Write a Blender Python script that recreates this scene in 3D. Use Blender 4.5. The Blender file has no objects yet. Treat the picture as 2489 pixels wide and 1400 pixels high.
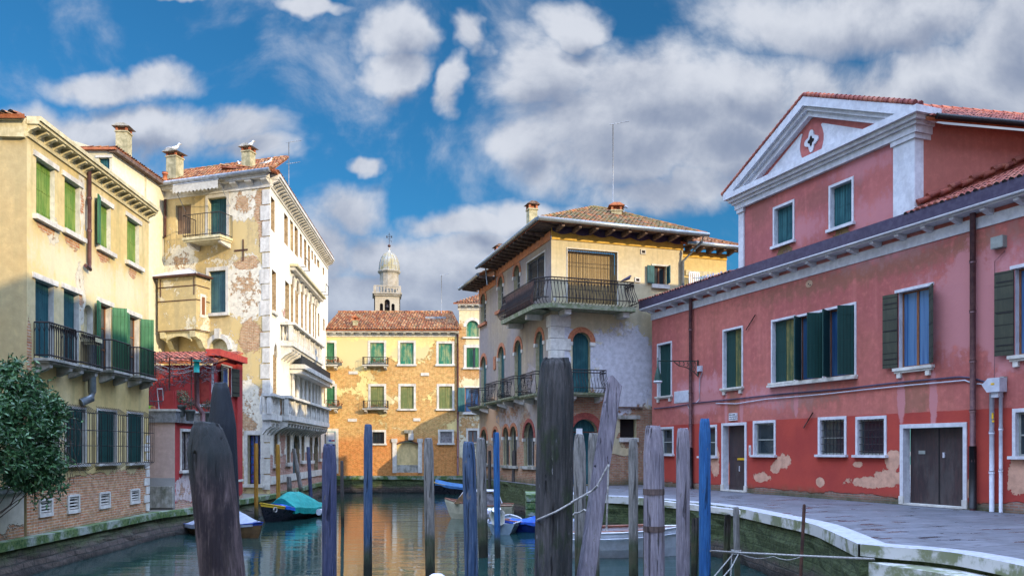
import bpy, math, random
from mathutils import Vector, Matrix, noise as mn
R = random.Random(11)
sc = bpy.context.scene
# ---------------------------------------------------------------- camera, sky, sun, exposure
F, CX, CY, H = 1975.0, 1244.5, 1093.0, 3.1
cam = bpy.data.cameras.new('camera'); co = bpy.data.objects.new('camera', cam); sc.collection.objects.link(co)
co.location = (0, 0, H); co.rotation_euler = (math.pi/2, 0, 0)
cam.sensor_width = 36; cam.lens = F/2489*36; cam.shift_y = (CY-700)/2489; cam.clip_end = 4000; cam.clip_start = .05
sc.camera = co
SAZ, SEL = math.radians(50), math.radians(18.3)     # sun behind the camera to the right
sd = Vector((math.sin(SAZ)*math.cos(SEL), -math.cos(SAZ)*math.cos(SEL), math.sin(SEL)))
sun = bpy.data.lights.new('sun', 'SUN'); so = bpy.data.objects.new('sun', sun); sc.collection.objects.link(so)
sun.energy = 2.85; sun.angle = math.radians(.5); sun.color = (1, .80, .51)
so.rotation_euler = sd.to_track_quat('Z', 'Y').to_euler(); so.location = sd*60
sc.view_settings.view_transform = 'Standard'; sc.view_settings.look = 'None'
sc.view_settings.exposure = 1.0; sc.view_settings.gamma = 1
sc.cycles.max_bounces = 6; sc.cycles.glossy_bounces = 4; sc.cycles.diffuse_bounces = 3
sc.cycles.use_denoising = True; sc.cycles.caustics_reflective = False; sc.cycles.caustics_refractive = False

# ---------------------------------------------------------------- node helper
class G:
    def __init__(s, nt): s.nt = nt
    def lk(s, v, sock):
        if v is None: return
        if isinstance(v, bpy.types.NodeSocket): s.nt.links.new(v, sock)
        else:
            if sock.type == 'RGBA' and isinstance(v, (tuple, list)) and len(v) == 3: v = (*v, 1)
            sock.default_value = v
    def m(s, op, a, b=0., c=0., clamp=False):
        n = s.nt.nodes.new('ShaderNodeMath'); n.operation = op; n.use_clamp = clamp
        s.lk(a, n.inputs[0]); s.lk(b, n.inputs[1]); s.lk(c, n.inputs[2]); return n.outputs[0]
    def vm(s, op, a, b=(0, 0, 0), c=(0, 0, 0)):
        n = s.nt.nodes.new('ShaderNodeVectorMath'); n.operation = op
        s.lk(a, n.inputs[0]); s.lk(b, n.inputs[1])
        if op == 'MULTIPLY_ADD': s.lk(c, n.inputs[2])
        return n.outputs[1] if op in ('LENGTH', 'DISTANCE', 'DOT_PRODUCT') else n.outputs[0]
    def ob(s): return s.nt.nodes.new('ShaderNodeTexCoord').outputs['Object']
    def gen(s): return s.nt.nodes.new('ShaderNodeTexCoord').outputs['Generated']
    def sep(s, v):
        n = s.nt.nodes.new('ShaderNodeSeparateXYZ'); s.lk(v, n.inputs[0]); return n.outputs
    def comb(s, x=0., y=0., z=0.):
        n = s.nt.nodes.new('ShaderNodeCombineXYZ'); s.lk(x, n.inputs[0]); s.lk(y, n.inputs[1]); s.lk(z, n.inputs[2]); return n.outputs[0]
    def sc(s, v, t): return s.vm('MULTIPLY', v, t)
    def noise(s, v, scale=1., detail=4., rough=.55, dist=0.):
        n = s.nt.nodes.new('ShaderNodeTexNoise'); s.lk(v, n.inputs['Vector']); n.inputs['Scale'].default_value = scale
        n.inputs['Detail'].default_value = detail; n.inputs['Roughness'].default_value = rough; n.inputs['Distortion'].default_value = dist
        return n.outputs[0]
    def vor(s, v, scale=1., out=0, feat='F1'):
        n = s.nt.nodes.new('ShaderNodeTexVoronoi'); n.feature = feat; s.lk(v, n.inputs['Vector']); n.inputs['Scale'].default_value = scale; return n.outputs[out]
    def white(s, v):
        n = s.nt.nodes.new('ShaderNodeTexWhiteNoise'); s.lk(v, n.inputs['Vector']); return n.outputs[0]
    def mix(s, f, a, b, blend='MIX'):
        n = s.nt.nodes.new('ShaderNodeMix'); n.data_type = 'RGBA'; n.blend_type = blend
        s.lk(f, n.inputs[0]); s.lk(a, n.inputs[6]); s.lk(b, n.inputs[7]); return n.outputs[2]
    def ss(s, x, lo, hi, a=0., b=1.):
        n = s.nt.nodes.new('ShaderNodeMapRange'); n.interpolation_type = 'SMOOTHSTEP'
        s.lk(x, n.inputs[0]); n.inputs[1].default_value = lo; n.inputs[2].default_value = hi
        n.inputs[3].default_value = a; n.inputs[4].default_value = b; return n.outputs[0]
    def ramp(s, f, stops):
        n = s.nt.nodes.new('ShaderNodeValToRGB'); s.lk(f, n.inputs[0]); e = n.color_ramp.elements
        while len(e) < len(stops): e.new(.5)
        for i, (p, c) in enumerate(stops): e[i].position = p; e[i].color = (*c, 1)
        return n.outputs[0]
    def blobs(s, v, bl):
        r = None
        for (a, b, ra, rb) in bl:
            d = s.vm('MULTIPLY_ADD', v, (1/ra, 1/rb, 0), (-a/ra, -b/rb, 0))
            l = s.m('SUBTRACT', 1., s.vm('LENGTH', d))
            r = l if r is None else s.m('MAXIMUM', r, l)
        return r
    def brick(s, v, c1, c2, mort, w=.25, h=.07, ms=.012):
        n = s.nt.nodes.new('ShaderNodeTexBrick'); s.lk(v, n.inputs['Vector'])
        s.lk(c1, n.inputs['Color1']); s.lk(c2, n.inputs['Color2']); s.lk(mort, n.inputs['Mortar'])
        n.inputs['Scale'].default_value = 1; n.inputs['Mortar Size'].default_value = ms; n.inputs['Brick Width'].default_value = w
        n.inputs['Row Height'].default_value = h; n.inputs['Bias'].default_value = 0.; n.inputs['Mortar Smooth'].default_value = .3
        return n.outputs['Color'], n.outputs['Fac']

MATS = {}
def MAT(name, fn):
    """fn(g) -> dict(col, rough, bump, bd(distance), metal, spec)"""
    m = bpy.data.materials.new(name); m.use_nodes = True; nt = m.node_tree
    p = nt.nodes['Principled BSDF']; g = G(nt); d = fn(g)
    g.lk(d['col'], p.inputs['Base Color']); g.lk(d.get('rough', .85), p.inputs['Roughness'])
    g.lk(d.get('metal', 0.), p.inputs['Metallic']); g.lk(d.get('spec', .35), p.inputs['Specular IOR Level'])
    if 'ior' in d: p.inputs['IOR'].default_value = d['ior']
    if 'bump' in d:
        b = nt.nodes.new('ShaderNodeBump'); b.inputs['Distance'].default_value = d.get('bd', .02); b.inputs['Strength'].default_value = d.get('bs', 1.)
        g.lk(d['bump'], b.inputs['Height']); nt.links.new(b.outputs[0], p.inputs['Normal'])
    MATS[name] = m; return m

# ---------------------------------------------------------------- world: Nishita sky with clouds
w = bpy.data.worlds.new('World'); sc.world = w; w.use_nodes = True
g = G(w.node_tree); bgn = w.node_tree.nodes['Background']
sky = w.node_tree.nodes.new('ShaderNodeTexSky'); sky.sky_type = 'NISHITA'; sky.sun_disc = False
sky.sun_elevation = SEL; sky.sun_rotation = math.pi-SAZ; sky.air_density = 1.0; sky.dust_density = .4; sky.ozone_density = 3.0
WS = .13
D = g.gen(); dx, dy, dz = g.sep(D)
yy = g.m('MAXIMUM', g.m('ABSOLUTE', dy), .12)
P = g.comb(g.m('DIVIDE', dx, yy), g.m('DIVIDE', dz, yy), g.m('MULTIPLY', g.m('LESS_THAN', dy, 0.), 3.))
def bl(x, y, rx, ry): return ((x-CX)/F, (CY-y)/F, rx/F, ry/F)
BL = [bl(x, y, rx*1.08, ry*1.08) for x, y, rx, ry in ((300, 200, 190, 55), (120, 330, 260, 80), (330, 330, 330, 85), (560, 310, 170, 70), (600, 365, 120, 55), (950, 95, 95, 90), (950, 190, 80, 65),
      (1130, 110, 60, 60), (1085, 220, 50, 65), (1310, 190, 160, 120), (1380, 60, 90, 65), (1560, 210, 360, 140), (1480, 300, 330, 170), (1750, 300, 330, 170), (1800, 200, 220, 110), (1300, 340, 120, 80), (1480, 370, 300, 120), (1750, 380, 260, 120),
      (1600, 460, 250, 80), (2150, 40, 450, 110), (2250, 230, 400, 150), (2450, 120, 200, 260), (2000, 230, 150, 120), (820, 540, 150, 95), (760, 640, 160, 140), (900, 640, 200, 100), (1130, 560, 180, 60),
      (1300, 530, 160, 60), (1150, 660, 350, 100), (1000, 740, 700, 90), (870, 405, 55, 30), (790, 0, 90, 25), (420, -15, 100, 25))]
Pn = g.nt.nodes.new('ShaderNodeTexNoise'); g.lk(P, Pn.inputs['Vector']); Pn.inputs['Scale'].default_value = 4.5; Pn.inputs['Detail'].default_value = 5.; Pn.inputs['Roughness'].default_value = .6
Pw = g.vm('ADD', P, g.vm('MULTIPLY', g.vm('SUBTRACT', Pn.outputs['Color'], (.5, .5, .5)), (.17, .13, 0)))
n1 = g.noise(P, 5.5, 9., .6, .3)
n2 = g.noise(g.vm('ADD', P, (-.012, .022, 0)), 5.5, 9., .6, .3)
b1 = g.m('MAXIMUM', g.blobs(Pw, BL), g.m('MULTIPLY', g.m('GREATER_THAN', 0., dy), .25)); 
dens = g.m('ADD', b1, g.m('MULTIPLY', g.m('SUBTRACT', n1, .5), 1.75))
den2 = g.m('ADD', g.blobs(g.vm('ADD', Pw, (-.012, .03, 0)), BL), g.m('MULTIPLY', g.m('SUBTRACT', n2, .5), 1.75))
cm = g.ss(dens, -.07, .58, 0., .97)
lit = g.ss(den2, 1.1, .28)                       # thin towards the top: sun-bright edge
lit = g.m('MULTIPLY', lit, g.ss(n1, .3, .58, .3, 1.))
greyc, whitec = (.30, .36, .50), (.76, .80, .89)
lowhaze = g.ss(g.sep(P)[1], .05, .28)
cc = g.mix(lit, greyc, g.mix(lowhaze, (.42, .5, .66), whitec))
cc = g.vm('SCALE', cc); 
cc.node.inputs['Scale'].default_value = .46/WS
skc = g.mix(1., sky.outputs[0], (.115, .37, .485), 'MULTIPLY')
fin = g.mix(cm, skc, cc)
# unseen bright cloud, added behind the camera and overhead to fill the shaded fronts
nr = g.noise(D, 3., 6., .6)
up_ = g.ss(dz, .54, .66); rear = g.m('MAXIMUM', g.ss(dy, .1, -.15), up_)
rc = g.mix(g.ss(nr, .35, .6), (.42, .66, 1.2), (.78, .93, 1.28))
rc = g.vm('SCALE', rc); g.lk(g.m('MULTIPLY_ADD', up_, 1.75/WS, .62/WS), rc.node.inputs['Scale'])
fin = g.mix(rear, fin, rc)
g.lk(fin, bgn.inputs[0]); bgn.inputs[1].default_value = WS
w.cycles.sampling_method = 'MANUAL'; w.cycles.sample_map_resolution = 512

# ---------------------------------------------------------------- geometry helpers
def at(px, py, Y): return Vector(((px-CX)*Y/F, Y, H-(py-CY)*Y/F))
def gnd(px, py, z=0.): return at(px, py, (H-z)*F/(py-CY))
I4 = Matrix.Identity(4); WM = {}
class Fr:
    def __init__(s, O, d):
        d = Vector(d).normalized(); s.O = Vector(O[:2]); s.d = d; s.n = Vector((-d.y, d.x))
        s.M = Matrix(((d.x, -d.y, 0, O[0]), (d.y, d.x, 0, O[1]), (0, 0, 1, 0), (0, 0, 0, 1)))
    def u(s, px, w=0.):
        k = (px-CX)/F; o = s.O+s.n*w; return (k*o.y-o.x)/(s.d.x-k*s.d.y)
    def z(s, px, py, w=0.):
        Y = (s.O+s.n*w+s.d*s.u(px, w)).y; return H-(py-CY)*Y/F
    def uz(s, px, py, w=0.): return s.u(px, w), s.z(px, py, w)
    def W(s, u, w, z): p = s.O+s.d*u+s.n*w; return Vector((p.x, p.y, z))
class MB:
    def __init__(s): s.v = []; s.f = []; s.m = []; s.sm = []; s.mats = []
    def mi(s, m):
        m = MATS[m] if isinstance(m, str) else m
        if m not in s.mats: s.mats.append(m)
        return s.mats.index(m)
    def face(s, pts, m, smooth=False):
        i = len(s.v); s.v += [tuple(p) for p in pts]; s.f.append(tuple(range(i, i+len(pts)))); s.m.append(s.mi(m)); s.sm.append(smooth)
    def box(s, a, b, c, d, e, f, m):
        i = len(s.v); s.v += [(x, y, z) for x in (a, b) for y in (c, d) for z in (e, f)]
        for q in ((0, 1, 3, 2), (4, 6, 7, 5), (0, 4, 5, 1), (2, 3, 7, 6), (0, 2, 6, 4), (1, 5, 7, 3)):
            s.f.append(tuple(i+k for k in q)); s.m.append(s.mi(m)); s.sm.append(False)
    def poly(s, pts, w0, w1, m, ax=1):
        """2-D polygon extruded; ax=1: pts are (u,z) extruded in w; ax=2: pts (u,w) extruded in z; ax=0: pts (w,z) extruded in u"""
        def P(p, t): return (p[0], t, p[1]) if ax == 1 else ((p[0], p[1], t) if ax == 2 else (t, p[0], p[1]))
        n = len(pts); i = len(s.v); s.v += [P(p, w0) for p in pts]+[P(p, w1) for p in pts]; k = s.mi(m)
        s.f += [tuple(range(i, i+n)), tuple(range(i+2*n-1, i+n-1, -1))]; s.m += [k, k]; s.sm += [False]*2
        for j in range(n):
            q = (j+1) % n; s.f.append((i+q, i+j, i+n+j, i+n+q)); s.m.append(k); s.sm.append(False)
    def tube(s, pts, r, m, n=6, cap=True, smooth=True):
        pts = [Vector(p) for p in pts]; k = s.mi(m); N = len(pts); base = len(s.v); pr = None
        for j, p in enumerate(pts):
            t = (pts[min(j+1, N-1)]-pts[max(j-1, 0)]).normalized()
            ref = Vector((0, 0, 1)) if abs(t.z) < .9 else Vector((1, 0, 0))
            a = t.cross(ref).normalized(); b = t.cross(a); rr = r[j] if isinstance(r, (list, tuple)) else r
            for q in range(n):
                an = 2*math.pi*q/n; s.v.append(tuple(p+(a*math.cos(an)+b*math.sin(an))*rr))
        for j in range(N-1):
            for q in range(n):
                q2 = (q+1) % n; s.f.append((base+j*n+q, base+j*n+q2, base+(j+1)*n+q2, base+(j+1)*n+q)); s.m.append(k); s.sm.append(smooth)
        if cap:
            s.f.append(tuple(base+q for q in range(n))); s.f.append(tuple(base+(N-1)*n+q for q in range(n-1, -1, -1))); s.m += [k, k]; s.sm += [False]*2
    def lathe(s, c, prof, m, n=20, smooth=True):
        c = Vector(c); k = s.mi(m); base = len(s.v)
        for (r, z) in prof:
            for q in range(n): a = 2*math.pi*q/n; s.v.append((c.x+r*math.cos(a), c.y+r*math.sin(a), c.z+z))
        for j in range(len(prof)-1):
            for q in range(n):
                q2 = (q+1) % n; s.f.append((base+j*n+q, base+j*n+q2, base+(j+1)*n+q2, base+(j+1)*n+q)); s.m.append(k); s.sm.append(smooth)
        s.f.append(tuple(base+(len(prof)-1)*n+q for q in range(n))); s.m.append(k); s.sm.append(False)
    def obj(s, name, parent=None, M=I4, label=None):
        me = bpy.data.meshes.new(name); me.from_pydata(s.v, [], s.f)
        for m in s.mats: me.materials.append(m)
        me.polygons.foreach_set('material_index', s.m); me.polygons.foreach_set('use_smooth', s.sm); me.update()
        o = bpy.data.objects.new(name, me); sc.collection.objects.link(o); place(o, parent, M)
        if label: o['label'] = label
        return o
def place(o, parent, M):
    if parent is not None:
        o.parent = parent; o.matrix_parent_inverse = WM[parent.name].inverted()
    o.matrix_basis = M; WM[o.name] = M.copy()
def tag(o, label, cat, group=None, kind=None):
    if label: o['label'] = label
    if cat: o['category'] = cat
    if group: o['group'] = group
    if kind: o['kind'] = kind
    return o
def thing(name, label, cat, loc=(0, 0, 0), group=None):
    o = bpy.data.objects.new(name, None); sc.collection.objects.link(o); o.empty_display_size = .2
    place(o, None, Matrix.Translation(Vector(loc))); return tag(o, label, cat, group)
def structure(mb, name, M=I4): o = mb.obj(name, None, M); o['kind'] = 'structure'; return o
T = lambda x, y, z=0.: Matrix.Translation((x, y, z))

def wall(mb, u0, u1, z0, z1, holes, m, mrev=None, dep=.22, w=0.):
    """rectangle in the (u,z) plane with openings (a,b,c,d,arch) and their reveals"""
    us = sorted({u0, u1, *[x for h in holes for x in h[:2] if u0 < x < u1]}); zs = sorted({z0, z1, *[x for h in holes for x in h[2:4] if z0 < x < z1]})
    for i in range(len(us)-1):
        for j in range(len(zs)-1):
            cu, cz = (us[i]+us[i+1])/2, (zs[j]+zs[j+1])/2
            if any(h[0] < cu < h[1] and h[2] < cz < h[3] for h in holes): continue
            mb.face([(us[i], w, zs[j]), (us[i+1], w, zs[j]), (us[i+1], w, zs[j+1]), (us[i], w, zs[j+1])], m)
    for h in holes:
        a, b, c, d = h[:4]; ar = h[4] if len(h) > 4 else 0; pts = arch(a, b, c, d, ar)
        if ar:
            mid = len(pts)//2
            L = [p for p in pts if p[0] <= (a+b)/2+1e-6 and p[1] > c+1e-6]; Rr = [p for p in pts if p[0] >= (a+b)/2-1e-6 and p[1] > c+1e-6]
            for i in range(len(L)-1): mb.face([(a, w, d), (L[i][0], w, L[i][1]), (L[i+1][0], w, L[i+1][1])], m)
            for i in range(len(Rr)-1): mb.face([(b, w, d), (Rr[i][0], w, Rr[i][1]), (Rr[i+1][0], w, Rr[i+1][1])], m)
        n = len(pts)
        for i in range(n):
            p, q = pts[i], pts[(i+1) % n]
            mb.face([(p[0], w, p[1]), (q[0], w, q[1]), (q[0], w+dep, q[1]), (p[0], w+dep, p[1])], mrev or m)
def arch(a, b, c, d, ar=0, n=8):
    """outline of an opening, anticlockwise from bottom left: bl, br, up the right, over the top, down the left"""
    if not ar: return [(a, c), (b, c), (b, d), (a, d)]
    r = (b-a)/2; cu = (a+b)/2
    if ar == 1:
        r2 = min(r, d-c); P = [(cu+r*math.cos(t), d-r2+r2*math.sin(t)) for t in [math.pi*i/(2*n) for i in range(2*n+1)]]
    elif ar == 2:     # pointed
        h = min(r*1.5, d-c); P = [(b-(b-cu)*(i/n)**1.8, d-h+h*math.sin(math.pi/2*(i/n))**.9) for i in range(n+1)]; P += [(2*cu-x, z) for x, z in P[-2::-1]]
    else:              # segmental
        h = r*.3; P = [(b-(b-a)*i/(2*n), d-h+h*math.sin(math.pi*i/(2*n))) for i in range(2*n+1)]
    return [(a, c), (b, c)]+P
# ---------------------------------------------------------------- materials
def facade(name, paint, paint2, under=(.55, .52, .44), bricks=((.42, .17, .09), (.5, .27, .13), (.5, .45, .36)),
           zb=None, bb=(), ub=(), pb=(), uth=.0, streak=.35, stain=(.25, .24, .17), bth=.0, bstep=.5, nsc=.9, moss=None, split=None, joints=None, base=None, soft=(), mott=1.6, core_=.62):
    """paint coat over grey undercoat over brick; bb / ub / pb: blobs (u,z,ru,rz) of bare brick, of undercoat, of second paint"""
    def fn(g):
        v = g.ob(); x, y, z = g.sep(v); q = g.comb(x, z, 0.)
        n = g.noise(v, nsc, 6., .62); nf = g.noise(v, 4.5, 6., .65); nv = g.noise(g.sc(v, (2.6, 2.6, .22)), 1., 5., .6)
        nl = g.noise(v, .33, 3., .5)
        col = g.mix(g.ss(nl, .35, .65), paint, paint2)
        col = g.mix(g.m('MULTIPLY', g.ss(nf, .38, .75), .22*mott), col, tuple(c*.6 for c in paint))
        col = g.mix(g.m('MULTIPLY', g.ss(nf, .5, .25), .25*mott), col, tuple(min(.95, c*1.35) for c in paint))
        col = g.mix(g.m('MULTIPLY', g.ss(nv, .5, .72), streak), col, stain)
        col = g.mix(g.m('MULTIPLY', g.ss(nv, .48, .3), streak*.5), col, tuple(min(.9, c*1.3+.05) for c in paint))
        col = g.mix(g.m('MULTIPLY', g.ss(g.noise(g.sc(v, (1., 1., .5)), 1.7, 7., .7), .52, .66), streak*.55), col, stain)
        for so_ in soft: col = g.mix(g.m('MULTIPLY', g.ss(g.m('ADD', g.blobs(q, so_[1]), g.m('ADD', g.m('MULTIPLY', g.m('SUBTRACT', nv, .5), 1.6), g.m('MULTIPLY', g.m('SUBTRACT', nf, .5), 1.6))), .05, .75), so_[2]), col, so_[0])
        if split: col = g.mix(g.ss(g.m('ADD', z, g.m('MULTIPLY', nf, .06)), split[0]+.05, split[0]+.02), col, g.mix(g.ss(n, .3, .7), split[1], split[2]))
        if pb: col = g.mix(g.ss(g.m('ADD', g.blobs(q, [(a[0], a[1], a[2], a[3]) for a in pb]), g.m('ADD', g.m('MULTIPLY', g.m('SUBTRACT', nf, .5), 1.1), g.m('MULTIPLY', g.m('SUBTRACT', n, .5), 1.7))), -.12, .2), col, pb[0][4])
        h = g.m('MULTIPLY', nf, .25)
        bump = g.m('MULTIPLY_ADD', nf, .35, 1.)
        um = g.m('MULTIPLY', g.m('SUBTRACT', n, .5), 1.6); nm = g.m('MULTIPLY', g.m('SUBTRACT', g.noise(g.vm('ADD', v, (7., 3., 1.)), 2.1, 7., .68, .4), .5), 1.5)
        edge = g.m('ADD', g.m('MULTIPLY', g.m('SUBTRACT', nf, .5), .55), g.m('MULTIPLY', g.m('SUBTRACT', g.noise(g.vm('ADD', v, (3., 9., 2.)), 6.5, 6., .7, .5), .5), .9))
        u = g.m('ADD', g.m('ADD', um, edge), uth-.7)
        if ub: u = g.m('MAXIMUM', u, g.m('ADD', g.blobs(q, ub), g.m('ADD', g.m('MULTIPLY', um, .6), g.m('ADD', nm, edge))))
        uc = g.mix(g.ss(nf, .35, .7), under, tuple(c*.72 for c in under)); mu = g.ss(u, .0, .03); core = g.ss(g.m('ADD', u, edge), core_, core_+.04)
        col = g.mix(mu, col, uc); bump = g.mix(mu, bump, g.m('MULTIPLY_ADD', nf, .5, .55))
        t = g.m('ADD', g.m('ADD', g.m('MULTIPLY', g.m('SUBTRACT', g.noise(v, nsc*1.15, 5., .6), .5), 1.7), edge), bth-.8)
        if zb is not None: t = g.m('MAXIMUM', t, g.m('ADD', g.m('MULTIPLY', g.m('SUBTRACT', zb, z), bstep), g.m('MULTIPLY', um, .55)))
        if bb: t = g.m('MAXIMUM', t, g.m('ADD', g.blobs(q, bb), g.m('ADD', g.m('MULTIPLY', um, .6), g.m('ADD', nm, edge))))
        bc, bf = g.brick(g.vm('MULTIPLY_ADD', g.comb(nf, n, 0.), (.03, .03, 0), q), bricks[0], bricks[1], bricks[2], .26, .078, .013)
        bc = g.mix(g.ss(g.noise(g.sc(v, (1.5, 1, 5)), 1., 5., .7), .5, .7), bc, tuple((bricks[0][i]+bricks[2][i])*.42 for i in range(3)))
        bc = g.mix(g.m('MULTIPLY', g.ss(nf, .4, .65), .6), bc, tuple(c*.45 for c in bricks[1]))
        if base: bc = g.mix(g.ss(g.m('ADD', z, g.m('MULTIPLY', um, .5)), base[0]+.5, base[0]-.3), bc, g.mix(.75, bc, base[1], 'MULTIPLY'))
        mb = g.m('MAXIMUM', g.ss(t, .0, .03), core)
        col = g.mix(mb, col, bc)
        bump = g.mix(mb, bump, g.m('SUBTRACT', g.m('MULTIPLY', nf, .5), g.m('MULTIPLY', bf, .35)))
        if joints is not None:
            jc, jf = g.brick(q, (1, 1, 1), (.8, .8, .8), (.55, .55, .5), *joints, .02); col = g.mix(.7, col, jc, 'MULTIPLY')
        if moss is not None:
            mm = g.ss(g.m('ADD', z, g.m('MULTIPLY', um, .6)), moss[0]+.35, moss[0]-.1); col = g.mix(g.m('MULTIPLY', mm, .85), col, g.mix(g.ss(nf, .4, .6), (.03, .055, .02), (.10, .11, .07)))
        return dict(col=col, rough=.9, spec=.2, bump=bump, bd=.035)
    return MAT(name, fn)

def simple(name, c, c2=None, rough=.6, metal=0., spec=.4, sc_=6., vs=(1, 1, 1), bd=.004, dirt=None, th=(.4, .62), grime=.5):
    c2 = c2 or tuple(k*.62 for k in c)
    def fn(g):
        v = g.ob(); n = g.noise(g.sc(v, vs), sc_, 6., .65); nl = g.noise(v, .9, 4., .6)
        col = g.mix(g.ss(n, *th), c, c2)
        if dirt: col = g.mix(g.m('MULTIPLY', g.ss(g.noise(g.sc(v, (1, 1, .35)), 2.3, 6., .7), .46, .66), grime), col, dirt)
        col = g.mix(g.ss(nl, .4, .62, 0., .25), col, tuple(k*.55 for k in c))
        return dict(col=col, rough=g.ss(n, .2, .8, max(.05, rough-.1), min(1, rough+.12)), metal=metal, spec=spec, bump=n, bd=bd)
    return MAT(name, fn)

simple('tower stone', (.37, .33, .26), (.28, .24, .17), .85, sc_=2)
simple('white stone', (.66, .64, .58), (.54, .52, .47), .8, dirt=(.28, .27, .23), sc_=5)
simple('grey stone', (.42, .41, .37), (.26, .25, .21), .9, dirt=(.09, .10, .07), sc_=4, bd=.02, grime=.8)
simple('cream stone', (.62, .56, .36), (.48, .42, .25), .85, dirt=(.27, .24, .13))
simple('iron', (.018, .018, .022), (.05, .035, .03), .55, .3)
simple('rusty iron', (.10, .045, .03), (.04, .02, .018), .8, .1)
simple('lead grey', (.32, .34, .36), (.2, .21, .22), .5, .4)
simple('zinc', (.30, .34, .36), (.22, .25, .27), .42, .6)
simple('copper brown', (.10, .045, .05), (.16, .08, .075), .5, .2)
simple('purple sheet', (.060, .045, .085), (.09, .075, .12), .5, .2)
simple('old beam', (.17, .115, .085), (.08, .05, .045), .85, vs=(1, 1, 1))
simple('brown wood', (.26, .10, .04), (.15, .055, .02), .55, vs=(6, 6, .6))
simple('dark door', (.035, .026, .028), (.06, .035, .035), .5, vs=(3, 3, .4), dirt=(.09, .085, .08))
simple('orange trim', (.55, .22, .09), (.44, .15, .06), .8, dirt=(.25, .13, .09))
simple('red trim', (.38, .05, .035), (.28, .035, .03), .7)
simple('brick arch', (.46, .19, .09), (.34, .11, .06), .85, sc_=9)
simple('dark brick arch', (.30, .07, .05), (.2, .05, .04), .85, sc_=9)
simple('white paint', (.66, .67, .70), (.55, .56, .60), .55, dirt=(.36, .35, .36), grime=.35)
simple('pvc', (.55, .58, .64), (.46, .48, .54), .45)
simple('grey box', (.30, .32, .29), (.24, .26, .24), .6)
simple('teal paint', (.0, .33, .28), (.0, .25, .22), .6)
simple('terracotta', (.45, .15, .06), (.3, .09, .04), .8)
simple('chimney plaster', (.46, .42, .26), (.28, .26, .15), .9, dirt=(.12, .12, .06), sc_=4)
simple('flower pot', (.12, .13, .12), (.07, .08, .07), .7)
simple('yellow sticker', (.8, .5, .02), None, .5)
simple('black', (.012, .012, .014), None, .5)
simple('awning cloth', (.50, .48, .42), (.42, .40, .35), .9, bd=.004)
simple('cream void', (.42, .32, .2), (.25, .18, .1), .9)
simple('gull white', (.75, .75, .75), None, .7)
simple('gull grey', (.33, .35, .38), None, .7)
simple('hull greyblue', (.22, .30, .36), (.17, .24, .3), .4)
simple('rope', (.38, .37, .35), (.22, .21, .20), .9, sc_=30)
simple('ochre door', (.72, .56, .27), (.62, .48, .22), .7, dirt=(.35, .27, .13))
simple('hull cream', (.66, .62, .46), (.58, .54, .4), .4, dirt=(.3, .28, .2))
simple('hull white', (.62, .66, .74), (.52, .56, .64), .35, dirt=(.38, .40, .42), grime=.3)
simple('hull black', (.012, .014, .022), (.02, .02, .03), .3)
simple('hull blue', (.01, .05, .32), (.01, .035, .22), .4)
simple('hull brown', (.22, .13, .06), (.14, .08, .04), .4)
simple('gunwale yellow', (.62, .42, .03), (.5, .33, .03), .5)
simple('cover teal', (.0, .26, .23), (.0, .21, .19), .7, sc_=3.5, bd=.07)
simple('cover blue', (.01, .10, .50), (.008, .06, .36), .7, sc_=3.5, bd=.07)
simple('cover pale blue', (.06, .19, .42), (.045, .14, .33), .7, sc_=3.5, bd=.07)
simple('cover grey', (.33, .36, .44), (.27, .3, .37), .75, sc_=3.5, bd=.07)
simple('deck wood', (.25, .10, .06), (.16, .06, .04), .5)
simple('engine', (.68, .68, .60), (.6, .6, .52), .35)
simple('bark', (.12, .085, .06), (.06, .045, .035), .9)
simple('plant green', (.06, .12, .05), (.14, .16, .1), .8, sc_=20)
simple('flower red', (.35, .10, .06), (.16, .10, .05), .8, sc_=20)
simple('vine', (.13, .085, .09), (.08, .05, .05), .9)
simple('lime plastic', (.25, .6, .05), None, .5)
simple('buoy', (.62, .6, .66), (.5, .5, .62), .4)
simple('clear cover', (.10, .09, .10), (.2, .2, .22), .1, spec=.7)

def shut(name, c, c2, planks=.11, horiz=False):
    def fn(g):
        v = g.ob(); x, y, z = g.sep(v); n = g.noise(g.sc(v, (7, 7, .8)), 1., 6., .7); nl = g.noise(v, 1.1, 4., .6)
        t = g.m('FRACT', g.m('DIVIDE', z if horiz else g.m('ADD', x, g.m('MULTIPLY', y, .7)), planks))
        gr = g.m('LESS_THAN', t, .10)
        pid = g.white(g.comb(g.m('FLOOR', g.m('DIVIDE', z if horiz else g.m('ADD', x, g.m('MULTIPLY', y, .7)), planks))))
        col = g.mix(g.ss(g.m('ADD', n, g.m('MULTIPLY', g.m('SUBTRACT', nl, .5), .7)), .42, .66), c, c2)
        col = g.mix(g.m('MULTIPLY', pid, .28), col, tuple(k*.5 for k in c))
        col = g.mix(g.m('MULTIPLY', gr, .75), col, tuple(k*.2 for k in c))
        return dict(col=col, rough=.6, spec=.3, bump=g.m('SUBTRACT', g.m('MULTIPLY', n, .4), gr), bd=.012)
    return MAT(name, fn)
shut('shutter lime', (.10, .21, .03), (.22, .30, .06))
shut('shutter green', (.022, .13, .055), (.06, .20, .10))
shut('shutter teal', (.008, .07, .085), (.03, .13, .14))
shut('shutter worn', (.02, .19, .12), (.30, .35, .17))
shut('shutter olive', (.13, .17, .06), (.27, .26, .10))
shut('shutter brown', (.25, .17, .12), (.12, .075, .06))
shut('shutter blue', (.035, .10, .13), (.06, .15, .16))
shut('shutter dark', (.006, .045, .04), (.009, .055, .048))
shut('shutter khaki', (.045, .05, .035), (.065, .07, .045), .33, True)
shut('shutter bronze', (.045, .08, .035), (.22, .19, .06))
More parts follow.
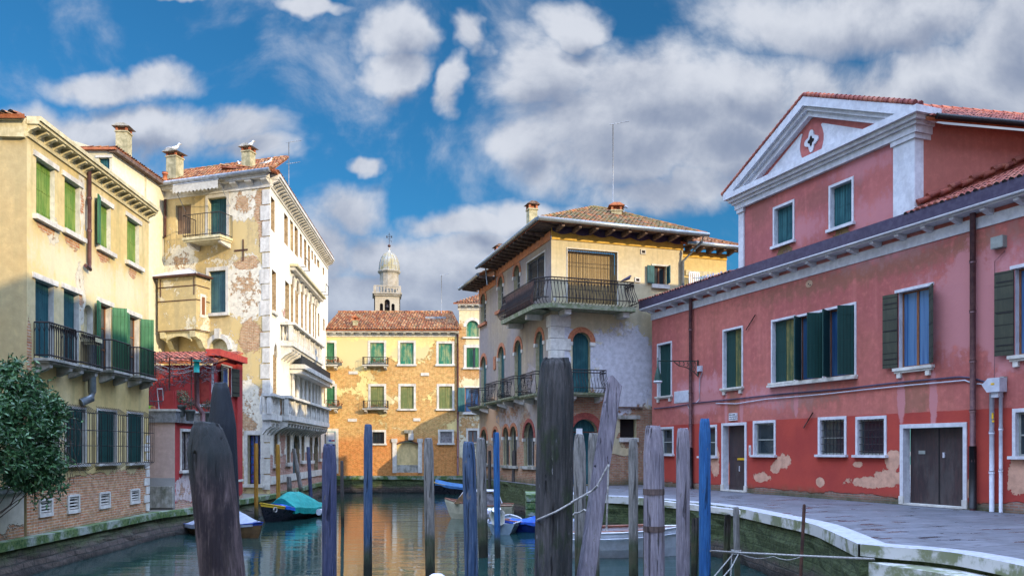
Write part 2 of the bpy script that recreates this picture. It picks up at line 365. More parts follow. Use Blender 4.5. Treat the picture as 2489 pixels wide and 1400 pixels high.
shut('blind', (.42, .29, .12), (.5, .36, .16), .17)
def _glass(g):
    v = g.ob(); n = g.noise(v, 1.3, 3.); return dict(col=g.mix(n, (.012, .02, .028), (.03, .045, .05)), rough=.06, spec=.8, bump=g.noise(v, 1.2, 2.), bd=.004)
MAT('glass', _glass)
MAT('pane_tint', lambda g: dict(col=g.mix(g.ss(g.noise(g.sc(g.ob(), (9, 9, .3)), 1., 3.), .35, .6), (.022, .075, .20), (.06, .15, .30)), rough=.25, spec=.7))  # window panes with the sky's blue reflection put into their colour
MAT('stained glass', lambda g: dict(col=g.ramp(g.white(g.vm('FLOOR', g.sc(g.ob(), (9, 9, 7)))), [(0, (.01, .03, .12)), (.5, (.02, .10, .32)), (1, (.08, .02, .22))]), rough=.15, spec=.6))
MAT('dark interior', lambda g: dict(col=g.mix(g.noise(g.ob(), 2.), (.012, .010, .012), (.035, .028, .026)), rough=.9, spec=.1))

def tiles(name, cols, moss=0., mc=(.10, .11, .03)):
    def fn(g):
        v = g.ob(); x, y, z = g.sep(v)
        cell = g.comb(g.m('FLOOR', g.m('DIVIDE', x, .2)), g.m('FLOOR', g.m('DIVIDE', y, .36)), 0.)
        r = g.white(cell); col = g.ramp(r, [(i/(len(cols)-1), c) for i, c in enumerate(cols)])
        n = g.noise(v, 3., 5., .7); nl = g.noise(v, .8, 4., .6)
        col = g.mix(g.ss(n, .45, .7, 0., .55), col, tuple(k*.4 for k in cols[0]))
        fr = g.m('FRACT', g.m('DIVIDE', y, .36))
        if moss: col = g.mix(g.m('MULTIPLY', g.ss(g.m('ADD', nl, g.m('MULTIPLY', n, .5)), .95-moss*.5, 1.0-moss*.3), .8), col, g.mix(n, mc, (.17, .14, .07)))
        return dict(col=col, rough=.9, spec=.15, bump=n, bd=.02)
    return MAT(name, fn)
RC = [(.28, .10, .035), (.20, .06, .025), (.36, .16, .06), (.11, .045, .025), (.40, .23, .11), (.25, .08, .035)]
tiles('roof tiles', RC, .25)
tiles('mossy tiles', [(.30, .12, .05), (.20, .10, .05), (.42, .15, .05), (.11, .08, .05), (.36, .2, .10)], .6)
tiles('red tiles', [(.30, .085, .06), (.24, .07, .055), (.38, .14, .09), (.17, .05, .045), (.32, .10, .065)], .1)

def _timber(c, c2, alg, wet=.35, top=.0):
    def fn(g):
        v = g.ob(); x, y, z = g.sep(v); n = g.noise(g.sc(v, (9, 9, .9)), 1., 7., .7); nl = g.noise(v, 1.4, 5., .65)
        col = g.mix(g.ss(g.m('ADD', n, g.m('MULTIPLY', g.m('SUBTRACT', nl, .5), .5)), .36, .64), c, c2)
        cr = g.ss(g.noise(g.sc(v, (16, 16, .7)), 1., 4., .6, .6), .60, .66)
        fine = g.noise(g.sc(v, (55, 55, 2.6)), 1., 4., .7); col = g.mix(g.ss(fine, .42, .68, 0., .6), col, tuple(k*.45 for k in c)); col = g.mix(g.ss(fine, .44, .3, 0., .35), col, tuple(min(1, k*1.5+.03) for k in c2))
        chip = g.ss(g.noise(g.sc(v, (12, 12, 4)), 1., 6., .7), .62, .66); col = g.mix(g.m('MULTIPLY', chip, .7), col, (.16, .145, .13))
        col = g.mix(g.m('MULTIPLY', cr, .75), col, tuple(k*.22 for k in c))
        zz = g.m('ADD', z, g.m('MULTIPLY', g.m('SUBTRACT', nl, .5), .9))
        col = g.mix(g.ss(zz, alg+.45, alg, 0., .9), col, g.mix(g.ss(nl, .4, .6), (.035, .05, .02), (.07, .055, .03)))
        col = g.mix(g.ss(zz, wet+.15, wet-.1, 0., .9), col, (.012, .014, .010))
        return dict(col=col, rough=.75, spec=.3, bump=g.m('SUBTRACT', n, g.m('MULTIPLY', cr, 1.2)), bd=.03)
    return fn
MAT('pole blue', _timber((.03, .07, .15), (.085, .125, .20), .55))
MAT('pole navy', _timber((.04, .052, .115), (.085, .092, .16), -1, -1))
MAT('pole bright blue', _timber((.018, .10, .29), (.035, .14, .34), .4))
MAT('pole grey', _timber((.13, .128, .118), (.28, .265, .25), .8))
MAT('pole lilac', _timber((.185, .165, .20), (.30, .27, .31), -1, -1))
MAT('pole ochre', _timber((.42, .22, .03), (.30, .15, .02), .3, .1))
MAT('pole dark', _timber((.055, .05, .045), (.10, .085, .08), .8))
MAT('band brown', _timber((.09, .065, .06), (.14, .10, .09), -1, -1))
def _big(g):
    v = g.ob(); x, y, z = g.sep(v); n = g.noise(g.sc(v, (8, 8, .9)), 1., 8., .72); nl = g.noise(g.sc(v, (2.4, 2.4, 1.1)), 1., 6., .7); n3 = g.noise(g.sc(v, (3.5, 3.5, .5)), 1., 5., .7)
    col = g.mix(g.ss(n, .34, .64), (.016, .019, .018), (.085, .08, .08))
    col = g.mix(g.ss(n3, .48, .6, 0., .8), col, (.016, .026, .034))
    col = g.mix(g.ss(nl, .52, .63, 0., .85), col, (.022, .04, .012))
    col = g.mix(g.ss(nl, .42, .34, 0., .7), col, (.05, .025, .022))
    cr = g.ss(g.noise(g.sc(v, (13, 13, .5)), 1., 4., .6, .8), .60, .67); col = g.mix(g.m('MULTIPLY', cr, .8), col, (.01, .01, .012))
    fine = g.noise(g.sc(v, (50, 50, 2.4)), 1., 5., .7); col = g.mix(g.ss(fine, .42, .66, 0., .65), col, (.012, .014, .015)); col = g.mix(g.ss(fine, .42, .3, 0., .5), col, (.17, .16, .17))
    sp = g.ss(g.noise(g.sc(v, (30, 30, 5)), 1., 3., .6), .68, .76); col = g.mix(g.m('MULTIPLY', sp, .7), col, (.4, .4, .42))
    return dict(col=col, rough=.7, spec=.35, bump=g.m('ADD', n, g.m('ADD', g.m('MULTIPLY', nl, .6), g.m('MULTIPLY', cr, -1.2))), bd=.05)
MAT('weathered bollard', _big)
def _dk(g):
    v = g.ob(); n = g.noise(g.sc(v, (7, 7, 1)), 1., 7., .7); nl = g.noise(v, 2., 4.)
    return dict(col=g.mix(g.ss(n, .35, .65), (.008, .012, .018), g.mix(nl, (.022, .022, .034), (.010, .024, .028))), rough=.65, bump=n, bd=.03)
MAT('tarred timber', _dk)
def _purp(g):
    v = g.ob(); x, y, z = g.sep(v); n = g.noise(g.sc(v, (10, 10, .8)), 1., 8., .72); nl = g.noise(g.sc(v, (3, 3, 1.2)), 1., 5., .7)
    col = g.mix(g.ss(n, .32, .66), (.050, .036, .034), (.16, .115, .115)); col = g.mix(g.ss(nl, .5, .64, 0., .9), col, (.022, .016, .022))
    fine = g.noise(g.sc(v, (50, 50, 2.4)), 1., 5., .7); col = g.mix(g.ss(fine, .42, .66, 0., .6), col, (.018, .014, .016)); col = g.mix(g.ss(fine, .42, .3, 0., .5), col, (.26, .20, .20))
    col = g.mix(g.ss(g.m('ADD', z, g.m('MULTIPLY', nl, .3)), 2.95, 3.25, 0., .85), col, (.025, .034, .035))
    cr = g.ss(g.noise(g.sc(v, (14, 14, .5)), 1., 4., .6, .8), .60, .67); col = g.mix(g.m('MULTIPLY', cr, .8), col, (.01, .01, .012))
    return dict(col=col, rough=.75, spec=.3, bump=g.m('ADD', n, g.m('MULTIPLY', cr, -1.2)), bd=.05)
MAT('stump wood', _purp)

def _water(g):
    v = g.ob(); a = g.noise(g.sc(v, (.42, 1.5, 1)), 1., 3., .5, .5); b = g.noise(g.sc(v, (1.5, 6.5, 1)), 1., 3., .55, .3); c = g.noise(g.sc(v, (.16, .4, 1)), 1., 2.)
    k = g.ss(c, .35, .65, .35, 1.)
    h = g.m('ADD', g.m('MULTIPLY', a, 1.), g.m('MULTIPLY', g.m('MULTIPLY', b, .3), k))
    return dict(col=(.010, .036, .033), rough=.012, spec=1.0, ior=1.45, bump=h, bd=.017)
MAT('canal water', _water)
def _quay(g):
    v = g.ob(); x, y, z = g.sep(v); n = g.noise(v, 1.3, 7., .7); nf = g.noise(v, 7., 6., .75); zz = g.m('ADD', z, g.m('MULTIPLY', g.m('SUBTRACT', n, .5), .7))
    bc, bf = g.brick(g.comb(g.m('ADD', x, y), z, 0.), (.11, .085, .065), (.07, .05, .045), (.035, .035, .03), .5, .16, .02)
    col = g.mix(g.ss(nf, .35, .7), bc, (.035, .03, .025))
    col = g.mix(g.ss(zz, .28, .62, 0., .92), col, g.mix(g.ss(nf, .38, .6), (.022, .038, .010), (.06, .085, .028)))
    col = g.mix(g.ss(zz, .22, .02, 0., .9), col, (.012, .012, .010))
    col = g.mix(g.ss(nf, .66, .76, 0., .6), col, (.25, .25, .2))
    return dict(col=col, rough=.8, spec=.35, bump=g.m('ADD', nf, g.m('MULTIPLY', bf, -.4)), bd=.07)
MAT('mossy masonry', _quay)
def _kerb(g):
    v = g.ob(); x, y, z = g.sep(v); n = g.noise(v, 1.1, 6., .7); nf = g.noise(v, 8., 5., .7)
    col = g.mix(g.ss(nf, .35, .7), (.42, .44, .49), (.30, .31, .35))
    j = g.m('LESS_THAN', g.m('FRACT', g.m('DIVIDE', g.m('ADD', y, g.m('MULTIPLY', x, .6)), 1.15)), .02); col = g.mix(g.m('MULTIPLY', j, .7), col, (.08, .08, .07))
    return dict(col=col, rough=.6, spec=.4, bump=g.m('SUBTRACT', nf, j), bd=.015)
MAT('kerb stone', _kerb)
def _ledge(g):
    v = g.ob(); n = g.noise(v, 1.6, 6., .7); nf = g.noise(v, 9., 5., .7)
    col = g.mix(g.ss(n, .36, .54), (.28, .32, .28), g.mix(g.ss(nf, .4, .6), (.03, .08, .02), (.11, .17, .05)))
    return dict(col=g.mix(g.ss(nf, .55, .75, 0., .7), col, (.05, .05, .04)), rough=.8, bump=nf, bd=.04)
MAT('mossy ledge', _ledge)
def _pave(g):
    v = g.ob(); x, y, z = g.sep(v); n = g.noise(v, .9, 6., .7); nf = g.noise(v, 6., 5., .7)
    a = math.radians(22); rx = g.m('ADD', g.m('MULTIPLY', x, math.cos(a)), g.m('MULTIPLY', y, math.sin(a))); ry = g.m('SUBTRACT', g.m('MULTIPLY', y, math.cos(a)), g.m('MULTIPLY', x, math.sin(a)))
    bc, bf = g.brick(g.comb(rx, ry, 0.), (.145, .155, .18), (.10, .11, .13), (.03, .032, .038), .9, .48, .012)
    pud = g.ss(g.noise(g.comb(g.m('MULTIPLY', rx, .9), g.m('MULTIPLY', ry, 2.2), 0.), 1., 5., .6), .56, .63)
    col = g.mix(g.ss(n, .45, .65, 0., .55), g.mix(g.m('MULTIPLY', pud, .8), g.mix(g.ss(nf, .4, .7, 0., .5), bc, (.18, .19, .22)), (.03, .033, .04)), (.07, .072, .08))
    return dict(col=col, rough=g.m('SUBTRACT', .6, g.m('MULTIPLY', pud, .35)), spec=.5, bump=g.m('SUBTRACT', g.m('MULTIPLY', nf, .3), bf), bd=.008)
MAT('paving', _pave)
def _soil(g):
    v = g.ob(); n = g.noise(v, 2., 6., .7); return dict(col=g.mix(n, (.12, .11, .09), (.2, .19, .16)), rough=.95, bump=n, bd=.03)
MAT('soil', _soil)
def _leaf(g):
    v = g.ob(); r = g.white(g.vm('FLOOR', g.sc(v, (14, 14, 14)))); n = g.noise(v, 2.2, 3.)
    col = g.ramp(g.m('ADD', g.m('MULTIPLY', r, .5), g.m('MULTIPLY', n, .5)), [(0, (.014, .045, .020)), (.45, (.035, .105, .04)), (.7, (.08, .19, .06)), (1, (.21, .32, .10))])
    return dict(col=col, rough=.42, spec=.5)
MAT('leaves', _leaf)
# ---------------------------------------------------------------- builders of parts
def RZ(a): return Matrix.Rotation(a, 4, 'Z')
def window(B, Fm, a, b, c, d, ar=0, sur=.12, sm='white stone', sill=.1, proud=.03, dep=.2, kind='closed', mat='shutter green', mat2=None,
           name='window', lintel=False, frame='brown wood', bars=None, cage=None, label=None, pane_tint=None, sillmat=None, brackets=False, angs=(0, 0), mull=(1, 0), lw=None):
    m = MB(); e = proud
    if sur and not ar:
        if not lintel: m.box(a-sur, a-.002, -e, dep*.25, c, d, sm); m.box(b+.002, b+sur, -e, dep*.25, c, d, sm)
        m.box(a-sur-(.04 if lintel else 0), b+sur+(.04 if lintel else 0), -e-(.015 if lintel else 0), dep*.25, d+.002, d+sur*1.1, sm)
    if sur and ar:
        o_ = arch(a, b, c, d, ar)[2:]; cu = (a+b)/2; zc = d-(b-a)/2 if ar == 1 else o_[0][1]
        ow = [(cu+(x-cu)*(1+2*sur/(b-a)), zc+(z-zc)*(1+(sur/(d-zc) if d > zc else 0))) for x, z in o_]
        for i in range(len(o_)-1): m.poly([o_[i], ow[i], ow[i+1], o_[i+1]], -e, dep*.3, sm)
        if kind != 'nojamb':
            for s_ in ((a-sur, a+.01), (b-.01, b+sur)): m.box(*s_, -e-.012, dep*.4, zc-.16, zc, 'white stone')
    if sill:
        m.box(a-sur-.06, b+sur+.06, -.13, dep*.5, c-sill, c-.002, sillmat or sm)
        if brackets:
            m.box(a-sur-.02, b+sur+.02, -.09, 0, c-sill*1.7, c-sill-.002, sillmat or sm)
            for q in (a-.02, b-.12): m.box(q, q+.14, -.08, 0, c-sill*1.7-.14, c-sill*1.7-.002, sillmat or sm)
    m.poly(arch(a, b, c, d, ar), dep, dep+.04, mat if kind == 'blind' else 'dark interior')
    o = m.obj(name, B, Fm.M, label); mid = (a+b)/2
    def pane(gl='glass', x0=a, x1=b, wd=dep-.06, n=mull):
        p = MB(); t = .05; top = d
        if ar: p.poly([(x, z) for x, z in arch(x0+.02, x1-.02, c+.02, d-.02, ar)], wd+.02, wd+.035, gl)
        else: p.box(x0+t, x1-t, wd+.02, wd+.035, c+t, top-t, gl)
        zt = d-(x1-x0)/2 if ar else top-t
        p.box(x0, x0+t, wd, wd+.05, c, zt+t, frame); p.box(x1-t, x1, wd, wd+.05, c, zt+t, frame)
        p.box(x0+t, x1-t, wd, wd+.05, c, c+t, frame)
        if not ar: p.box(x0+t, x1-t, wd, wd+.05, top-t, top, frame)
        for k in range(n[0]): q = x0+(x1-x0)*(k+1)/(n[0]+1); p.box(q-.035, q+.035, wd-.01, wd+.045, c+t, zt, frame)
        for k in range(n[1]): q = c+(zt-c)*(k+1)/(n[1]+1); p.box(x0+t, x1-t, wd+.002, wd+.044, q-.02, q+.02, frame)
        p.obj('pane', o, Fm.M)
    def leaf(x, wd, wdt, ang, mt, side=1):
        l = MB(); l.box(0, side*wdt, -.02, .02, c+.02, d-.02, mt)
        for q in (.12, .5, .86): l.box(0, side*wdt*.9, -.028, -.02, c+(d-c)*q, c+(d-c)*q+.035, 'black' if mt in ('shutter khaki',) else mt)
        M = Fm.M @ T(x, wd) @ RZ(ang); l.obj('shutter', o, M)
    if kind in ('closed', 'nojamb'):
        if ar:
            l = MB(); l.poly(arch(a+.01, b-.01, c+.01, d-.01, ar), dep-.07, dep-.02, mat); l.box(mid-.02, mid+.02, dep-.085, dep-.07, c+.02, d-(b-a)*.3, mat); l.obj('shutter', o, Fm.M)
        else: leaf(a+.01, dep-.06, mid-a-.015, 0, mat); leaf(b-.01, dep-.055, b-mid-.015, 0, mat2 or mat, -1)
    elif kind == 'open':          # leaves folded back on the wall, glass inside
        pane(pane_tint or 'glass'); q = lw or (b-a)/2
        leaf(a-.01, -.05, q, math.radians(angs[0]), mat, -1); leaf(b+.01, -.05, q, -math.radians(angs[1]), mat2 or mat, 1)
    elif kind == 'glass': pane(pane_tint or 'glass')
    elif kind == 'half':          # glass on one half, a leaf shut on the other
        pane(pane_tint or 'glass'); leaf(a+.02, dep-.12, mid-a, math.radians(-angs[0]), mat); leaf(b-.02, dep-.12, b-mid, math.radians(angs[1]), mat2 or mat, -1)
    if bars:
        g_ = MB(); nx, nz = bars
        for k in range(nx): q = a+(b-a)*(k+.5)/nx; g_.tube([(q, .04, c), (q, .04, d-((b-a)*.1 if ar else 0))], .012, 'iron', 4, False)
        for k in range(nz): q = c+(d-c)*(k+.5)/nz; g_.tube([(a, .05, q), (b, .05, q)], .012, 'iron', 4, False)
        g_.obj('grille', o, Fm.M)
    if cage:
        g_ = MB(); x0, x1, z0, z1, pr, s_ = cage; n = max(3, int((x1-x0)/.15)); zs = (z0+s_, z1-s_)
        for k in range(n+1):
            q = x0+(x1-x0)*k/n; g_.tube([(q, -.02, z0), (q, -pr, zs[0]), (q, -pr, zs[1]), (q, -.02, z1)], .009, 'iron', 4, False)
        for q in (z0+s_, z0+s_+(z1-z0)*.27, z0+(z1-z0)*.62, z1-s_): g_.tube([(x0, -.02, q), (x0, -pr, q), (x1, -pr, q), (x1, -.02, q)], .010, 'iron', 4, False)
        for q in (x0, x1): g_.tube([(q, -pr*.5, zs[0]), (q, -pr*.5, zs[1])], .012, 'iron', 4, False)
        g_.obj('cage', o, Fm.M)
    return o

def railing(par, M, path, z, h, sp=.12, belly=0., mat='iron', r=.013, name='railing', scroll=0.):
    m = MB()
    path = [Vector((p[0], p[1], 0)) for p in path]
    prof = [(0, 0), (.06, .75), (.18, 1.), (.38, .75), (.62, .18), (.82, 0), (1, 0)] if belly else [(0, 0), (1, 0)]
    cen = sum(path, Vector())/len(path)
    outs = []
    for i in range(len(path)-1):
        t = (path[i+1]-path[i]).normalized(); nrm = Vector((t.y, -t.x, 0))
        if nrm.dot(path[i]-cen+path[i+1]-cen) < 0: nrm = -nrm
        outs.append(nrm)
        L = (path[i+1]-path[i]).length; n = max(1, round(L/sp))
        for k in range(n+(i == len(path)-2)):
            p = path[i].lerp(path[i+1], k/n)
            m.tube([p+nrm*belly*b_+Vector((0, 0, z+h*a_)) for a_, b_ in prof], r, mat, 4, False)
            if scroll and k < n:
                q = path[i].lerp(path[i+1], (k+.5)/n)
                m.tube([p+Vector((0, 0, z+h*.72)), q+Vector((0, 0, z+h*.95)), path[i].lerp(path[i+1], min(1, (k+1)/n))+Vector((0, 0, z+h*.72))], r*.8, mat, 4, False)
    for q in ((1, 0), (.88, 0)) if belly else ((1, 0), (.08, 0)): m.tube([p+Vector((0, 0, z+h*q[0])) for p in path], r*1.7, mat, 4)
    if belly:
        for i in range(len(path)-1):
            m.tube([path[i]+outs[i]*belly+Vector((0, 0, z+h*.2)), path[i+1]+outs[i]*belly+Vector((0, 0, z+h*.2))], r*1.3, mat, 4, False)
    return m.obj(name, par, M)

def balcony(B, Fm, u0, u1, z, proj, h, th=.14, belly=0., sm='grey stone', sp=.12, br=2, scroll=0, name='balcony', brs='white stone'):
    m = MB(); m.box(u0, u1, -proj, -.004, z-th*.55, z, sm); m.box(u0+.05, u1-.05, -proj+.06, -.006, z-th, z-th*.55-.002, sm)
    for k in range(br):
        q = u0+.12+(u1-u0-.42)*k/max(1, br-1)
        m.poly([(-.003, z-th-.26), (-.003, z-th-.003), (-proj*.8, z-th-.003), (-proj*.78, z-th-.11), (-proj*.4, z-th-.2)], q, q+.18, brs, 0)
    o = m.obj(name, B, Fm.M)
    railing(o, Fm.M, [(u0+.04, -.01), (u0+.04, -proj+.05), (u1-.04, -proj+.05), (u1-.04, -.01)], z, h, sp, belly, scroll=scroll)
    return o

def cornice(B, Fm, u0, u1, z, h, proj, mat='white stone', sp=.45, bw=.16, name='cornice', extra=True, bmat=None, top=None):
    """string course, row of small brackets and a projecting top slab"""
    m = MB(); m.box(u0, u1, -.05, .02, z, z+h*.12, mat); m.box(u0, u1, -.012, .25, z+h*.12+.002, z+h*.62, mat)
    n = max(1, int((u1-u0)/sp))
    for k in range(n+1):
        q = u0+.04+(u1-u0-.08-bw)*k/n
        m.poly([(.0, z+h*.2), (.0, z+h*.62), (-proj*.8, z+h*.62), (-proj*.8, z+h*.5), (-proj*.25, z+h*.35)], q, q+bw, bmat or mat, 0)
    m.box(u0-.0, u1+.0, -proj*.93, .0, z+h*.62+.002, z+h*.78, mat)
    m.box(u0-.0, u1+.0, -proj*1.08, .0, z+h*.78+.002, z+h, top or mat)
    return m.obj(name, B, Fm.M)

def roof(B, P0, P1, up, poly, mat, name='roof', th=.1, ridge=None, slab='terracotta'):
    P0, P1, up = Vector(P0), Vector(P1), Vector(up); X = (P1-P0).normalized(); Y = (up-X*up.dot(X)).normalized(); Z = X.cross(Y)
    if Z.z < 0: Z = -Z
    M = Matrix(((X.x, Y.x, Z.x, P0.x), (X.y, Y.y, Z.y, P0.y), (X.z, Y.z, Z.z, P0.z), (0, 0, 0, 1)))
    def ins(x, y):
        c = False; n = len(poly)
        for i in range(n):
            x1, y1 = poly[i]; x2, y2 = poly[(i+1) % n]
            if (y1 > y) != (y2 > y) and x < (x2-x1)*(y-y1)/(y2-y1)+x1: c = not c
        return c
    m = MB(); tw, tl = .2, .36; xs = [p[0] for p in poly]; ys = [p[1] for p in poly]
    n = len(poly)
    m.face([(p[0], p[1], -th) for p in poly], slab); m.face([(p[0], p[1], .0) for p in poly], mat)
    for i in range(n): p, q = poly[i], poly[(i+1) % n]; m.face([(p[0], p[1], -th), (q[0], q[1], -th), (q[0], q[1], 0), (p[0], p[1], 0)], slab)
    for i in range(math.floor(min(xs)/tw), math.ceil(max(xs)/tw)):
        for j in range(math.floor(min(ys)/tl), math.ceil(max(ys)/tl)):
            if not ins((i+.5)*tw, (j+.5)*tl) : continue
            x0 = i*tw; y0 = j*tl-(.05 if j == 0 else 0); y1 = (j+1)*tl+.02; jx = R.uniform(-.008, .008); jz = R.uniform(-.006, .012)
            pr = [(.02, 0), (.05, .04), (.1, .06), (.15, .04), (.18, 0)]
            lo = [(x0+a+jx, y0, b+.035+jz) for a, b in pr]; hi = [(x0+a+jx*.5, y1, b+.008) for a, b in pr]
            for k in range(4): m.face([lo[k], lo[k+1], hi[k+1], hi[k]], mat, True)
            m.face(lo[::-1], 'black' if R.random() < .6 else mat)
    if ridge:
        for a, b in ridge:
            a = Vector((*a, .03)); b = Vector((*b, .03)); L = (b-a).length; k = max(1, int(L/.4))
            for i in range(k): m.tube([a.lerp(b, i/k), a.lerp(b, min(1, (i+1.12)/k))], [.11, .085], mat, 7)
    return m.obj(name, B, M)

def pipe(B, pts, r, mat, name='downpipe', n=8, M=I4, label=None):
    m = MB(); m.tube(pts, r, mat, n)
    for i in range(0, len(pts)-1):
        a, b = Vector(pts[i]), Vector(pts[i+1]); L = (b-a).length
        if L > 1.5 and r > .03:
            for k in range(1, int(L/1.4)+1): c = a.lerp(b, k/(int(L/1.4)+1)); t = (b-a).normalized(); m.tube([c-t*.035, c+t*.035], r*1.2, mat, n)
    return m.obj(name, B, M, label)

def chimney(B, p, w, h, mat='chimney plaster', cap='terracotta', ang=0., name='chimney', top='grey stone', d=None):
    m = MB(); d = d or w
    m.box(-w/2, w/2, -d/2, d/2, -1.2, h, mat); m.box(-w/2-.04, w/2+.04, -d/2-.04, d/2+.04, h+.002, h+.07, mat)
    for x in (-1, 1):
        for y in (-1, 1): m.box(x*w*.42-.05, x*w*.42+.05, y*d*.42-.05, y*d*.42+.05, h+.072, h+.26, cap)
    m.box(-w*.28, w*.28, -d*.28, d*.28, h+.072, h+.24, cap)
    m.poly([(-w*.78, h+.262), (w*.78, h+.262), (w*.3, h+.40), (-w*.3, h+.40)], -d*.75, d*.75, top)
    return m.obj(name, B, Matrix.Translation(p) @ RZ(ang))

def antenna(p, h, label, arm=.6, ang=0., group='roof antennas', loops=0, arms=((1., 1),)):
    t = thing('antenna', label, 'antenna', p, group)
    m = MB(); m.tube([(0, 0, -.5), (0, 0, h)], .022, 'lead grey', 5); m.obj('mast', t, WM[t.name])
    for f, s in arms:
        m = MB(); d = Vector((math.cos(ang), math.sin(ang), .28))*s
        m.tube([Vector((0, 0, h*f))-d*arm*.2, Vector((0, 0, h*f))+d*arm], .016, 'lead grey', 4)
        for k in range(5): c = Vector((0, 0, h*f))+d*arm*(.1+.2*k); m.tube([c-Vector((.02, .18, .06)), c+Vector((.02, .18, .06))], .009, 'lead grey', 4)
        m.obj('aerial', t, WM[t.name])
    return t

def pole(name, xt, yt, xb, wpx, Y, mat, label, group='mooring poles', top=.8, bulge=0., bands=(), seed=0, square=False, yb=1400, wt=None, Yb=None, zb=-.8, cap=None, jit=.03, cut=0., sh=3.):
    Yb = Yb or Y; A = at(xt, yt, Y); Bt = at(xb, yb, Yb); t = (Bt.z-zb)/(A.z-Bt.z); C = Bt+(Bt-A)*t
    base = Vector((C.x, C.y, 0)); r = wpx*Y/F/2; Nn = 40; n = 20; rr = random.Random(seed+int(xt))
    m = MB(); k = m.mi(mat)
    for j in range(Nn+1):
        s = 1-(1-j/Nn)**1.8; p = C.lerp(A, s); zz = (A.z-p.z)/r
        f = 1.
        if zz < 12: f = top+(1-top)*min(1, zz/sh)**.75
        if zz < .25: f *= .93
        f *= 1+bulge*math.sin(s*9+seed)*.5
        for q in range(n):
            an = 2*math.pi*q/n
            nz = mn.noise(Vector((math.cos(an)*1.3+seed*7, math.sin(an)*1.3, p.z*.55)))*jit*2.2+mn.noise(Vector((math.cos(an)*4+seed, math.sin(an)*4, p.z*1.6)))*jit
            x, y = math.cos(an), math.sin(an)
            if square: s_ = 1/max(abs(x), abs(y)); s_ = 1+(s_-1)*.85; x *= s_*.92; y *= s_*.7
            zc = (cut*x*r if j == Nn else 0)
            m.v.append((p.x+x*r*f*(1+nz)-base.x, p.y+y*r*f*(1+nz)-base.y, p.z+zc+(rr.uniform(-.012, .012) if j == Nn else 0)))
    for j in range(Nn):
        for q in range(n):
            q2 = (q+1) % n; m.f.append((j*n+q, j*n+q2, (j+1)*n+q2, (j+1)*n+q)); m.m.append(k); m.sm.append(not square)
    m.f.append(tuple(Nn*n+q for q in range(n))); m.m.append(k); m.sm.append(False)
    if bands or cap:
        root = thing(name, label, 'mooring pole', base, group); m.obj('shaft', root, WM[root.name])
        for (y0, y1) in bands:
            z0, z1 = at(0, y1, Y).z, at(0, y0, Y).z; b_ = MB(); p0 = C.lerp(A, (z0-C.z)/(A.z-C.z))-base; p1 = C.lerp(A, (z1-C.z)/(A.z-C.z))-base
            b_.tube([(p0.x, p0.y, z0), (p1.x, p1.y, z1)], r*1.045, 'band brown', 18, False); b_.obj('band', root, WM[root.name])
        if cap:
            c_ = MB(); z0 = A.z-.01; c_.box(A.x-base.x-cap[0], A.x-base.x+cap[0], -cap[0], cap[0], z0, z0+cap[1], 'white paint'); c_.obj('cap', root, WM[root.name])
        return root
    return tag(m.obj(name, None, Matrix.Translation(base)), label, 'mooring pole', group)

def hull(m, L, Bm, hs, hb, mat, gun, inner='deck wood', n=14, stern=.75, flare=1.15, rake=.35, strip=None):
    """x forward; z=0 water; hs stern freeboard, hb bow freeboard"""
    st = []
    for i in range(n+1):
        t = i/n; b = Bm/2*(stern+(1-stern)*math.sin(min(1, t/.42)*math.pi/2)) if t < .42 else Bm/2*max(0.02, (1-((t-.42)/.58)**2.3))
        h = hs+(hb-hs)*max(0, (t-.25)/.75)**2
        x = -L/2+L*t
        st.append([(x-rake*(t**3)*.9, 0, -.22), (x-rake*(t**3)*.75, b*.62/flare, -.12), (x-rake*.35*t**3, b*.93/flare, h*.32), (x, b, h*.86), (x, b*1.02, h)])
    for s in (-1, 1):
        for i in range(n):
            for k in range(4):
                p = [st[i][k], st[i+1][k], st[i+1][k+1], st[i][k+1]]; m.face([(a, s*b, c) for a, b, c in p], (strip if strip and k == 3 else mat), k < 3)
    # transom, gunwale, deck
    pts = [(a, b, c) for a, b, c in st[0]]; m.face([(a, -b, c) for a, b, c in pts]+[(a, b, c) for a, b, c in pts[::-1]], mat)
    for s in (-1, 1):
        m.tube([(p[4][0], s*p[4][1], p[4][2]+.01) for p in st], .03, gun, 5)
    for i in range(n): a, b = st[i][4], st[i+1][4]; m.face([(a[0], -a[1]*.97, a[2]-.1), (b[0], -b[1]*.97, b[2]-.1), (b[0], b[1]*.97, b[2]-.1), (a[0], a[1]*.97, a[2]-.1)], inner)
    return st
def cover(st, i0, i1, mat, ridge, drop=.12, n=8, wob=.03, seed=1):
    m = MB(); rows = []
    for i in range(i0, i1+1):
        x, b, z = st[i][4]; t = (i-i0)/max(1, i1-i0); rz = ridge(t)
        row = [(x, -b*1.06, z-drop+mn.noise(Vector((x*3, 0, seed)))*.08)]
        for k in range(n+1):
            s = -1+2*k/n; hh = z+.03+rz*(1-abs(s)**1.35)+mn.noise(Vector((x*2.2, s*2.5, seed*3)))*wob*2
            row.append((x, b*1.05*s, hh))
        row.append((x, b*1.06, z-drop+mn.noise(Vector((x*3, 5, seed)))*.08)); rows.append(row)
    for i in range(len(rows)-1):
        for k in range(len(rows[0])-1): m.face([rows[i][k], rows[i+1][k], rows[i+1][k+1], rows[i][k+1]], mat, True)
    m.face(rows[0], mat); m.face(rows[-1][::-1], mat)
    return m
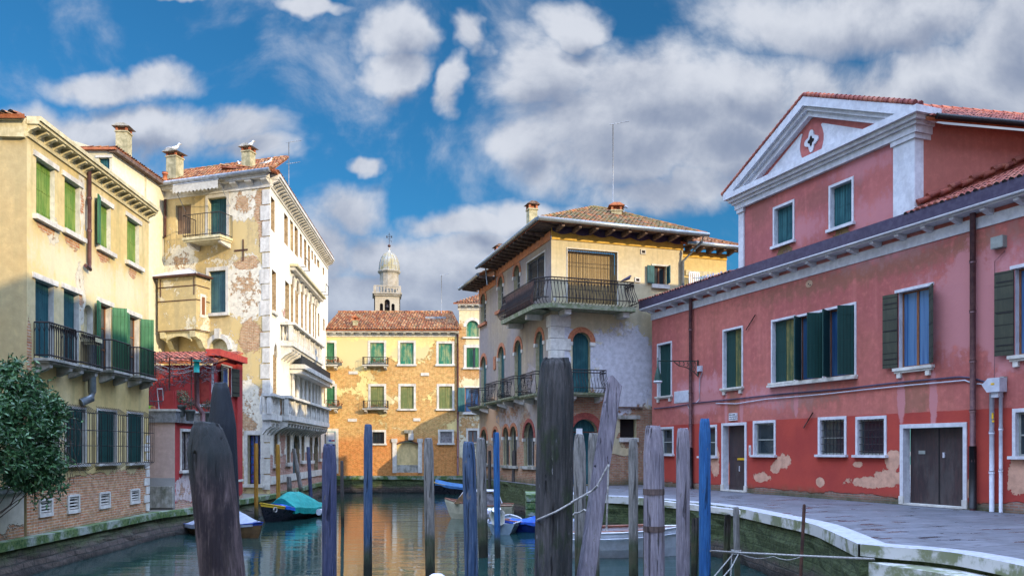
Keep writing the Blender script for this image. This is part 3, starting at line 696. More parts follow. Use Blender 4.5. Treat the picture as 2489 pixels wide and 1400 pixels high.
# ---------------------------------------------------------------- buildings
def px(Fm, xl, xr, yt, yb, ar=0): return (Fm.u(xl), Fm.u(xr), Fm.z(xl, yb), Fm.z(xl, yt), ar)
def B4(Fm, x, y, rx, rz): u, z = Fm.uz(x, y); return (u, z, rx, rz)
def back(B, pts, z0, z1, mat, name='wall'):
    """plain outer walls along a ground polyline (world x,y)"""
    for i in range(len(pts)-1):
        m = MB(); a, b = pts[i], pts[i+1]; m.face([(*a, z0), (*b, z0), (*b, z1), (*a, z1)], mat); m.obj(name, B)

# === A: yellow house on the left bank
FA = Fr((-12.48, 20.9), (-.053, 1)); FAs = Fr((-12.48, 20.9), (1, .053))
A = thing('canal_house', 'cream yellow house at left with tall green shutters, iron balconies and caged ground windows', 'house', (-12.48, 20.9, .9))
facade('wall A', (.54, .41, .17), (.63, .53, .31), (.62, .58, .46), ((.46, .17, .08), (.56, .30, .14), (.60, .52, .40)), zb=2.35, bstep=.8, uth=.0, soft=(((.40, .33, .16), [B4(FA, 120, 340, 4, .8), B4(FA, 260, 440, 4, .8)], .6), ((.66, .60, .44), [B4(FA, 190, 660, 5, .8), B4(FA, 300, 700, 2, 1.)], .6)),
       bth=-.15, bb=[B4(FA, 110, 545, .5, .25), B4(FA, 175, 585, .45, .25), B4(FA, 250, 620, .4, .22), B4(FA, 322, 662, .35, .25), B4(FA, 70, 870, .14, 1.1), B4(FA, 350, 1200, 1.4, .9), B4(FA, 290, 1180, 1.4, .5)],
       ub=[B4(FA, 200, 500, .22, 1.), B4(FA, 195, 730, .3, .9), B4(FA, 128, 560, .3, .4)], streak=.6, stain=(.34, .30, .13), moss=(.75,), nsc=.8)
facade('wall A side', (.47, .35, .17), (.42, .345, .19), (.55, .5, .36), uth=-.3, bth=-.4, streak=.5, stain=(.32, .27, .14), bb=[(-.05, 3.6, .12, 1.4)])
uA = FA.u(361.5); zA = 11.2
rows = {}
tops = [px(FA, 88, 133, 382, 523), px(FA, 157, 194, 430, 557), px(FA, 240, 269, 486, 599), px(FA, 309, 338, 526.5, 634)]
doors = [px(FA, 86, 131, 677, 864), px(FA, 155, 192, 701, 877), px(FA, 240, 269, 734, 897), px(FA, 311, 338, 763, 908)]
caged = [px(FA, 92, 140, 985, 1122), px(FA, 159, 206, 991, 1127), px(FA, 236, 281, 997, 1125), px(FA, 309, 345, 1004, 1124)]
niche = px(FA, 204, 226, 737, 823, 1); nic2 = px(FA, 207, 219, 480, 560, 1)
vents = [px(FA, 97, 123, 1218, 1248), px(FA, 166, 189, 1208, 1240), px(FA, 243, 264, 1201, 1229), px(FA, 318, 336, 1193, 1218)]
m = MB(); wall(m, 0, uA, .55, zA, tops+doors+caged+[niche, nic2]+vents, 'wall A', 'white stone', .2)
m.poly(arch(*niche), .18, .22, 'cream stone'); m.poly(arch(*nic2), .18, .22, 'white stone'); m.obj('wall', A, FA.M)
m = MB(); wall(m, -4.5, 0, .55, zA, [], 'wall A side'); m.obj('side_wall', A, FAs.M)
for i, t in enumerate(tops):
    window(A, FA, *t, sur=.13, lintel=True, sill=.13, dep=.2, kind='closed', mat='shutter lime', mat2='shutter lime' if i != 2 else 'shutter lime', frame='white paint')
# the open leaf of the third top window
a, b, c, d, _ = tops[2]; m = MB(); m.box(-(.42), 0, -.02, .02, c, d+.05, 'shutter green'); m.obj('shutter', A, FA.M @ T(a-.03, -.06) @ RZ(math.radians(16)))
for i, t in enumerate(doors):
    window(A, FA, *t, sur=.13, lintel=True, sill=0, dep=.22, kind='closed' if i < 2 else 'open', mat='shutter teal' if i < 2 else 'shutter green', frame='brown wood' , name='balcony_door', angs=(14, 62), lw=.42, mull=(1, 2))
for i, t in enumerate(caged):
    a, b, c, d, _ = t
    window(A, FA, *t, sur=.06, sill=.09, dep=.22, kind='half' if i else 'glass', mat='shutter dark', frame='grey box', mull=(1, 3), angs=(30, 0), cage=(a-.12, b+.14, c-.22, d+.12, .36, .22))
for t in vents:
    a, b, c, d, _ = t; m = MB(); m.box(a-.08, b+.08, -.05, .02, c-.1, c-.002, 'white stone'); m.box(a-.08, a-.002, -.04, .02, c, d+.05, 'white stone'); m.box(b+.002, b+.08, -.04, .02, c, d+.05, 'white stone'); m.box(a, b, -.04, .02, d+.002, d+.07, 'white stone')
    m.box(a, b, .1, .14, c, d, 'dark interior')
    for k in range(4): q = c+(d-c)*(k+.3)/4; m.box(a, b, .0, .05, q, q+.04, 'white stone')
    m.obj('vent', A, FA.M)
cornice(A, FA, -.02, uA, zA-.05, .52, .34, 'cream stone', sp=.43, bw=.13)
zr = zA+.47
m = MB(); m.box(-.62, -.02, -.12, .0, zA-.1, zA+.3, 'cream stone'); m.box(-.7, -.02, -.2, .0, zA+.302, zA+.42, 'cream stone'); m.obj('cornice_return', A, FAs.M)
m = MB(); m.tube([(-4.5, -.22, zA+.28), (-.72, -.22, zA+.28)], .1, 'zinc', 8); m.obj('gutter', A, FAs.M)
roof(A, FAs.W(-4.5, -.3, zA+.32), FAs.W(.3, -.3, zA+.42), FAs.W(-4.5, 4, zA+1.7)-FAs.W(-4.5, 0, zA+.42), [(0, 0), (4.6, 0), (2.6, 3.6), (0, 3.6)], 'roof tiles')
m = MB(); u_ = FA.u(360); m.face([FA.W(0, 0.02, zr), FA.W(uA, .02, zr), FA.W(uA-1.5, 4, zr+.35), FA.W(1.5, 4, zr+.35)], 'roof tiles'); m.obj('roof', A)
bal = [(px(FA, 76, 155, 800, 870), .45), (px(FA, 155, 216, 800, 886), .45), (px(FA, 233, 294, 800, 902), .5), (px(FA, 303, 358, 800, 912), .5)]
for i, (t, pr) in enumerate(bal):
    zz = [8.68, 8.6][0] if False else FA.z((76, 155, 233, 303)[i], (868, 884, 898, 911)[i])
    uu = (FA.u((80, 160, 236, 306)[i]), FA.u((150, 212, 284, 347)[i]))
    balcony(A, FA, uu[0], uu[1], zz, pr, .93, .13, sm='cream stone' if i < 0 else 'grey stone', sp=.115, brs='grey stone', scroll=1 if i < 2 else 0)
uD = FA.u(209); pipe(A, [FA.W(uD, -.1, FA.z(209, 402)), FA.W(uD, -.1, FA.z(209, 640)), FA.W(uD, -.12, FA.z(209, 655)), FA.W(uD-.25, -.1, FA.z(209, 650))], .06, 'copper brown')
uD = FA.u(222, -.2); z0 = FA.z(220, 838)
pipe(A, [FA.W(uD, -.22, z0), FA.W(uD, -.22, FA.z(222, 955)), FA.W(uD, -.2, FA.z(222, 970)), FA.W(uD-.3, -.02, FA.z(222, 982))], .115, 'zinc', 'stove_pipe', 10)
m = MB(); m.box(uD-.22, uD+.22, -.42, -.02, z0+.02, z0+.14, 'cream stone'); m.box(uD-.17, uD+.17, -.37, -.07, z0-.06, z0+.018, 'cream stone'); m.obj('pipe_cap', A, FA.M)
m = MB(); u_ = FA.u(355)
for k in range(9): z_ = .95+k*.3; m.box(uA-.28-(k % 2)*.16, uA+.02, -.03, .0, z_, z_+.26, 'white stone')
m.obj('quoins', A, FA.M)
back(A, [tuple(FA.W(uA, 0, 0))[:2], tuple(FA.W(uA, 6, 0))[:2]], .5, zA+.5, 'wall A side', 'rear_wall')

# NW: unseen block added on the near left, keeps sky light off A's side
NB = thing('left_light_blocker', 'plain unseen block added on the near left bank to keep sky light off the yellow house', 'house', (-22, -4, .9))
m = MB(); m.box(-32, -14.6, -22, 13., .6, 15.5, 'wall A side'); m.obj('wall', NB); m = MB(); m.box(-32.3, -14.3, -22.3, 13.3, 15.502, 15.8, 'terracotta'); m.obj('roof', NB)
# garden wall in front of the yellow house
FG = Fr((-12.52, 8.), (-.0, 1))
m = MB(); L = 12.85; m.box(0, L, 0, .35, .55, 2.02, 'wall G' if 'wall G' in MATS else facade('wall G', (.50, .46, .36), (.44, .42, .34), uth=.1, zb=1.15, streak=.6, moss=(.7,)))
gw = tag(m.obj('garden_wall', None, FG.M), 'low weathered plaster garden wall under the bush at far left', 'wall')
m = MB(); m.box(-.02, L+.03, -.09, .44, 2.024, 2.16, 'grey stone'); m.obj('coping', gw, FG.M)

# === D: house with gable behind the yellow one
FD = Fr((-18.7, 38.), (.04, 1)); FDs = Fr((-18.7, 38.), (1, -.04))
Dh = thing('rear_house', 'pale house rising behind the yellow house with a small green shuttered window', 'house', (-18.7, 38, 1))
facade('wall D', (.60, .56, .40), (.56, .53, .38), uth=-.4, bth=-.6, streak=.2); facade('wall D side', (.74, .70, .52), (.70, .66, .5), uth=-.4, bth=-.6, streak=.15)
wt = px(FDs, 240, 266, 384, 420)
m = MB(); wall(m, -5, 0, .5, FDs.z(272, 372), [wt], 'wall D'); z1 = FDs.z(273, 372); m.face([(-5, 0, z1), (0, 0, z1), (-5, 0, z1+1.6)], 'wall D'); m.obj('wall', Dh, FDs.M)
window(Dh, FDs, *wt, sur=.1, lintel=True, sill=.08, kind='closed', mat='shutter teal')
m = MB(); wall(m, 0, 8, .5, z1, [], 'wall D side'); m.obj('side_wall', Dh, FD.M)
m = MB(); m.box(-.1, 8, -.28, .1, z1, z1+.16, 'old beam'); m.box(3.1, 3.24, -.02, .05, z1-4, z1-.01, 'cream stone'); m.obj('eaves', Dh, FD.M)
roof(Dh, FD.W(-.2, -.25, z1+.2), FD.W(8, -.25, z1+.2), FD.W(0, 5, z1+.25)-FD.W(0, 0, z1+.2), [(0, 0), (8, 0), (8, 5), (0, 5)], 'roof tiles')
p = FD.W(FD.u(318), .35, z1+.3); chimney(Dh, p, .55, 1.25, ang=math.radians(2))

# === B: tall peeling palazzo
FB = Fr((-12.2, 41.), (5.95, -2.05)); FR = Fr((-12.2, 41.), (-.07, 1))
Bp = thing('peeling_palazzo', 'tall four storey palazzo with peeling cream plaster, white canal front and tiled roof', 'palazzo', (-12.2, 41, 1))
zB = 16.35
facade('wall B', (.56, .44, .22), (.50, .38, .18), (.74, .69, .56), ((.44, .21, .10), (.55, .33, .16), (.66, .58, .42)), uth=.50, bth=.34, streak=.6, stain=(.34, .27, .15), nsc=.75,
       bb=[B4(FB, 635, 500, .45, 1.), B4(FB, 640, 555, .3, 1.2), B4(FB, 610, 820, .75, .8), B4(FB, 600, 640, .8, .35), B4(FB, 375, 520, .5, 2.4), B4(FB, 645, 960, .4, .5), B4(FB, 585, 1170, .4, .8), B4(FB, 645, 1150, .3, .9)],
       ub=[B4(FB, 590, 490, 1.3, 1.), B4(FB, 600, 700, 1.6, 1.7), B4(FB, 540, 860, 1., 1.), B4(FB, 600, 1030, 1.2, 2.2), B4(FB, 440, 640, 1.2, .9)],
       pb=[(*B4(FB, 580, 560, .55, 1.2), (.58, .44, .20)), B4(FB, 575, 800, .35, 2.), B4(FB, 625, 900, .4, 1.4)])
facade('wall Bs', (.80, .76, .64), (.84, .81, .72), (.80, .74, .60), ((.46, .18, .13), (.50, .27, .19), (.58, .50, .45)), uth=-.05, bth=-.3, streak=.25, stain=(.6, .52, .36), zb=2.9, bstep=.9, nsc=.6,
       bb=[B4(FR, 687, 1050, .7, 1.5)], ub=[B4(FR, 690, 760, .8, .6), B4(FR, 672, 1010, 1.4, 1.4)])
ul = FB.u(352)
wB = [px(FB, 427, 464, 500, 571), px(FB, 506, 551, 483, 593), px(FB, 508.5, 549, 660, 762), px(FB, 508, 556, 824, 872, 1), px(FB, 602, 634, 1057, 1176)]
m = MB(); wall(m, ul, 0, .4, zB, wB, 'wall B', 'cream stone', .3)
m.poly(arch(*wB[3]), .28, .32, 'cream stone'); m.obj('wall', Bp, FB.M)
window(Bp, FB, *wB[0], sur=.0, sill=0, kind='closed', mat='shutter brown', dep=.25)
window(Bp, FB, *wB[1], sur=.16, sill=0, kind='closed', mat='shutter teal', dep=.3, name='balcony_door')
window(Bp, FB, *wB[2], sur=.18, sill=.16, kind='closed', mat='shutter blue', dep=.22, brackets=False)
a, b, c, d, _ = wB[3]; m = MB(); o_ = arch(a, b, c, d, 1)[2:]
ow = arch(a-.22, b+.22, c, d+.24, 1)[2:]
for i in range(len(o_)-1): m.poly([o_[i], ow[i], ow[i+1], o_[i+1]], -.08, .05, 'white stone')
m.box((a+b)/2-.16, (a+b)/2+.16, -.16, .0, d-.02, d+.5, 'white stone'); m.obj('arch_moulding', Bp, FB.M)
window(Bp, FB, *wB[4], sur=.2, sill=.16, kind='glass', pane_tint='stained glass', frame='iron', dep=.25, name='water_door', mull=(2, 4))
zb_ = FB.z(474, 590); balcony(Bp, FB, FB.u(475), FB.u(566), zb_, 1.0, 1.15, .22, sm='cream stone', sp=.15)
m = MB(); a0, a1 = FB.u(452), FB.u(560); zt = FB.z(463, 462)
n = 24
for k in range(n):
    x0, x1 = a0+(a1-a0)*k/n, a0+(a1-a0)*(k+1)/n; s0 = -.02*abs(math.sin(k*math.pi/2)); q = .10 if k % 2 else .02
    m.face([(x0, -.02, zt+.30), (x1, -.02, zt+.30), (x1, -.95, zt-.02), (x0, -.95, zt-.02)], 'awning cloth')
    m.face([(x0, -.96, zt-.02), (x1, -.96, zt-.02), (x1, -.97, zt-.48+.09*((k+1) % 2)), (x0, -.97, zt-.48+.09*(k % 2))], 'awning cloth')
aw = tag(m.obj('awning', None, FB.M), 'faded grey scalloped awning over the top balcony door of the peeling palazzo', 'awning')
m = MB()
for q in (a0, a1): m.tube([(q, -.02, zt-1.1), (q, -.95, zt-.02)], .02, 'lead grey', 5)
m.tube([(a0, -.95, zt-.02), (a1, -.95, zt-.02)], .03, 'lead grey', 5); m.obj('frame', aw, FB.M)
# oriel box
pr = 1.0; o0, o1 = FB.u(384, -pr), FB.u(477, -pr); oz0, oz1 = FB.z(477, 803, -pr), FB.z(477, 668, -pr)
m = MB(); m.box(o0, o1, -pr, 0, oz0, oz1, 'wall O' if 'wall O' in MATS else facade('wall O', (.50, .40, .20), (.46, .37, .19), (.68, .63, .48), core_=3., uth=.62, bth=-.35, nsc=1.1, streak=.3)); orl = m.obj('oriel', Bp, FB.M)
for z_ in (oz1-.55, oz0+1.55, oz0+.02): m = MB(); m.box(o0-.01, o1+.015, -pr-.02, -.0, z_, z_+.05, 'rusty iron'); m.obj('iron_band', orl, FB.M)
for u_ in (o0+.15, o1-.15): m = MB(); m.box(u_, u_+.04, -pr-.03, -pr, oz1-1., oz1-.1, 'rusty iron'); m.obj('iron_strap', orl, FB.M)
m = MB(); m.box(o1, o1+.03, -.72, -.3, oz1-2.1, oz1-.9, 'white stone'); m.box(o1+.03, o1+.045, -.62, -.40, oz1-1.95, oz1-1.05, 'brown wood'); m.obj('side_window', orl, FB.M)
m = MB(); ap = ((o0+o1)/2, -.1, oz1+.62); e = .22
c4 = [(o0-e, -pr-e, oz1+.05), (o1+e, -pr-e, oz1+.05), (o1+e, .0, oz1+.05), (o0-e, .0, oz1+.05)]
for i in range(3 if False else 4): m.face([c4[i], c4[(i+1) % 4], ap], 'white paint' if i == 0 else 'lead grey')
m.face([(x, y, z-.1) for x, y, z in c4], 'rusty iron')
for i in range(4): p, q = c4[i], c4[(i+1) % 4]; m.face([p, q, (q[0], q[1], q[2]-.1), (p[0], p[1], p[2]-.1)], 'rusty iron')
for i in (0, 1): m.tube([c4[i], ap], .04, 'white stone', 5)
m.obj('oriel_roof', orl, FB.M)
m = MB()
for u_ in (o0+.1, o1-.42): m.poly([(0, oz0-.9), (0, oz0-.003), (-pr, oz0-.003), (-pr*.96, oz0-.3), (-pr*.55, oz0-.42), (-pr*.3, oz0-.8)], u_, u_+.34, 'cream stone', 0)
am = arch(o0+.45, o1-.43, oz0-1.2, oz0-.15, 3); m.poly([(o0+.44, oz0-.5), (o0+.44, oz0-.003), (o1-.42, oz0-.003), (o1-.42, oz0-.5)]+[(x, oz0-.5+(z-oz0+.46)*.9) for x, z in am[2:]], -pr*.9, -pr*.8, 'cream stone'); m.obj('bracket', orl, FB.M)
for i, x in enumerate((383, 390)): pipe(Bp, [FB.W(FB.u(x), -.1, zB), FB.W(FB.u(x), -.1, FB.z(x, 830))], .07, 'copper brown')
pipe(Bp, [FB.W(FB.u(405), -.1, zB), FB.W(FB.u(405), -.1, FB.z(405, 575)), FB.W(FB.u(391), -.12, FB.z(405, 590))], .06, 'copper brown')
pipe(Bp, [FB.W(FB.u(360), -.1, FB.z(360, 605)), FB.W(FB.u(383), -.1, FB.z(383, 590))], .06, 'copper brown')
cornice(Bp, FB, ul, 0, zB, .68, .35, 'white stone', sp=.95, bw=.38)
m = MB(); m.tube([(ul, -.45, zB+.7), (.3, -.45, zB+.7)], .13, 'lead grey', 8); m.obj('gutter', Bp, FB.M)
m = MB()
for k in range(19):
    z_ = 1.1+k*.8; q = .42 if k % 2 else .3; m.box(-q-.15, .0, -.035, 0, z_, z_+.74, 'white stone')
m.obj('quoins', Bp, FB.M)
m = MB()
for k in range(5):
    u_, z_ = FB.uz(598, 610); 
m.box(u_-.7, u_+.1, -.03, .0, z_+.02, z_+.1, 'rusty iron'); m.box(u_-.2, u_-.12, -.04, -.03, z_-.5, z_+.6, 'rusty iron'); m.obj('wall_anchor', Bp, FB.M)
# canal front of the palazzo
uR = FR.u(797)
X = lambda *t: px(FR, *t)
top = [X(658.5, 667.5, 476.5, 556.5), X(690.7, 699.7, 516.5, 589.7), X(716, 724, 547, 617), X(728.7, 734, 565.7, 623), X(739, 744.7, 579, 643), X(748.5, 753.6, 594, 655), X(757, 761, 607, 628.5), X(764, 768, 617.5, 639), X(771, 776, 628.5, 646), X(784.4, 788, 649, 666)]
nich = X(705, 712.7, 532.5, 605)
mid_ = [X(661, 671, 654, 754), X(693, 703, 681, 775)]
logA = [X(706.6, 713, 667, 783, 2), X(717.4, 725, 677, 787, 2), X(731.4, 736.4, 690, 797, 2), X(741.6, 745.4, 701, 805, 2), X(750.6, 755.6, 712.4, 812, 2), X(760, 763.4, 723, 818, 2), X(766, 769, 729, 822, 2)]
mid2 = [X(772.6, 776.4, 760, 816), X(785.4, 789, 774, 802)]
low0 = X(663.6, 672, 834, 968, 2)
logB = [X(708.5, 714.5, 864, 978, 2), X(719, 726, 868, 981, 2), X(732, 738, 876, 983, 2), X(742, 747.5, 879, 986, 2), X(751.5, 757, 887, 988, 2), X(759.5, 763.5, 889, 990, 2), X(767, 771, 893, 991, 2), X(774.5, 778.5, 901, 992, 2)]
low9 = X(787, 790.4, 908, 980, 2)
gr = [X(665, 674, 1042.6, 1127.6), X(696, 704, 1044, 1124), X(731.5, 739, 1047.5, 1119), X(752, 759, 1051, 1119), X(775, 779, 1053, 1114), X(788.5, 792, 1055, 1110)]
gd = [X(712, 728, 1048.7, 1163, 1), X(763, 773, 1053.6, 1159, 1)]
m = MB(); wall(m, 0, uR, .4, zB, top+[nich]+mid_+logA+mid2+[low0]+logB+[low9]+gr+gd, 'wall Bs', 'cream void', .34); m.poly(arch(*nich), .12, .2, 'cream stone'); m.obj('canal_wall', Bp, FR.M)
for t in top: window(Bp, FR, *t, sur=0, sill=0, kind='closed', mat='shutter brown', dep=.3)
for i, t in enumerate(mid_+mid2): window(Bp, FR, *t, sur=0 if i != 1 else .0, sill=.15 if i < 2 else 0, kind='closed', mat=('shutter brown', 'shutter bronze', 'shutter brown', 'shutter teal')[i], dep=.3)
for t in logA: window(Bp, FR, *t, sur=.12, sill=0, kind='nojamb', mat='blind', dep=.4, proud=.08)
for i, t in enumerate(logB): window(Bp, FR, *t, sur=.12, sill=0, kind='glass' if i != 2 else 'nojamb', mat='shutter dark', dep=.4, proud=.1, frame='iron', mull=(0, 3))
for t in (low0, low9): window(Bp, FR, *t, sur=.1, sill=0, kind='nojamb', mat='blind', dep=.35, proud=.05)
for t in gr: window(Bp, FR, *t, sur=.15, sill=.2, kind='glass', dep=.25, frame='iron', mull=(1, 3))
for t in gd: window(Bp, FR, *t, sur=.2, sill=0, kind='nojamb', mat='shutter blue', dep=.35, name='water_gate')
cornice(Bp, FR, 0.1, uR, zB, .7, .45, 'white stone', sp=.52, bw=.2)
m = MB(); z_ = FR.z(704, 640); z2 = FR.z(777, 719)
zz = (z_+z2)/2-.2; m.box(FR.u(704), FR.u(777), -.45, .0, zz, zz+.14, 'cream stone'); m.box(FR.u(704)+.1, FR.u(777)-.1, -.3, .0, zz-.2, zz-.002, 'white stone'); m.obj('hood_moulding', Bp, FR.M)
def stone_balcony(B, Fm, u0, u1, z, h, proj, name='stone_balcony'):
    m = MB(); m.box(u0, u1, -proj, -.003, z-.28, z, 'white stone'); m.box(u0-.08, u1+.08, -proj-.1, -.003, z+h-.13, z+h, 'white stone'); m.box(u0+.1, u1-.1, -proj+.1, -.003, z-.42, z-.282, 'white stone')
    n = int((u1-u0)/.42)
    for k in range(n+1):
        q = u0+.1+(u1-u0-.2)*k/n
        if k % 4 == 0: m.box(q-.12, q+.12, -proj+.04, -proj+.26, z+.002, z+h-.132, 'white stone')
        else: m.lathe((q, -proj+.15, z), [(.06, .0), (.05, .12), (.1, h*.3), (.045, h*.6), (.06, h*.84)], 'white stone', 8)
    for k in range(2): m.lathe((u0+.15, -proj+.36+k*.22, z), [(.06, .0), (.05, .12), (.1, h*.3), (.045, h*.6), (.06, h*.84)], 'white stone', 8)
    for k in range(int((u1-u0)/.8)+1):
        q = u0+.1+(u1-u0-.5)*k/max(1, int((u1-u0)/.8)); m.poly([(0, z-1.), (0, z-.422), (-proj*.85, z-.422), (-proj*.8, z-.6), (-proj*.35, z-.75)], q, q+.26, 'white stone', 0)
    return m.obj(name, B, Fm.M)
zl = FR.z(716, 1012, -.65); stone_balcony(Bp, FR, FR.u(697, -.65), FR.u(797, -.65)-.1, zl, 1.0, .78)
stone_balcony(Bp, FR, FR.u(662, -.5), FR.u(686, -.5), FR.z(662, 1006, -.5), 1.0, .5)
z3 = FR.z(709, 828, -.6); stone_balcony(Bp, FR, FR.u(709, -.6), FR.u(783, -.6), z3, .98, .7)
m = MB(); m.box(FR.u(707), FR.u(782), -.6, -.005, z3-1.0, z3-.45, 'tarred timber'); m.box(FR.u(703), FR.u(784), -.85, -.006, z3-1.25, z3-1.003, 'white stone'); m.box(FR.u(704), FR.u(783), -.7, -.007, z3-1.5, z3-1.253, 'white stone'); m.obj('loggia_cornice', Bp, FR.M)
for t in logB[:1]+logB[1:]:
    a, b = t[:2]
    m = MB(); q = a-.16; m.lathe((q, -.12, t[2]), [(.14, 0), (.1, .2), (.1, (t[3]-t[2])*.66), (.2, (t[3]-t[2])*.74)], 'white stone', 10); m.obj('column', Bp, FR.M)
m = MB(); m.box(.05, uR, -.06, .0, 1.35, 1.75, 'white stone'); m.obj('plinth', Bp, FR.M)
for (x, y) in ((733, 645), (783, 706)):
    u_, z_ = FR.uz(x, y, -.5); m = MB(); m.tube([(u_, 0, z_-.1), (u_, -.75, z_-.1), (u_, -.75, z_+.45), (u_+1.0, -.75, z_+.45), (u_+1.0, -.75, z_-.1), (u_+1., 0, z_-.1)], .025, 'iron', 5); m.obj('floodlight_bracket', Bp, FR.M)
back(Bp, [tuple(FR.W(uR, 0, 0))[:2], tuple(FR.W(uR, 9, 0))[:2]], .4, zB+1, 'wall Bs', 'rear_wall')
P0 = FB.W(ul, -.45, zB+.72); P1 = FB.W(.4, -.45, zB+.72)
roof(Bp, P0, P1, FB.W(0, 5, zB+3.75)-FB.W(0, 0, zB+1.0), [(0, 0), ((P1-P0).length, 0), ((P1-P0).length-1.5, 4.0), (0, 4.0)], 'roof tiles', ridge=[((0, 4.0), ((P1-P0).length-1.5, 4.0)), (((P1-P0).length-.05, 0), ((P1-P0).length-1.5, 4.0))])
Q0 = FR.W(-.4, -.4, zB+.75); Q1 = FR.W(uR, -.4, zB+.75)
roof(Bp, Q0, Q1, FR.W(0, 4, zB+2.3)-FR.W(0, 0, zB+1.1), [(0, 0), ((Q1-Q0).length, 0), ((Q1-Q0).length-3, 3.6), (2.6, 3.6)], 'roof tiles')
Yc = 43.6
chimney(Bp, at(425, 430, 43.6), .62, at(0, 386, 43.4).z-at(0, 430, 43.4).z, ang=math.radians(-16)); chimney(Bp, at(604, 410, 42.5), .5, at(0, 373, 42.5).z-at(0, 410, 42.5).z, ang=math.radians(-16))
m = MB(); c_ = at(401, 447, 43); m.tube([c_, c_+Vector((0, 0, .5))], .12, 'terracotta', 8); m.tube([c_+Vector((0, 0, .5)), c_+Vector((0, 0, .6))], .16, 'terracotta', 8); m.obj('chimney_pot', Bp)

# === E: red house with terrace between A and B
FEf = Fr((-12.57, 30.3), (1, 0)); FE = Fr((-12.57, 30.3), (.03, 1)); FEu = Fr((-12.47, 33.8), (1, 0))
E = thing('red_house', 'small red house with a roof terrace between the yellow house and the palazzo', 'house', (-12.57, 30.3, .9))
facade('wall E', (.40, .050, .045), (.33, .040, .045), (.55, .46, .44), ((.42, .2, .14), (.5, .3, .2), (.5, .45, .4)), uth=-.25, bth=-.5, zb=1.15, streak=.25, stain=(.2, .04, .05), ub=[B4(FE, 470, 1180, 1.2, .7), B4(FE, 440, 1190, .6, .5)])
facade('wall E pink', (.55, .40, .34), (.50, .37, .32), uth=-.3, bth=-.6, streak=.2, split=(2.05, (.36, .36, .35), (.30, .30, .30)))
zt = 4.12
wE = [px(FE, 440, 470, 1048, 1143), px(FE, 572, 582, 1040, 1165)]
uE = FE.u(584)
m = MB(); wall(m, -2.6, 0, .5, zt, [], 'wall E pink'); m.obj('front_wall', E, FEf.M)
m = MB(); wall(m, 0, uE, .5, zt, wE, 'wall E', 'white stone', .15); m.obj('side_wall', E, FE.M)
window(E, FE, *wE[0], sur=.1, sill=.1, kind='glass', frame='iron', pane_tint='clear cover', mull=(1, 0), dep=.15)
window(E, FE, *wE[1], sur=.08, sill=.1, kind='glass', frame='iron', bars=(4, 3))
m = MB(); m.box(-2.6, .06, -.08, .25, zt+.002, zt+.42, 'lead grey'); m.box(-2.6, .1, -.12, .25, zt+.422, zt+.5, 'white stone'); m.obj('parapet', E, FEf.M)
m = MB(); m.box(.26, 3.5, -.08, .2, zt+.002, zt+.42, 'lead grey'); m.box(.26, 3.5, -.12, .2, zt+.422, zt+.5, 'white stone'); m.obj('parapet', E, FE.M)
m = MB(); m.face([(-16, 30.4, zt-.05), (-12.5, 30.4, zt-.05), (-12.4, 38, zt-.05), (-16, 38, zt-.05)], 'grey stone'); m.obj('terrace_floor', E)
m = MB(); m.box(-.95, -.05, -.12, .02, .95, 1.75, 'grey stone'); m.box(-2.5, -.97, -.3, .02, .7, 1.35, 'white stone'); m.obj('plinth', E, FEf.M)
zr0 = FEu.z(517, 893); 
wU = px(FE, 539, 562, 888, 960)
m = MB(); wall(m, -4.2, 0, zt-.1, zr0+.1, [px(FEu, 484, 508, 905, 982)], 'wall E', 'red trim', .12); m.obj('upper_wall', E, FEu.M)
m = MB(); a, b, c, d, _ = px(FEu, 484, 508, 905, 982); m.box(a, b, .1, .14, c, d, 'red trim'); m.box(a-.06, b+.2, -.06, -.0, c-.1, c-.002, 'white paint'); m.obj('shutter', E, FEu.M)
m = MB(); wall(m, FE.u(518), uE, zt-.1, zr0+.5, [wU], 'wall E', 'red trim', .12); m.obj('upper_wall', E, FE.M)
window(E, FE, *wU, sur=.06, sill=0, kind='open', mat='shutter khaki', frame='white paint', angs=(15, 15), lw=.5, mull=(0, 0), pane_tint='pane_tint')
m = MB(); m.box(FE.u(572), uE+.02, -.1, .0, .9, zr0+.6, 'wall E'); m.obj('pilaster', E, FE.M)
m = MB(); m.box(FE.u(517), uE+.1, -.3, .3, zr0+.5, zr0+.78, 'red trim'); m.obj('fascia', E, FE.M)
roof(E, FEu.W(-4.2, -.45, zr0+.18), FEu.W(.25, -.45, zr0+.22), FEu.W(0, 4, zr0+1.05)-FEu.W(0, 0, zr0+.18), [(0, 0), (4.45, 0), (4.45, 3.7), (0, 3.7)], 'red tiles')
pipe(E, [at(517, 890, 33.6), at(517, 1010, 33.6)], .05, 'pvc')
m = MB(); c1 = at(478, 872, 30.4); c2 = at(479, 985, 30.4); c3 = at(493, 1005, 30.4); c4_ = at(493, 1030, 30.4)
m.tube([c1-Vector((0, 0, .12)), at(478, 905, 30.4)], .1, 'teal paint', 10); m.tube([c1-Vector((0, 0, .1)), c1-Vector((0, 0, .04))], .15, 'teal paint', 10); m.tube([at(478, 905, 30.4), c2, c3, c4_], .09, 'copper brown', 10); m.obj('flue', E)
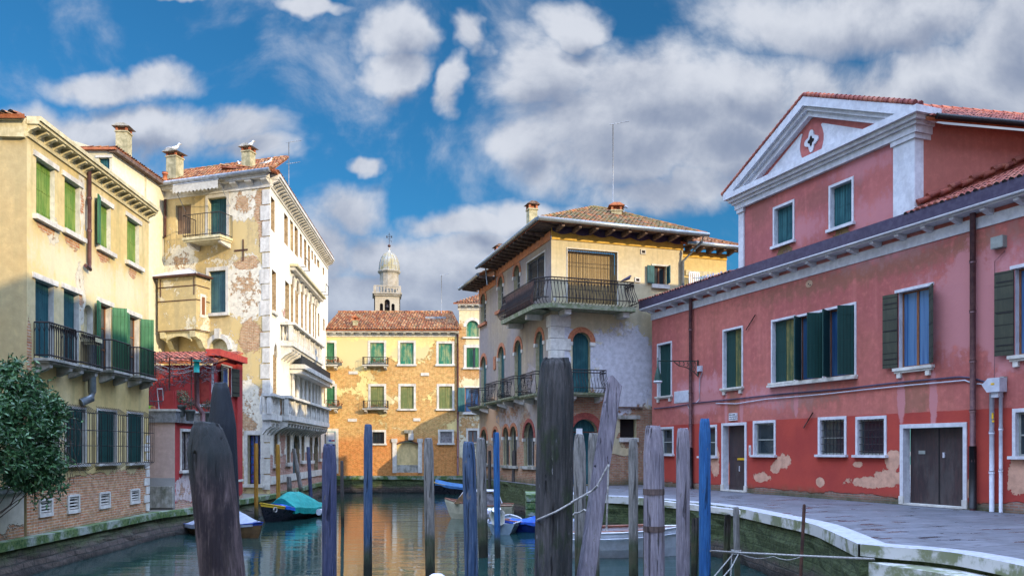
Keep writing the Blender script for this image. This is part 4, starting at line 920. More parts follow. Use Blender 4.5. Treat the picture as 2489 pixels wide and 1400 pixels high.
# buttress-shaped parapet pier
m = MB(); a, z_ = FEf.uz(405, 1015, -.05); b = FEf.u(425)
pts = [(FEf.u(373), z_), (FEf.u(425), z_), (FEf.u(422), FEf.z(0, 950)), (FEf.u(402), FEf.z(0, 950)), (FEf.u(398), FEf.z(0, 975)), (FEf.u(388), FEf.z(0, 1000))]
m.poly(pts, -.05, .35, 'wall E'); m.obj('pier', E, FEf.M)
m = MB(); c_ = FE.u(430); pts = [(FE.u(425.5), zt+.5), (FE.u(447), zt+.5), (FE.u(434), zt+.75), (FE.u(430), zt+1.0), (FE.u(428), FEf.z(0, 950)), (FE.u(425.5), FEf.z(0, 950))]
m.poly(pts, 0, .3, 'wall E'); m.obj('pier', E, FE.M)

# === C: far facade across the end of the canal
YC = 59.; FC = Fr((-13.6, YC), (1, 0)); zC = FC.z(900, 817)
Ch = thing('ochre_house', 'ochre and bare brick house closing the far end of the canal', 'house', (-13.6, YC, 1.2))
facade('wall C', (.76, .61, .25), (.70, .57, .26), (.78, .67, .38), ((.58, .26, .07), (.66, .40, .13), (.68, .55, .28)), uth=.05, bth=.12, zb=4.6, bstep=.35, streak=.2, stain=(.45, .36, .16), nsc=.55, base=(3.9, (1., .62, .46)),
       bb=[B4(FC, 820, 920, 1.6, .8), B4(FC, 1000, 920, 3.2, 1.4), B4(FC, 1085, 900, 1.2, 2.2), B4(FC, 1100, 960, 1.5, 2), B4(FC, 840, 1010, 2.4, 1.6), B4(FC, 1010, 1010, 2.5, 1.2)],
       ub=[B4(FC, 970, 1000, .7, 1.8), B4(FC, 1040, 900, 1.5, .7)], pb=[(*B4(FC, 850, 860, 2.2, 1.2), (.60, .50, .26)), B4(FC, 920, 910, 1., .6), B4(FC, 940, 1000, .5, 2.2), B4(FC, 1000, 860, 1.5, .7), B4(FC, 845, 980, .9, .5)])
cl = [px(FC, 784, 813, 833, 884), px(FC, 899.7, 933.5, 833, 884), px(FC, 972.6, 1005.5, 833, 885), px(FC, 1066, 1099, 835, 885), px(FC, 784, 813.6, 938.5, 988), px(FC, 900.6, 933.5, 938.5, 989), px(FC, 973.6, 1005.8, 938.5, 993), px(FC, 1067, 1099, 938.5, 993)]
gl = [px(FC, 905, 934, 1049.6, 1077.5), px(FC, 1069.5, 1099, 1048.6, 1076.5)]
gate = px(FC, 964.4, 1016.3, 1073, 1148, 3); dr = px(FC, 795, 816, 1048, 1150)
m = MB(); u1 = FC.u(1116); wall(m, 0, u1, .9, zC, cl+gl+[gate, dr], 'wall C', 'white stone', .2); m.obj('wall', Ch, FC.M)
for i, t in enumerate(cl): window(Ch, FC, *t, sur=.16, sill=.14, kind='closed', mat='shutter worn' if i < 4 and i else ('shutter olive' if i > 4 else 'shutter green'), dep=.16)
window(Ch, FC, *gl[0], sur=.14, sill=.12, kind='glass', bars=(4, 3), frame='iron'); window(Ch, FC, *gl[1], sur=.14, sill=.12, kind='glass', frame='lead grey', pane_tint='clear cover', mull=(0, 1))
a, b, c, d, _ = gate; m = MB()
m.poly(arch(a+.01, b-.01, c, d-.01, 3), .12, .18, 'ochre door'); m.box(a+.0, b, .05, .12, c, c+.55, 'grey stone'); gt = m.obj('gate', Ch, FC.M)
m = MB(); 
for s_ in ((a-.3, a-.003), (b+.003, b+.3)): m.box(*s_, -.1, .1, c-.02, d-.05, 'white stone'); m.box(s_[0]-.06, s_[1]+.06, -.14, .1, d-.048, d+.22, 'white stone')
o_ = arch(a, b, c, d, 3)[2:]
for i in range(len(o_)-1): m.poly([o_[i], (o_[i][0], o_[i][1]+.1), (o_[i+1][0], o_[i+1][1]+.1), o_[i+1]], -.09, .1, 'rusty iron')
m.box((a+b)/2+.1, (a+b)/2+.45, -.25, .0, d+.12, d+.6, 'white stone'); m.box((a+b)/2-.2, (a+b)/2+.42, -.22, .0, d+.62, d+.85, 'grey stone'); m.obj('frame', gt, FC.M)
a, b, c, d, _ = dr; m = MB(); m.box(a-.2, a-.002, -.04, .1, c, d, 'white stone'); m.box(b+.002, b+.2, -.04, .1, c, d, 'white stone'); m.box(a-.2, b+.2, -.05, .1, d+.002, d+.2, 'white stone'); m.box(a, b, .0, .1, d-.95, d-.8, 'white stone'); m.box(a, b, .15, .2, c, d-.95, 'brown wood'); dd = m.obj('door', Ch, FC.M)
m = MB(); m.box(a+.04, b-.04, .06, .1, d-.78, d-.04, 'white paint'); m.box(a+.1, a+.3, .05, .06, d-.72, d-.62, 'cover blue'); m.box(a+.32, b-.1, .05, .06, d-.72, d-.62, 'red trim'); m.obj('panel', dd, FC.M)
for i in (0, 1, 4, 5):
    t = cl[i]; u0_, u1_ = t[0]-.5, t[1]+.35; o = balcony(Ch, FC, u0_, u1_, t[2]-.12, .55, .55, .1, sp=.16, sm='white stone', brs='white stone')
for k, (x0, y) in enumerate(((798, 887), (905, 886), (798, 991), (905, 993))):
    m = MB(); p0 = FC.W(FC.u(x0+2), -.42, FC.z(x0, y)+.0); rr = random.Random(k)
    m.box(p0.x, p0.x+1.0, p0.y-.1, p0.y+.1, p0.z-.08, p0.z+.12, 'flower pot')
    for j in range(90): q = Vector((p0.x+rr.uniform(-.05, 1.05), p0.y+rr.uniform(-.13, .13), p0.z+rr.uniform(.08, .34))); s = Vector((rr.uniform(-1, 1), rr.uniform(-1, 1), rr.uniform(-1, 1)))*.07; t_ = Vector((s.z, s.x, -s.y)); m.face([q, q+s, q+s+t_, q+t_], 'flower red' if k % 2 == 0 or rr.random() < .5 else 'plant green')
    tag(m.obj('flower_box'), ('planter of reddish leaves on the upper left balcony of the ochre house', 'planter of reddish leaves on the upper balcony beside the drainpipe crack of the ochre house', 'planter on the lower left balcony of the ochre house', 'planter on the lower middle balcony of the ochre house')[k], 'planter', 'planters on the balconies of the ochre house')
for (x, y, w_) in ((848, 906, .65), (1023, 910, .6), (846, 1021, .65), (1005, 1020, .5)): u_, z_ = FC.uz(x, y); m = MB(); m.box(u_, u_+w_, -.06, .0, z_-.1, z_+.12, 'white stone'); m.obj('wall_block', Ch, FC.M)
cornice(Ch, FC, 0, u1, zC-.05, .45, .4, 'white stone', sp=.62, bw=.2, bmat='white stone', top='white stone')
roof(Ch, FC.W(0, -.5, zC+.42), FC.W(u1+.1, -.5, zC+.42), Vector((0, 5., 2.05)), [(0, 0), (u1+.1, 0), (u1-.9, 5.5), (0, 5.5)], 'roof tiles', ridge=[((0, 5.5), (u1-.9, 5.5)), ((u1+.1, 0), (u1-.9, 5.5))])
p = at(864, 800, 59.6); chimney(Ch, p, .34, .55, top='terracotta'); m = MB(); p = at(1058, 781, 61.5); m.box(p.x-.75, p.x+.8, p.y-.1, p.y+.5, p.z-.1, p.z+.35, 'lead grey'); m.obj('skylight', Ch)
pipe(Ch, [FC.W(FC.u(1113), -.12, zC+.3), FC.W(FC.u(1113), -.12, 1.3)], .07, 'copper brown')
# G: taller house at its right, with arched windows
Gh = thing('arched_house', 'narrow cream house with a tall arched window right of the ochre house', 'house', (-3.8, YC+.1, 1.2))
FGa = Fr((FC.W(FC.u(1116), 0, 0).x, YC), (1, 0)); zG = FGa.z(0, 752)
facade('wall G2', (.68, .58, .36), (.62, .55, .36), (.70, .64, .45), ((.52, .24, .08), (.58, .33, .12), (.62, .5, .28)), uth=.1, bth=.2, streak=.3, zb=2.5, bb=[B4(FGa, 1150, 905, 1.5, .5), B4(FGa, 1122, 860, .35, 2.4)], ub=[B4(FGa, 1140, 1040, 1.5, 3.)])
gg = [px(FGa, 1134, 1164, 779, 818.6, 1), px(FGa, 1134, 1164, 845, 893), px(FGa, 1130, 1164, 942, 1001), px(FGa, 1138, 1160, 1046, 1075)]
m = MB(); wall(m, 0, 9, .9, zG, gg, 'wall G2', 'white stone', .2); m.obj('wall', Gh, FGa.M)
back(Gh, [(FGa.O.x, YC), (FGa.O.x, YC+8)], 9, zG, 'wall G2', 'side_wall')
window(Gh, FGa, *gg[0], sur=.22, sill=.12, kind='nojamb', mat='shutter worn'); window(Gh, FGa, *gg[1], sur=.2, sill=.12, kind='half', mat='shutter green', mat2='shutter green', angs=(0, 60)); window(Gh, FGa, *gg[2], sur=.1, sill=.18, kind='open', angs=(40, 30), mat='shutter teal', lw=.6, pane_tint='pane_tint'); window(Gh, FGa, *gg[3], sur=.15, sill=.1, kind='glass')
cornice(Gh, FGa, -.1, 9, zG-.05, .5, .35, 'white stone', sp=.5, bw=.16)
roof(Gh, FGa.W(-.4, -.4, zG+.42), FGa.W(9, -.4, zG+.42), Vector((0, 5, 2.0)), [(0, 0), (9.4, 0), (9.4, 5), (3., 5)], 'roof tiles')
# small roofs behind the ochre house
m_ = thing('distant_roofs', 'greenish old ridge tiles peeping over the ochre house roof left of the bell tower', 'roof', (-12, 72, 10))
roof(m_, at(828, 771, 72), at(925, 771, 72), Vector((0, 4, 1.)), [(0, 0), (3.6, 0), (3.0, 1.2), (.8, 1.2)], 'mossy tiles')
m = MB(); p = at(828, 769, 72); m.box(p.x, p.x+3.5, 72.2, 78, 1, p.z-.1, 'wall D'); m.obj('wall', m_)
# === J: grey and yellow house with the wrap-round balcony
FJr = Fr((1.74, 36.), (1, .326)); FJl = Fr((1.74, 36.), (.326, -1))
J = thing('balcony_house', 'grey and yellow house with round arched windows and a wrap round iron balcony', 'house', (1.74, 36, 1.4))
zj = 12.42; lj = FJl.u(1165); ls = FJl.u(1206); rj = FJr.u(1660)
BJ = ((.40, .16, .09), (.44, .26, .14), (.36, .33, .27))
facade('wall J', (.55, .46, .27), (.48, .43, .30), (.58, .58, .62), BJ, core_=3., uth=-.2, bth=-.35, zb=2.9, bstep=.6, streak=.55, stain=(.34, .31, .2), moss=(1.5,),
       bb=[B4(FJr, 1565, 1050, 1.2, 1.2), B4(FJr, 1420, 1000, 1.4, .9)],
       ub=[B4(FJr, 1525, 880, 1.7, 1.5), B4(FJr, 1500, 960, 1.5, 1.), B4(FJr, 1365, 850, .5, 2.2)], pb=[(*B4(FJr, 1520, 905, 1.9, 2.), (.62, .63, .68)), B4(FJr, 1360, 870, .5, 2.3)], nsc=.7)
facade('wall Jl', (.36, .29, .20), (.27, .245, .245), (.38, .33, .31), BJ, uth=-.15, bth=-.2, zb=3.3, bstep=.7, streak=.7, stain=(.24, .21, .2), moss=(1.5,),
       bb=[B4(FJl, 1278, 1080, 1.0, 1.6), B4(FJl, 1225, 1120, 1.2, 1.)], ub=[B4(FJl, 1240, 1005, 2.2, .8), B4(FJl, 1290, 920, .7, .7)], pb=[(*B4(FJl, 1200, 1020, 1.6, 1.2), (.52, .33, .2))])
wj = [px(FJr, 1379, 1500, 604, 734), px(FJr, 1589, 1619, 646, 691), px(FJr, 1391.5, 1435, 806.5, 957, 1), px(FJr, 1391, 1452, 1018, 1178, 1), px(FJr, 1507, 1547, 1018, 1063)]
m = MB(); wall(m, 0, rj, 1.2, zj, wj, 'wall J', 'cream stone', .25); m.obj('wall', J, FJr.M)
window(J, FJr, *wj[0], sur=.04, sill=0, kind='nojamb', mat='blind', dep=.4, name='balcony_door', bars=(28, 2))
window(J, FJr, *wj[1], sur=.07, sill=.18, kind='open', mat='shutter teal', angs=(10, 95), lw=.38, pane_tint='glass', lintel=True)
window(J, FJr, *wj[2], sur=.24, sm='brick arch', sill=0, kind='closed', mat='shutter teal', dep=.3, name='balcony_door')
window(J, FJr, *wj[3], sur=.3, sm='dark brick arch', sill=0, kind='nojamb', mat='shutter teal', dep=.35, name='door')
window(J, FJr, *wj[4], sur=0, sill=.2, kind='blind', mat='dark interior', dep=.3, sillmat='white stone')
a, b, c, d, _ = wj[4]; m = MB(); m.box(a-.15, b+.15, -.08, .02, d+.002, d+.18, 'grey stone'); m.box(a-.2, b+.3, -.12, .02, d+.5, d+.56, 'old beam'); m.obj('lintel', J, FJr.M)
a, b, c, d, _ = wj[3]; m = MB(); m.box(a-.02, b+.02, .03, .12, d-(b-a)*.5, d-(b-a)*.5+.06, 'rusty iron'); m.obj('transom', J, FJr.M)
up = [px(FJl, 1169, 1181, 718, 789, 1), px(FJl, 1210.6, 1223, 677, 757, 1), px(FJl, 1249, 1263.5, 650, 742, 1)]
gw_ = px(FJl, 1281, 1324.6, 641, 742); md = [px(FJl, 1169, 1182, 869, 990, 1), px(FJl, 1211, 1226, 845, 978, 1), px(FJl, 1250.7, 1267.4, 830, 969, 1), px(FJl, 1302, 1320, 809, 962, 1)]
lo = [px(FJl, 1169, 1184, 1044, 1126, 1), px(FJl, 1198, 1210, 1043, 1128, 1), px(FJl, 1222.7, 1237, 1038, 1130, 1), px(FJl, 1240, 1256, 1036, 1131, 1), px(FJl, 1273, 1298.5, 1027, 1132, 1)]
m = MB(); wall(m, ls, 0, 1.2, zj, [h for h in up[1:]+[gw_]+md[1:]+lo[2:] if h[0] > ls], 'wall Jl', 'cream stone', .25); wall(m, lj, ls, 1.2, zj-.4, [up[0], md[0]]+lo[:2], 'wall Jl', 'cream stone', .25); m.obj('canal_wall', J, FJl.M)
for t in up: window(J, FJl, *t, sur=.2, sm='brick arch', sill=.16, sillmat='brick arch', kind='glass', frame='grey box', dep=.25, mull=(1, 3))
for t in md: window(J, FJl, *t, sur=.2, sm='brick arch', sill=0, kind='closed', mat='shutter teal', dep=.25, name='balcony_door')
for t in lo: window(J, FJl, *t, sur=.17, sm='dark brick arch' if t is lo[4] else 'brick arch', sill=.14, sillmat='grey stone', kind='glass', frame='shutter blue' if False else 'lead grey', dep=.25, mull=(1, 0), bars=(3, 0))
window(J, FJl, *gw_, sur=.06, sill=0, kind='glass', frame='lead grey', dep=.15, bars=(16, 3), mull=(1, 0))
m = MB(); m.box(0, rj, -.05, .0, zj+.0, zj+.55, 'yellow frieze' if 'yellow frieze' in MATS else simple('yellow frieze', (.62, .38, .06), (.5, .3, .05), .8))
n = 34
for k in range(n*2): x0 = rj*k/(2*n); x1 = rj*(k+1)/(2*n); f_ = lambda x: .12*abs(math.sin(x*3.3)); m.face([(x0, -.12, zj+.36-f_(x0)), (x1, -.12, zj+.36-f_(x1)), (x1, -.10, zj+.6), (x0, -.10, zj+.6)], 'purple sheet')
m.obj('frieze', J, FJr.M)
m = MB(); m.box(ls, -.05, -.04, .0, zj, zj+.38, 'orange trim'); m.box(lj, ls, -.04, .0, zj-.4, zj-.02, 'orange trim'); m.obj('frieze', J, FJl.M)
ze = 12.98; ov = .95
m = MB()
m.face([(-ov, -ov, ze-.06), (rj+.6, -ov, ze-.06), (rj+.6, .2, zj+.62), (-.2, .2, zj+.62)], 'old beam'); m.face([(-ov, -ov, ze+.0), (rj+.6, -ov, ze+.0), (rj+.6, -ov, ze-.06), (-ov, -ov, ze-.06)], 'old beam')
for k in range(9): q = .15+k*(rj-.2)/8; m.poly([(-ov+.03, ze-.2), (-ov+.03, ze-.062), (0, zj+.5), (0, zj+.3)], q, q+.13, 'old beam', 0)
m.obj('eaves', J, FJr.M)
m = MB()
m.face([(ov, -ov, ze-.06), (ls-.2, -ov, ze-.06), (ls-.2, .2, zj+.5), (.2, .2, zj+.5)], 'old beam'); m.face([(ls-.2, -ov, ze-.5), (lj-.7, -ov, ze-.5), (lj-.7, .2, zj+.1), (ls-.2, .2, zj+.1)], 'old beam')
for k in range(20): q = lj-.4+k*(-lj+.1)/20; dz_ = 0 if q > ls-.2 else -.42; m.poly([(-ov+.03, ze-.2+dz_), (-ov+.03, ze-.07+dz_), (0, zj+.46+dz_), (0, zj+.3+dz_)], q, q+.12, 'old beam', 0)
m.obj('eaves', J, FJl.M)
m = MB(); m.tube([(-ov-.05, -ov-.08, ze+.02), (rj+.75, -ov-.08, ze-.02)], .1, 'zinc', 8); m.obj('gutter', J, FJr.M)
m = MB(); m.tube([(ov, -ov-.05, ze+.02), (ls-.4, -ov-.05, ze-.02)], .09, 'zinc', 8); m.tube([(ls-.1, -ov-.05, ze-.45), (lj-.8, -ov-.05, ze-.47)], .09, 'zinc', 8); m.tube([(ls-.0, -.6, ze-.1), (ls-.0, -.5, ze-1.0)], .04, 'zinc', 6); m.obj('gutter', J, FJl.M)
Lr = rj+ov+.65; sl = Vector((FJr.n.x, FJr.n.y, .47))
roof(J, FJr.W(-ov, -ov, ze), FJr.W(rj+.7, -ov, ze), sl, [(0, 0), (Lr, 0), (5.3, 5.2), (4.6, 5.2)], 'mossy tiles', ridge=[((0, 0), (4.6, 5.2)), ((4.6, 5.2), (5.3, 5.2)), ((Lr, 0), (5.3, 5.2))])
Ll = ov-ls+.2; sl2 = Vector((FJl.n.x, FJl.n.y, .47))
roof(J, FJl.W(ls-.2, -ov, ze), FJl.W(ov, -ov, ze), sl2, [(0, 0), (Ll, 0), (Ll-4.7, 5.1), (0, 3.6)], 'mossy tiles')
roof(J, FJl.W(lj-.7, -ov, ze-.42), FJl.W(ls-.2, -ov, ze-.42), sl2, [(0, 0), (ls-lj+.5, 0), (ls-lj+.5, 3.), (0, 2.2)], 'mossy tiles')
C2, C3 = (7.5, 40.3), tuple(FJl.W(lj, 0, 0))[:2]
back(J, [tuple(FJr.W(rj, 0, 0))[:2], C2, C3], 1., zj-.3, 'wall J', 'rear_wall')
# wrap-round balcony
zbal = FJr.z(1450, 742, -.9); bl0 = FJl.u(1262); br1 = FJr.u(1522)
m = MB(); m.poly([(bl0, -.004), (bl0, -.95), (.2, -.95), (.6, -.4), (.0, -.004)], zbal-.2, zbal, 'mossy slab' if 'mossy slab' in MATS else simple('mossy slab', (.28, .28, .2), (.14, .17, .08), .9, sc_=5), 2)
bs = m.obj('balcony', J, FJl.M)
m = MB(); m.poly([(-.35, -.95), (br1, -.95), (br1, -.005), (-.1, -.005), (-.95, -.35)], zbal-.2, zbal-.002, 'mossy slab', 2)
for q in (.35, br1-.5): m.box(q, q+.3, -.75, -.01, zbal-.42, zbal-.202, 'white stone')
m.obj('slab', bs, FJr.M)
m = MB()
for q in (bl0+.3, -1.4): m = MB(); m.box(q, q+.3, -.75, -.01, zbal-.42, zbal-.202, 'white stone'); m.obj('bracket', bs, FJl.M)
iM = FJr.M.inverted() @ FJl.M
def onr(u, w): v = iM @ Vector((u, w, 0)); return (v.x, v.y)
railing(bs, FJr.M, [onr(bl0+.05, -.02), onr(bl0+.05, -.88), onr(.35, -.88), (-.35, -.88), (br1-.05, -.88), (br1-.05, -.02)], zbal, 1.12, .16, .22, r=.016, scroll=1)
m = MB(); 
for i in range(1): m.face([FJl.W(bl0+.6, -.90, zbal+.02), FJl.W(.2, -.90, zbal+.02), FJl.W(.2, -.9, zbal+1.05), FJl.W(bl0+.6, -.90, zbal+1.05)], 'rusty iron')
sc_l = tag(m.obj('balcony_screen'), 'dark reed screen tied inside the left run of the wrap round balcony', 'screen')
# lower balconies
for t, pr_ in zip(md, (.62, .62, .62, .62)):
    a, b, c, d, _ = t; balcony(J, FJl, a-.55, b+.55, c+.02, pr_, .98, .16, belly=.2, sp=.19, sm='mossy slab', br=2)
a, b, c, d, _ = wj[2]; balcony(J, FJr, a-.35, b+.5, c+.02, .75, 1.0, .16, belly=.22, sp=.15, sm='mossy slab')
# corner pier of white blocks
m = MB(); z0, z1 = 4.6, zbal-.2
pts = [(-.45, .02), (-.1, -.07), (.55, -.06), (.9, .03)]
for k in range(12):
    z_ = 3.9+k*.52
    if z_+.5 > z1: break
    q = .62+(k % 2)*.3; m.box(-.0, q, -.045, .0, z_, z_+.5, 'white stone')
m.obj('quoins', J, FJr.M)
m = MB()
for k in range(12):
    z_ = 3.9+k*.52
    if z_+.5 > z1: break
    q = .3+(k % 2)*.22; m.box(-q, .045, -.045, .0, z_, z_+.5, 'white stone')
m.obj('quoins', J, FJl.M)
xp = FJr.u(1658); pipe(J, [FJr.W(rj+.5, -1.0, ze-.05), FJr.W(rj+.45, -.9, ze-.35), FJr.W(rj-.08, -.12, ze-1.1), FJr.W(rj-.08, -.12, 5)], .075, 'zinc')
for (x, y) in ((1563, 613), (1549, 681)): m = MB(); u_, z_ = FJr.uz(x, y); m.box(u_-.13, u_+.13, -.05, .02, z_-.1, z_+.12, 'white stone'); m.box(u_-.08, u_+.08, -.06, -.05, z_-.05, z_+.06, 'dark interior'); m.obj('vent', J, FJr.M)
p = FJl.W(FJl.u(1274), .4, 13.7); chimney(J, p, .42, 1.05, mat='chimney plaster', cap='brick arch', top='old beam', ang=math.radians(18)); p = FJl.W(FJl.u(1193), .5, 13.2); chimney(J, p, .45, .85, cap='brick arch', top='old beam', ang=math.radians(18))
p = at(1497, 512, 39.6); chimney(J, p, .5, -.1, cap='brick arch', top='brick arch'); m = MB(); p = at(1515, 516, 39.6); m.tube([p, p+Vector((0, 0, .18)), p+Vector((.1, 0, .28)), p+Vector((.22, 0, .22))], .06, 'lead grey', 7); m.obj('cowl', J)
m = MB(); p = at(1436, 505, 40.6); m.lathe(p-Vector((0, 0, .1)), [(.1, 0), (.16, .12), (.05, .2)], 'mossy tiles', 8); m.obj('finial', J)
m = MB(); m.box(-1.9, -1.62, -.04, .0, 0, 0, 'brick arch'); u_, z_ = FJl.uz(1203, 880); m = MB(); m.box(u_-.18, u_+.18, -.05, .0, z_-.4, z_+.3, 'brick arch'); m.obj('wall_plaque', J, FJl.M)
m = MB(); 
for k in range(5): u_ = FJl.u(1180+k*26); 
m.box(lj, 0, -.12, .0, 1.2, 1.45, 'white stone'); m.obj('plinth', J, FJl.M)
# F2: wing behind at right
F2 = Fr(tuple(FJr.W(rj, .35, 0))[:2], (1, .326)); r2 = F2.u(1766)
W2 = thing('rear_wing', 'yellow house wing with a teal blind between the balcony house and the red hall', 'house', (*F2.O, 1.5))
facade('wall W2', (.60, .46, .20), (.56, .44, .2), uth=-.3, bth=-.5, streak=.25, stain=(.35, .28, .14))
z2_ = F2.z(1700, 628)
m = MB(); wall(m, 0, r2, 1, z2_, [px(F2, 1688, 1722, 671, 712)], 'wall W2'); m.obj('wall', W2, F2.M)
m = MB(); m.box(0, r2, -.04, .0, z2_, z2_+.3, 'yellow frieze'); m.face([(0, -.7, z2_+.42), (r2+.7, -.7, z2_+.42), (r2+.7, .1, z2_+.45), (0, .1, z2_+.45)], 'old beam')
for k in range(5): q = .3+k*(r2-.3)/4; m.poly([(-.66, z2_+.3), (-.66, z2_+.42), (0, z2_+.42), (0, z2_+.2)], q, q+.12, 'old beam', 0)
m.tube([(0, -.75, z2_+.5), (r2+.8, -.75, z2_+.46)], .09, 'zinc', 8); m.obj('eaves', W2, F2.M)
roof(W2, F2.W(-.2, -.7, z2_+.5), F2.W(r2+.7, -.7, z2_+.5), Vector((F2.n.x, F2.n.y, .42)), [(0, 0), (r2+.9, 0), (r2-.6, 2.6), (0, 2.6)], 'roof tiles', ridge=[((r2+.9, 0), (r2-.6, 2.6))])
a, b, c, d, _ = px(F2, 1688, 1722, 671, 712); m = MB(); m.box(a, b, -.02, .04, c, d, 'teal paint'); m.obj('blind', W2, F2.M); m = MB(); m.box(a-.5, b+.5, -.06, -.02, d+.0, d+.25, 'cream stone'); m.obj('lintel', W2, F2.M)
m = MB(); u0_ = F2.u(1663); u1_ = F2.u(1686)
for k in range(6): q = u0_+(u1_-u0_)*k/5; m.box(q-.03, q+.03, -.5, -.46, F2.z(1670, 712), F2.z(1670, 668), 'white paint')
m.box(u0_, u1_, -.5, -.45, F2.z(1670, 670), F2.z(1670, 666), 'white paint'); m.box(u0_, u1_+1.2, -.6, .0, F2.z(1670, 716), F2.z(1670, 710), 'grey stone'); m.obj('balustrade', W2, F2.M)
back(W2, [tuple(F2.W(r2, 0, 0))[:2], tuple(F2.W(r2, 1.6, 0))[:2]], 1, z2_, 'wall W2', 'side_wall')
m = MB(); pa, pb = at(1684, 676, 37), at(1776, 655, 34.5)
m.tube([pa.lerp(pb, k/8)-Vector((0, 0, .25*math.sin(math.pi*k/8)*.5)) for k in range(9)], .014, 'rope', 4)
cl_ = tag(m.obj('clothesline'), 'washing line with small white pegs strung above the low roof of the red hall', 'washing line')
m = MB(); rr = random.Random(5)
for k in range(9): q = pa.lerp(pb, .2+k*.07)-Vector((0, 0, .12)); m.box(q.x-.03, q.x+.05, q.y-.01, q.y+.01, q.z-.02, q.z+rr.uniform(.05, .14), 'white paint')
m.obj('peg', cl_)
# K: unseen block added behind J, profile shaped to shade the far facade
K = thing('stepped_shade_block', 'unseen stepped block added behind the balcony house to shade the ochre house', 'house', (-.5, 51.3, 1.3))
facade('wall K', (.45, .36, .22), (.42, .34, .22), uth=0, bth=0)
m = MB(); m.poly([(-.6, .5), (-.6, 5.6), (.7, 6.7), (1.8, 8.4), (2.6, 9.0), (5.1, 10.1), (12, 10.6), (12, .5)], 51.3, 55.2, 'wall K'); m.obj('wall', K)
m = MB(); m.box(1, 1.8, 51.2, 51.29, 3, 4.4, 'shutter green'); m.box(4, 4.8, 51.2, 51.29, 3, 4.4, 'shutter green'); m.obj('window', K)
# S: unseen tall houses added at right, stepped to shade the lower storeys opposite
S1 = thing('shade_terrace', 'tall plastered terrace, unseen, added on the near right bank to shade the houses opposite', 'house', (12.5, 0, 1.5))
facade('wall S', (.48, .30, .2), (.44, .3, .2), uth=0, bth=-.1)
m = MB(); m.box(12.6, 26, -22, 3.4, 1.3, 18.2, 'wall S'); m.box(12.6, 15, 3.402, 17.6, 1.3, 17.35, 'wall S'); m.box(15.002, 26, 3.402, 17.6, 1.3, 18.6, 'wall S'); m.obj('wall', S1)
m = MB(); m.box(12.3, 26.2, -22.2, 3.6, 18.202, 18.3, 'terracotta'); m.obj('roof', S1)
for k in range(4):
    for j in range(5): m = MB(); y = -14+j*7; m.box(12.5, 12.59, y, y+1., 3.2+k*3.6, 5+k*3.6, 'shutter green'); m.obj('window', S1)

# === P: red hall with the pediment
FP = Fr((8.86, 30.4), (.397, -1)); pl = FP.u(1585); pr_ = 12.9
Pk = thing('red_hall', 'long dark red plastered building with white window frames and a white pediment over its centre', 'building', (8.86, 30.4, 1.5))
BP = ((.30, .13, .10), (.36, .2, .14), (.30, .27, .24))
bbp = []
facade('wall P', (.47, .15, .12), (.39, .115, .105), (.62, .36, .25), BP, mott=2.3, core_=3., soft=(((.56, .26, .28), [B4(FP, 1700, 640+300, 3., .6), B4(FP, 1900, 960, 3, .7), B4(FP, 2300, 760, 2.2, 1.6), B4(FP, 2150, 620, 3, .5), B4(FP, 2440, 700, 1, 2.)], .75), ((.60, .34, .32), [(2, 2.0, 5, .45), (8, 2.0, 6, .5)], .7), ((.20, .12, .07), [B4(FP, 1780, 985, .6, 1.), B4(FP, 2225, 970, .7, 1.1), B4(FP, 1960, 965, 2.2, .6), (6, 8.6, 9, .5)], .5)), uth=-.5, bth=-.9, zb=1.72, bstep=1.6, streak=.42, stain=(.26, .10, .07), split=(4.17, (.42, .065, .045), (.33, .05, .04)), moss=(1.5,), nsc=.8,
       pb=[(*B4(FP, 2345, 740, 1.2, 1.5), (.48, .20, .20)), B4(FP, 2430, 800, .8, 1.2), B4(FP, 1970, 640, 1.5, .4), B4(FP, 1690, 980, 1.6, .5), B4(FP, 2190, 960, .12, .9), B4(FP, 2268, 960, .12, .9), B4(FP, 1935, 970, .12, .7), B4(FP, 1765, 990, .1, .7), B4(FP, 1802, 990, .1, .7)],
       ub=[B4(FP, 1900, 1122, .42, .24), B4(FP, 1885, 1138, .3, .16), B4(FP, 1993, 1172, .2, .16), B4(FP, 2120, 1172, 1.0, .17), B4(FP, 2160, 1160, .55, .26), B4(FP, 2170, 1120, .28, .35), B4(FP, 2085, 1128, .18, .1), B4(FP, 1738, 1120, .3, .6), B4(FP, 1850, 1160, .5, .18), B4(FP, 2358, 1190, .15, .25), B4(FP, 2475, 1150, .25, .5)])
facade('wall Pb', (.46, .145, .125), (.37, .115, .115), (.22, .15, .07), BP, soft=(((.52, .22, .24), [B4(FP, 2130, 520, 1.6, .8), B4(FP, 1950, 560, 1.6, .7), B4(FP, 2100, 400, 2, .6)], .7), ((.24, .10, .08), [B4(FP, 2000, 480, 2, .5), B4(FP, 1850, 500, 1, 1.)], .5)), uth=-.9, bth=-1.5, streak=.35, stain=(.24, .09, .07), ub=[B4(FP, 1908, 622, .38, .5), B4(FP, 2047, 583, .42, .45)])
facade('wall Ps', (.44, .155, .12), (.38, .13, .10), (.4, .2, .15), BP, uth=-.8, bth=-1.5, streak=.3, stain=(.25, .10, .07))
X = lambda *t: px(FP, *t)
pw = dict(p1=X(1600, 1631.5, 840, 964), p2=X(1760, 1803.7, 806, 944), a1=X(1878.6, 1931, 783, 931), a2=X(1941, 2000, 771, 926), a3=X(2010, 2078, 755, 918.5), p4=X(2185, 2262, 712, 895), p5=X(2468, 2542, 654, 864))
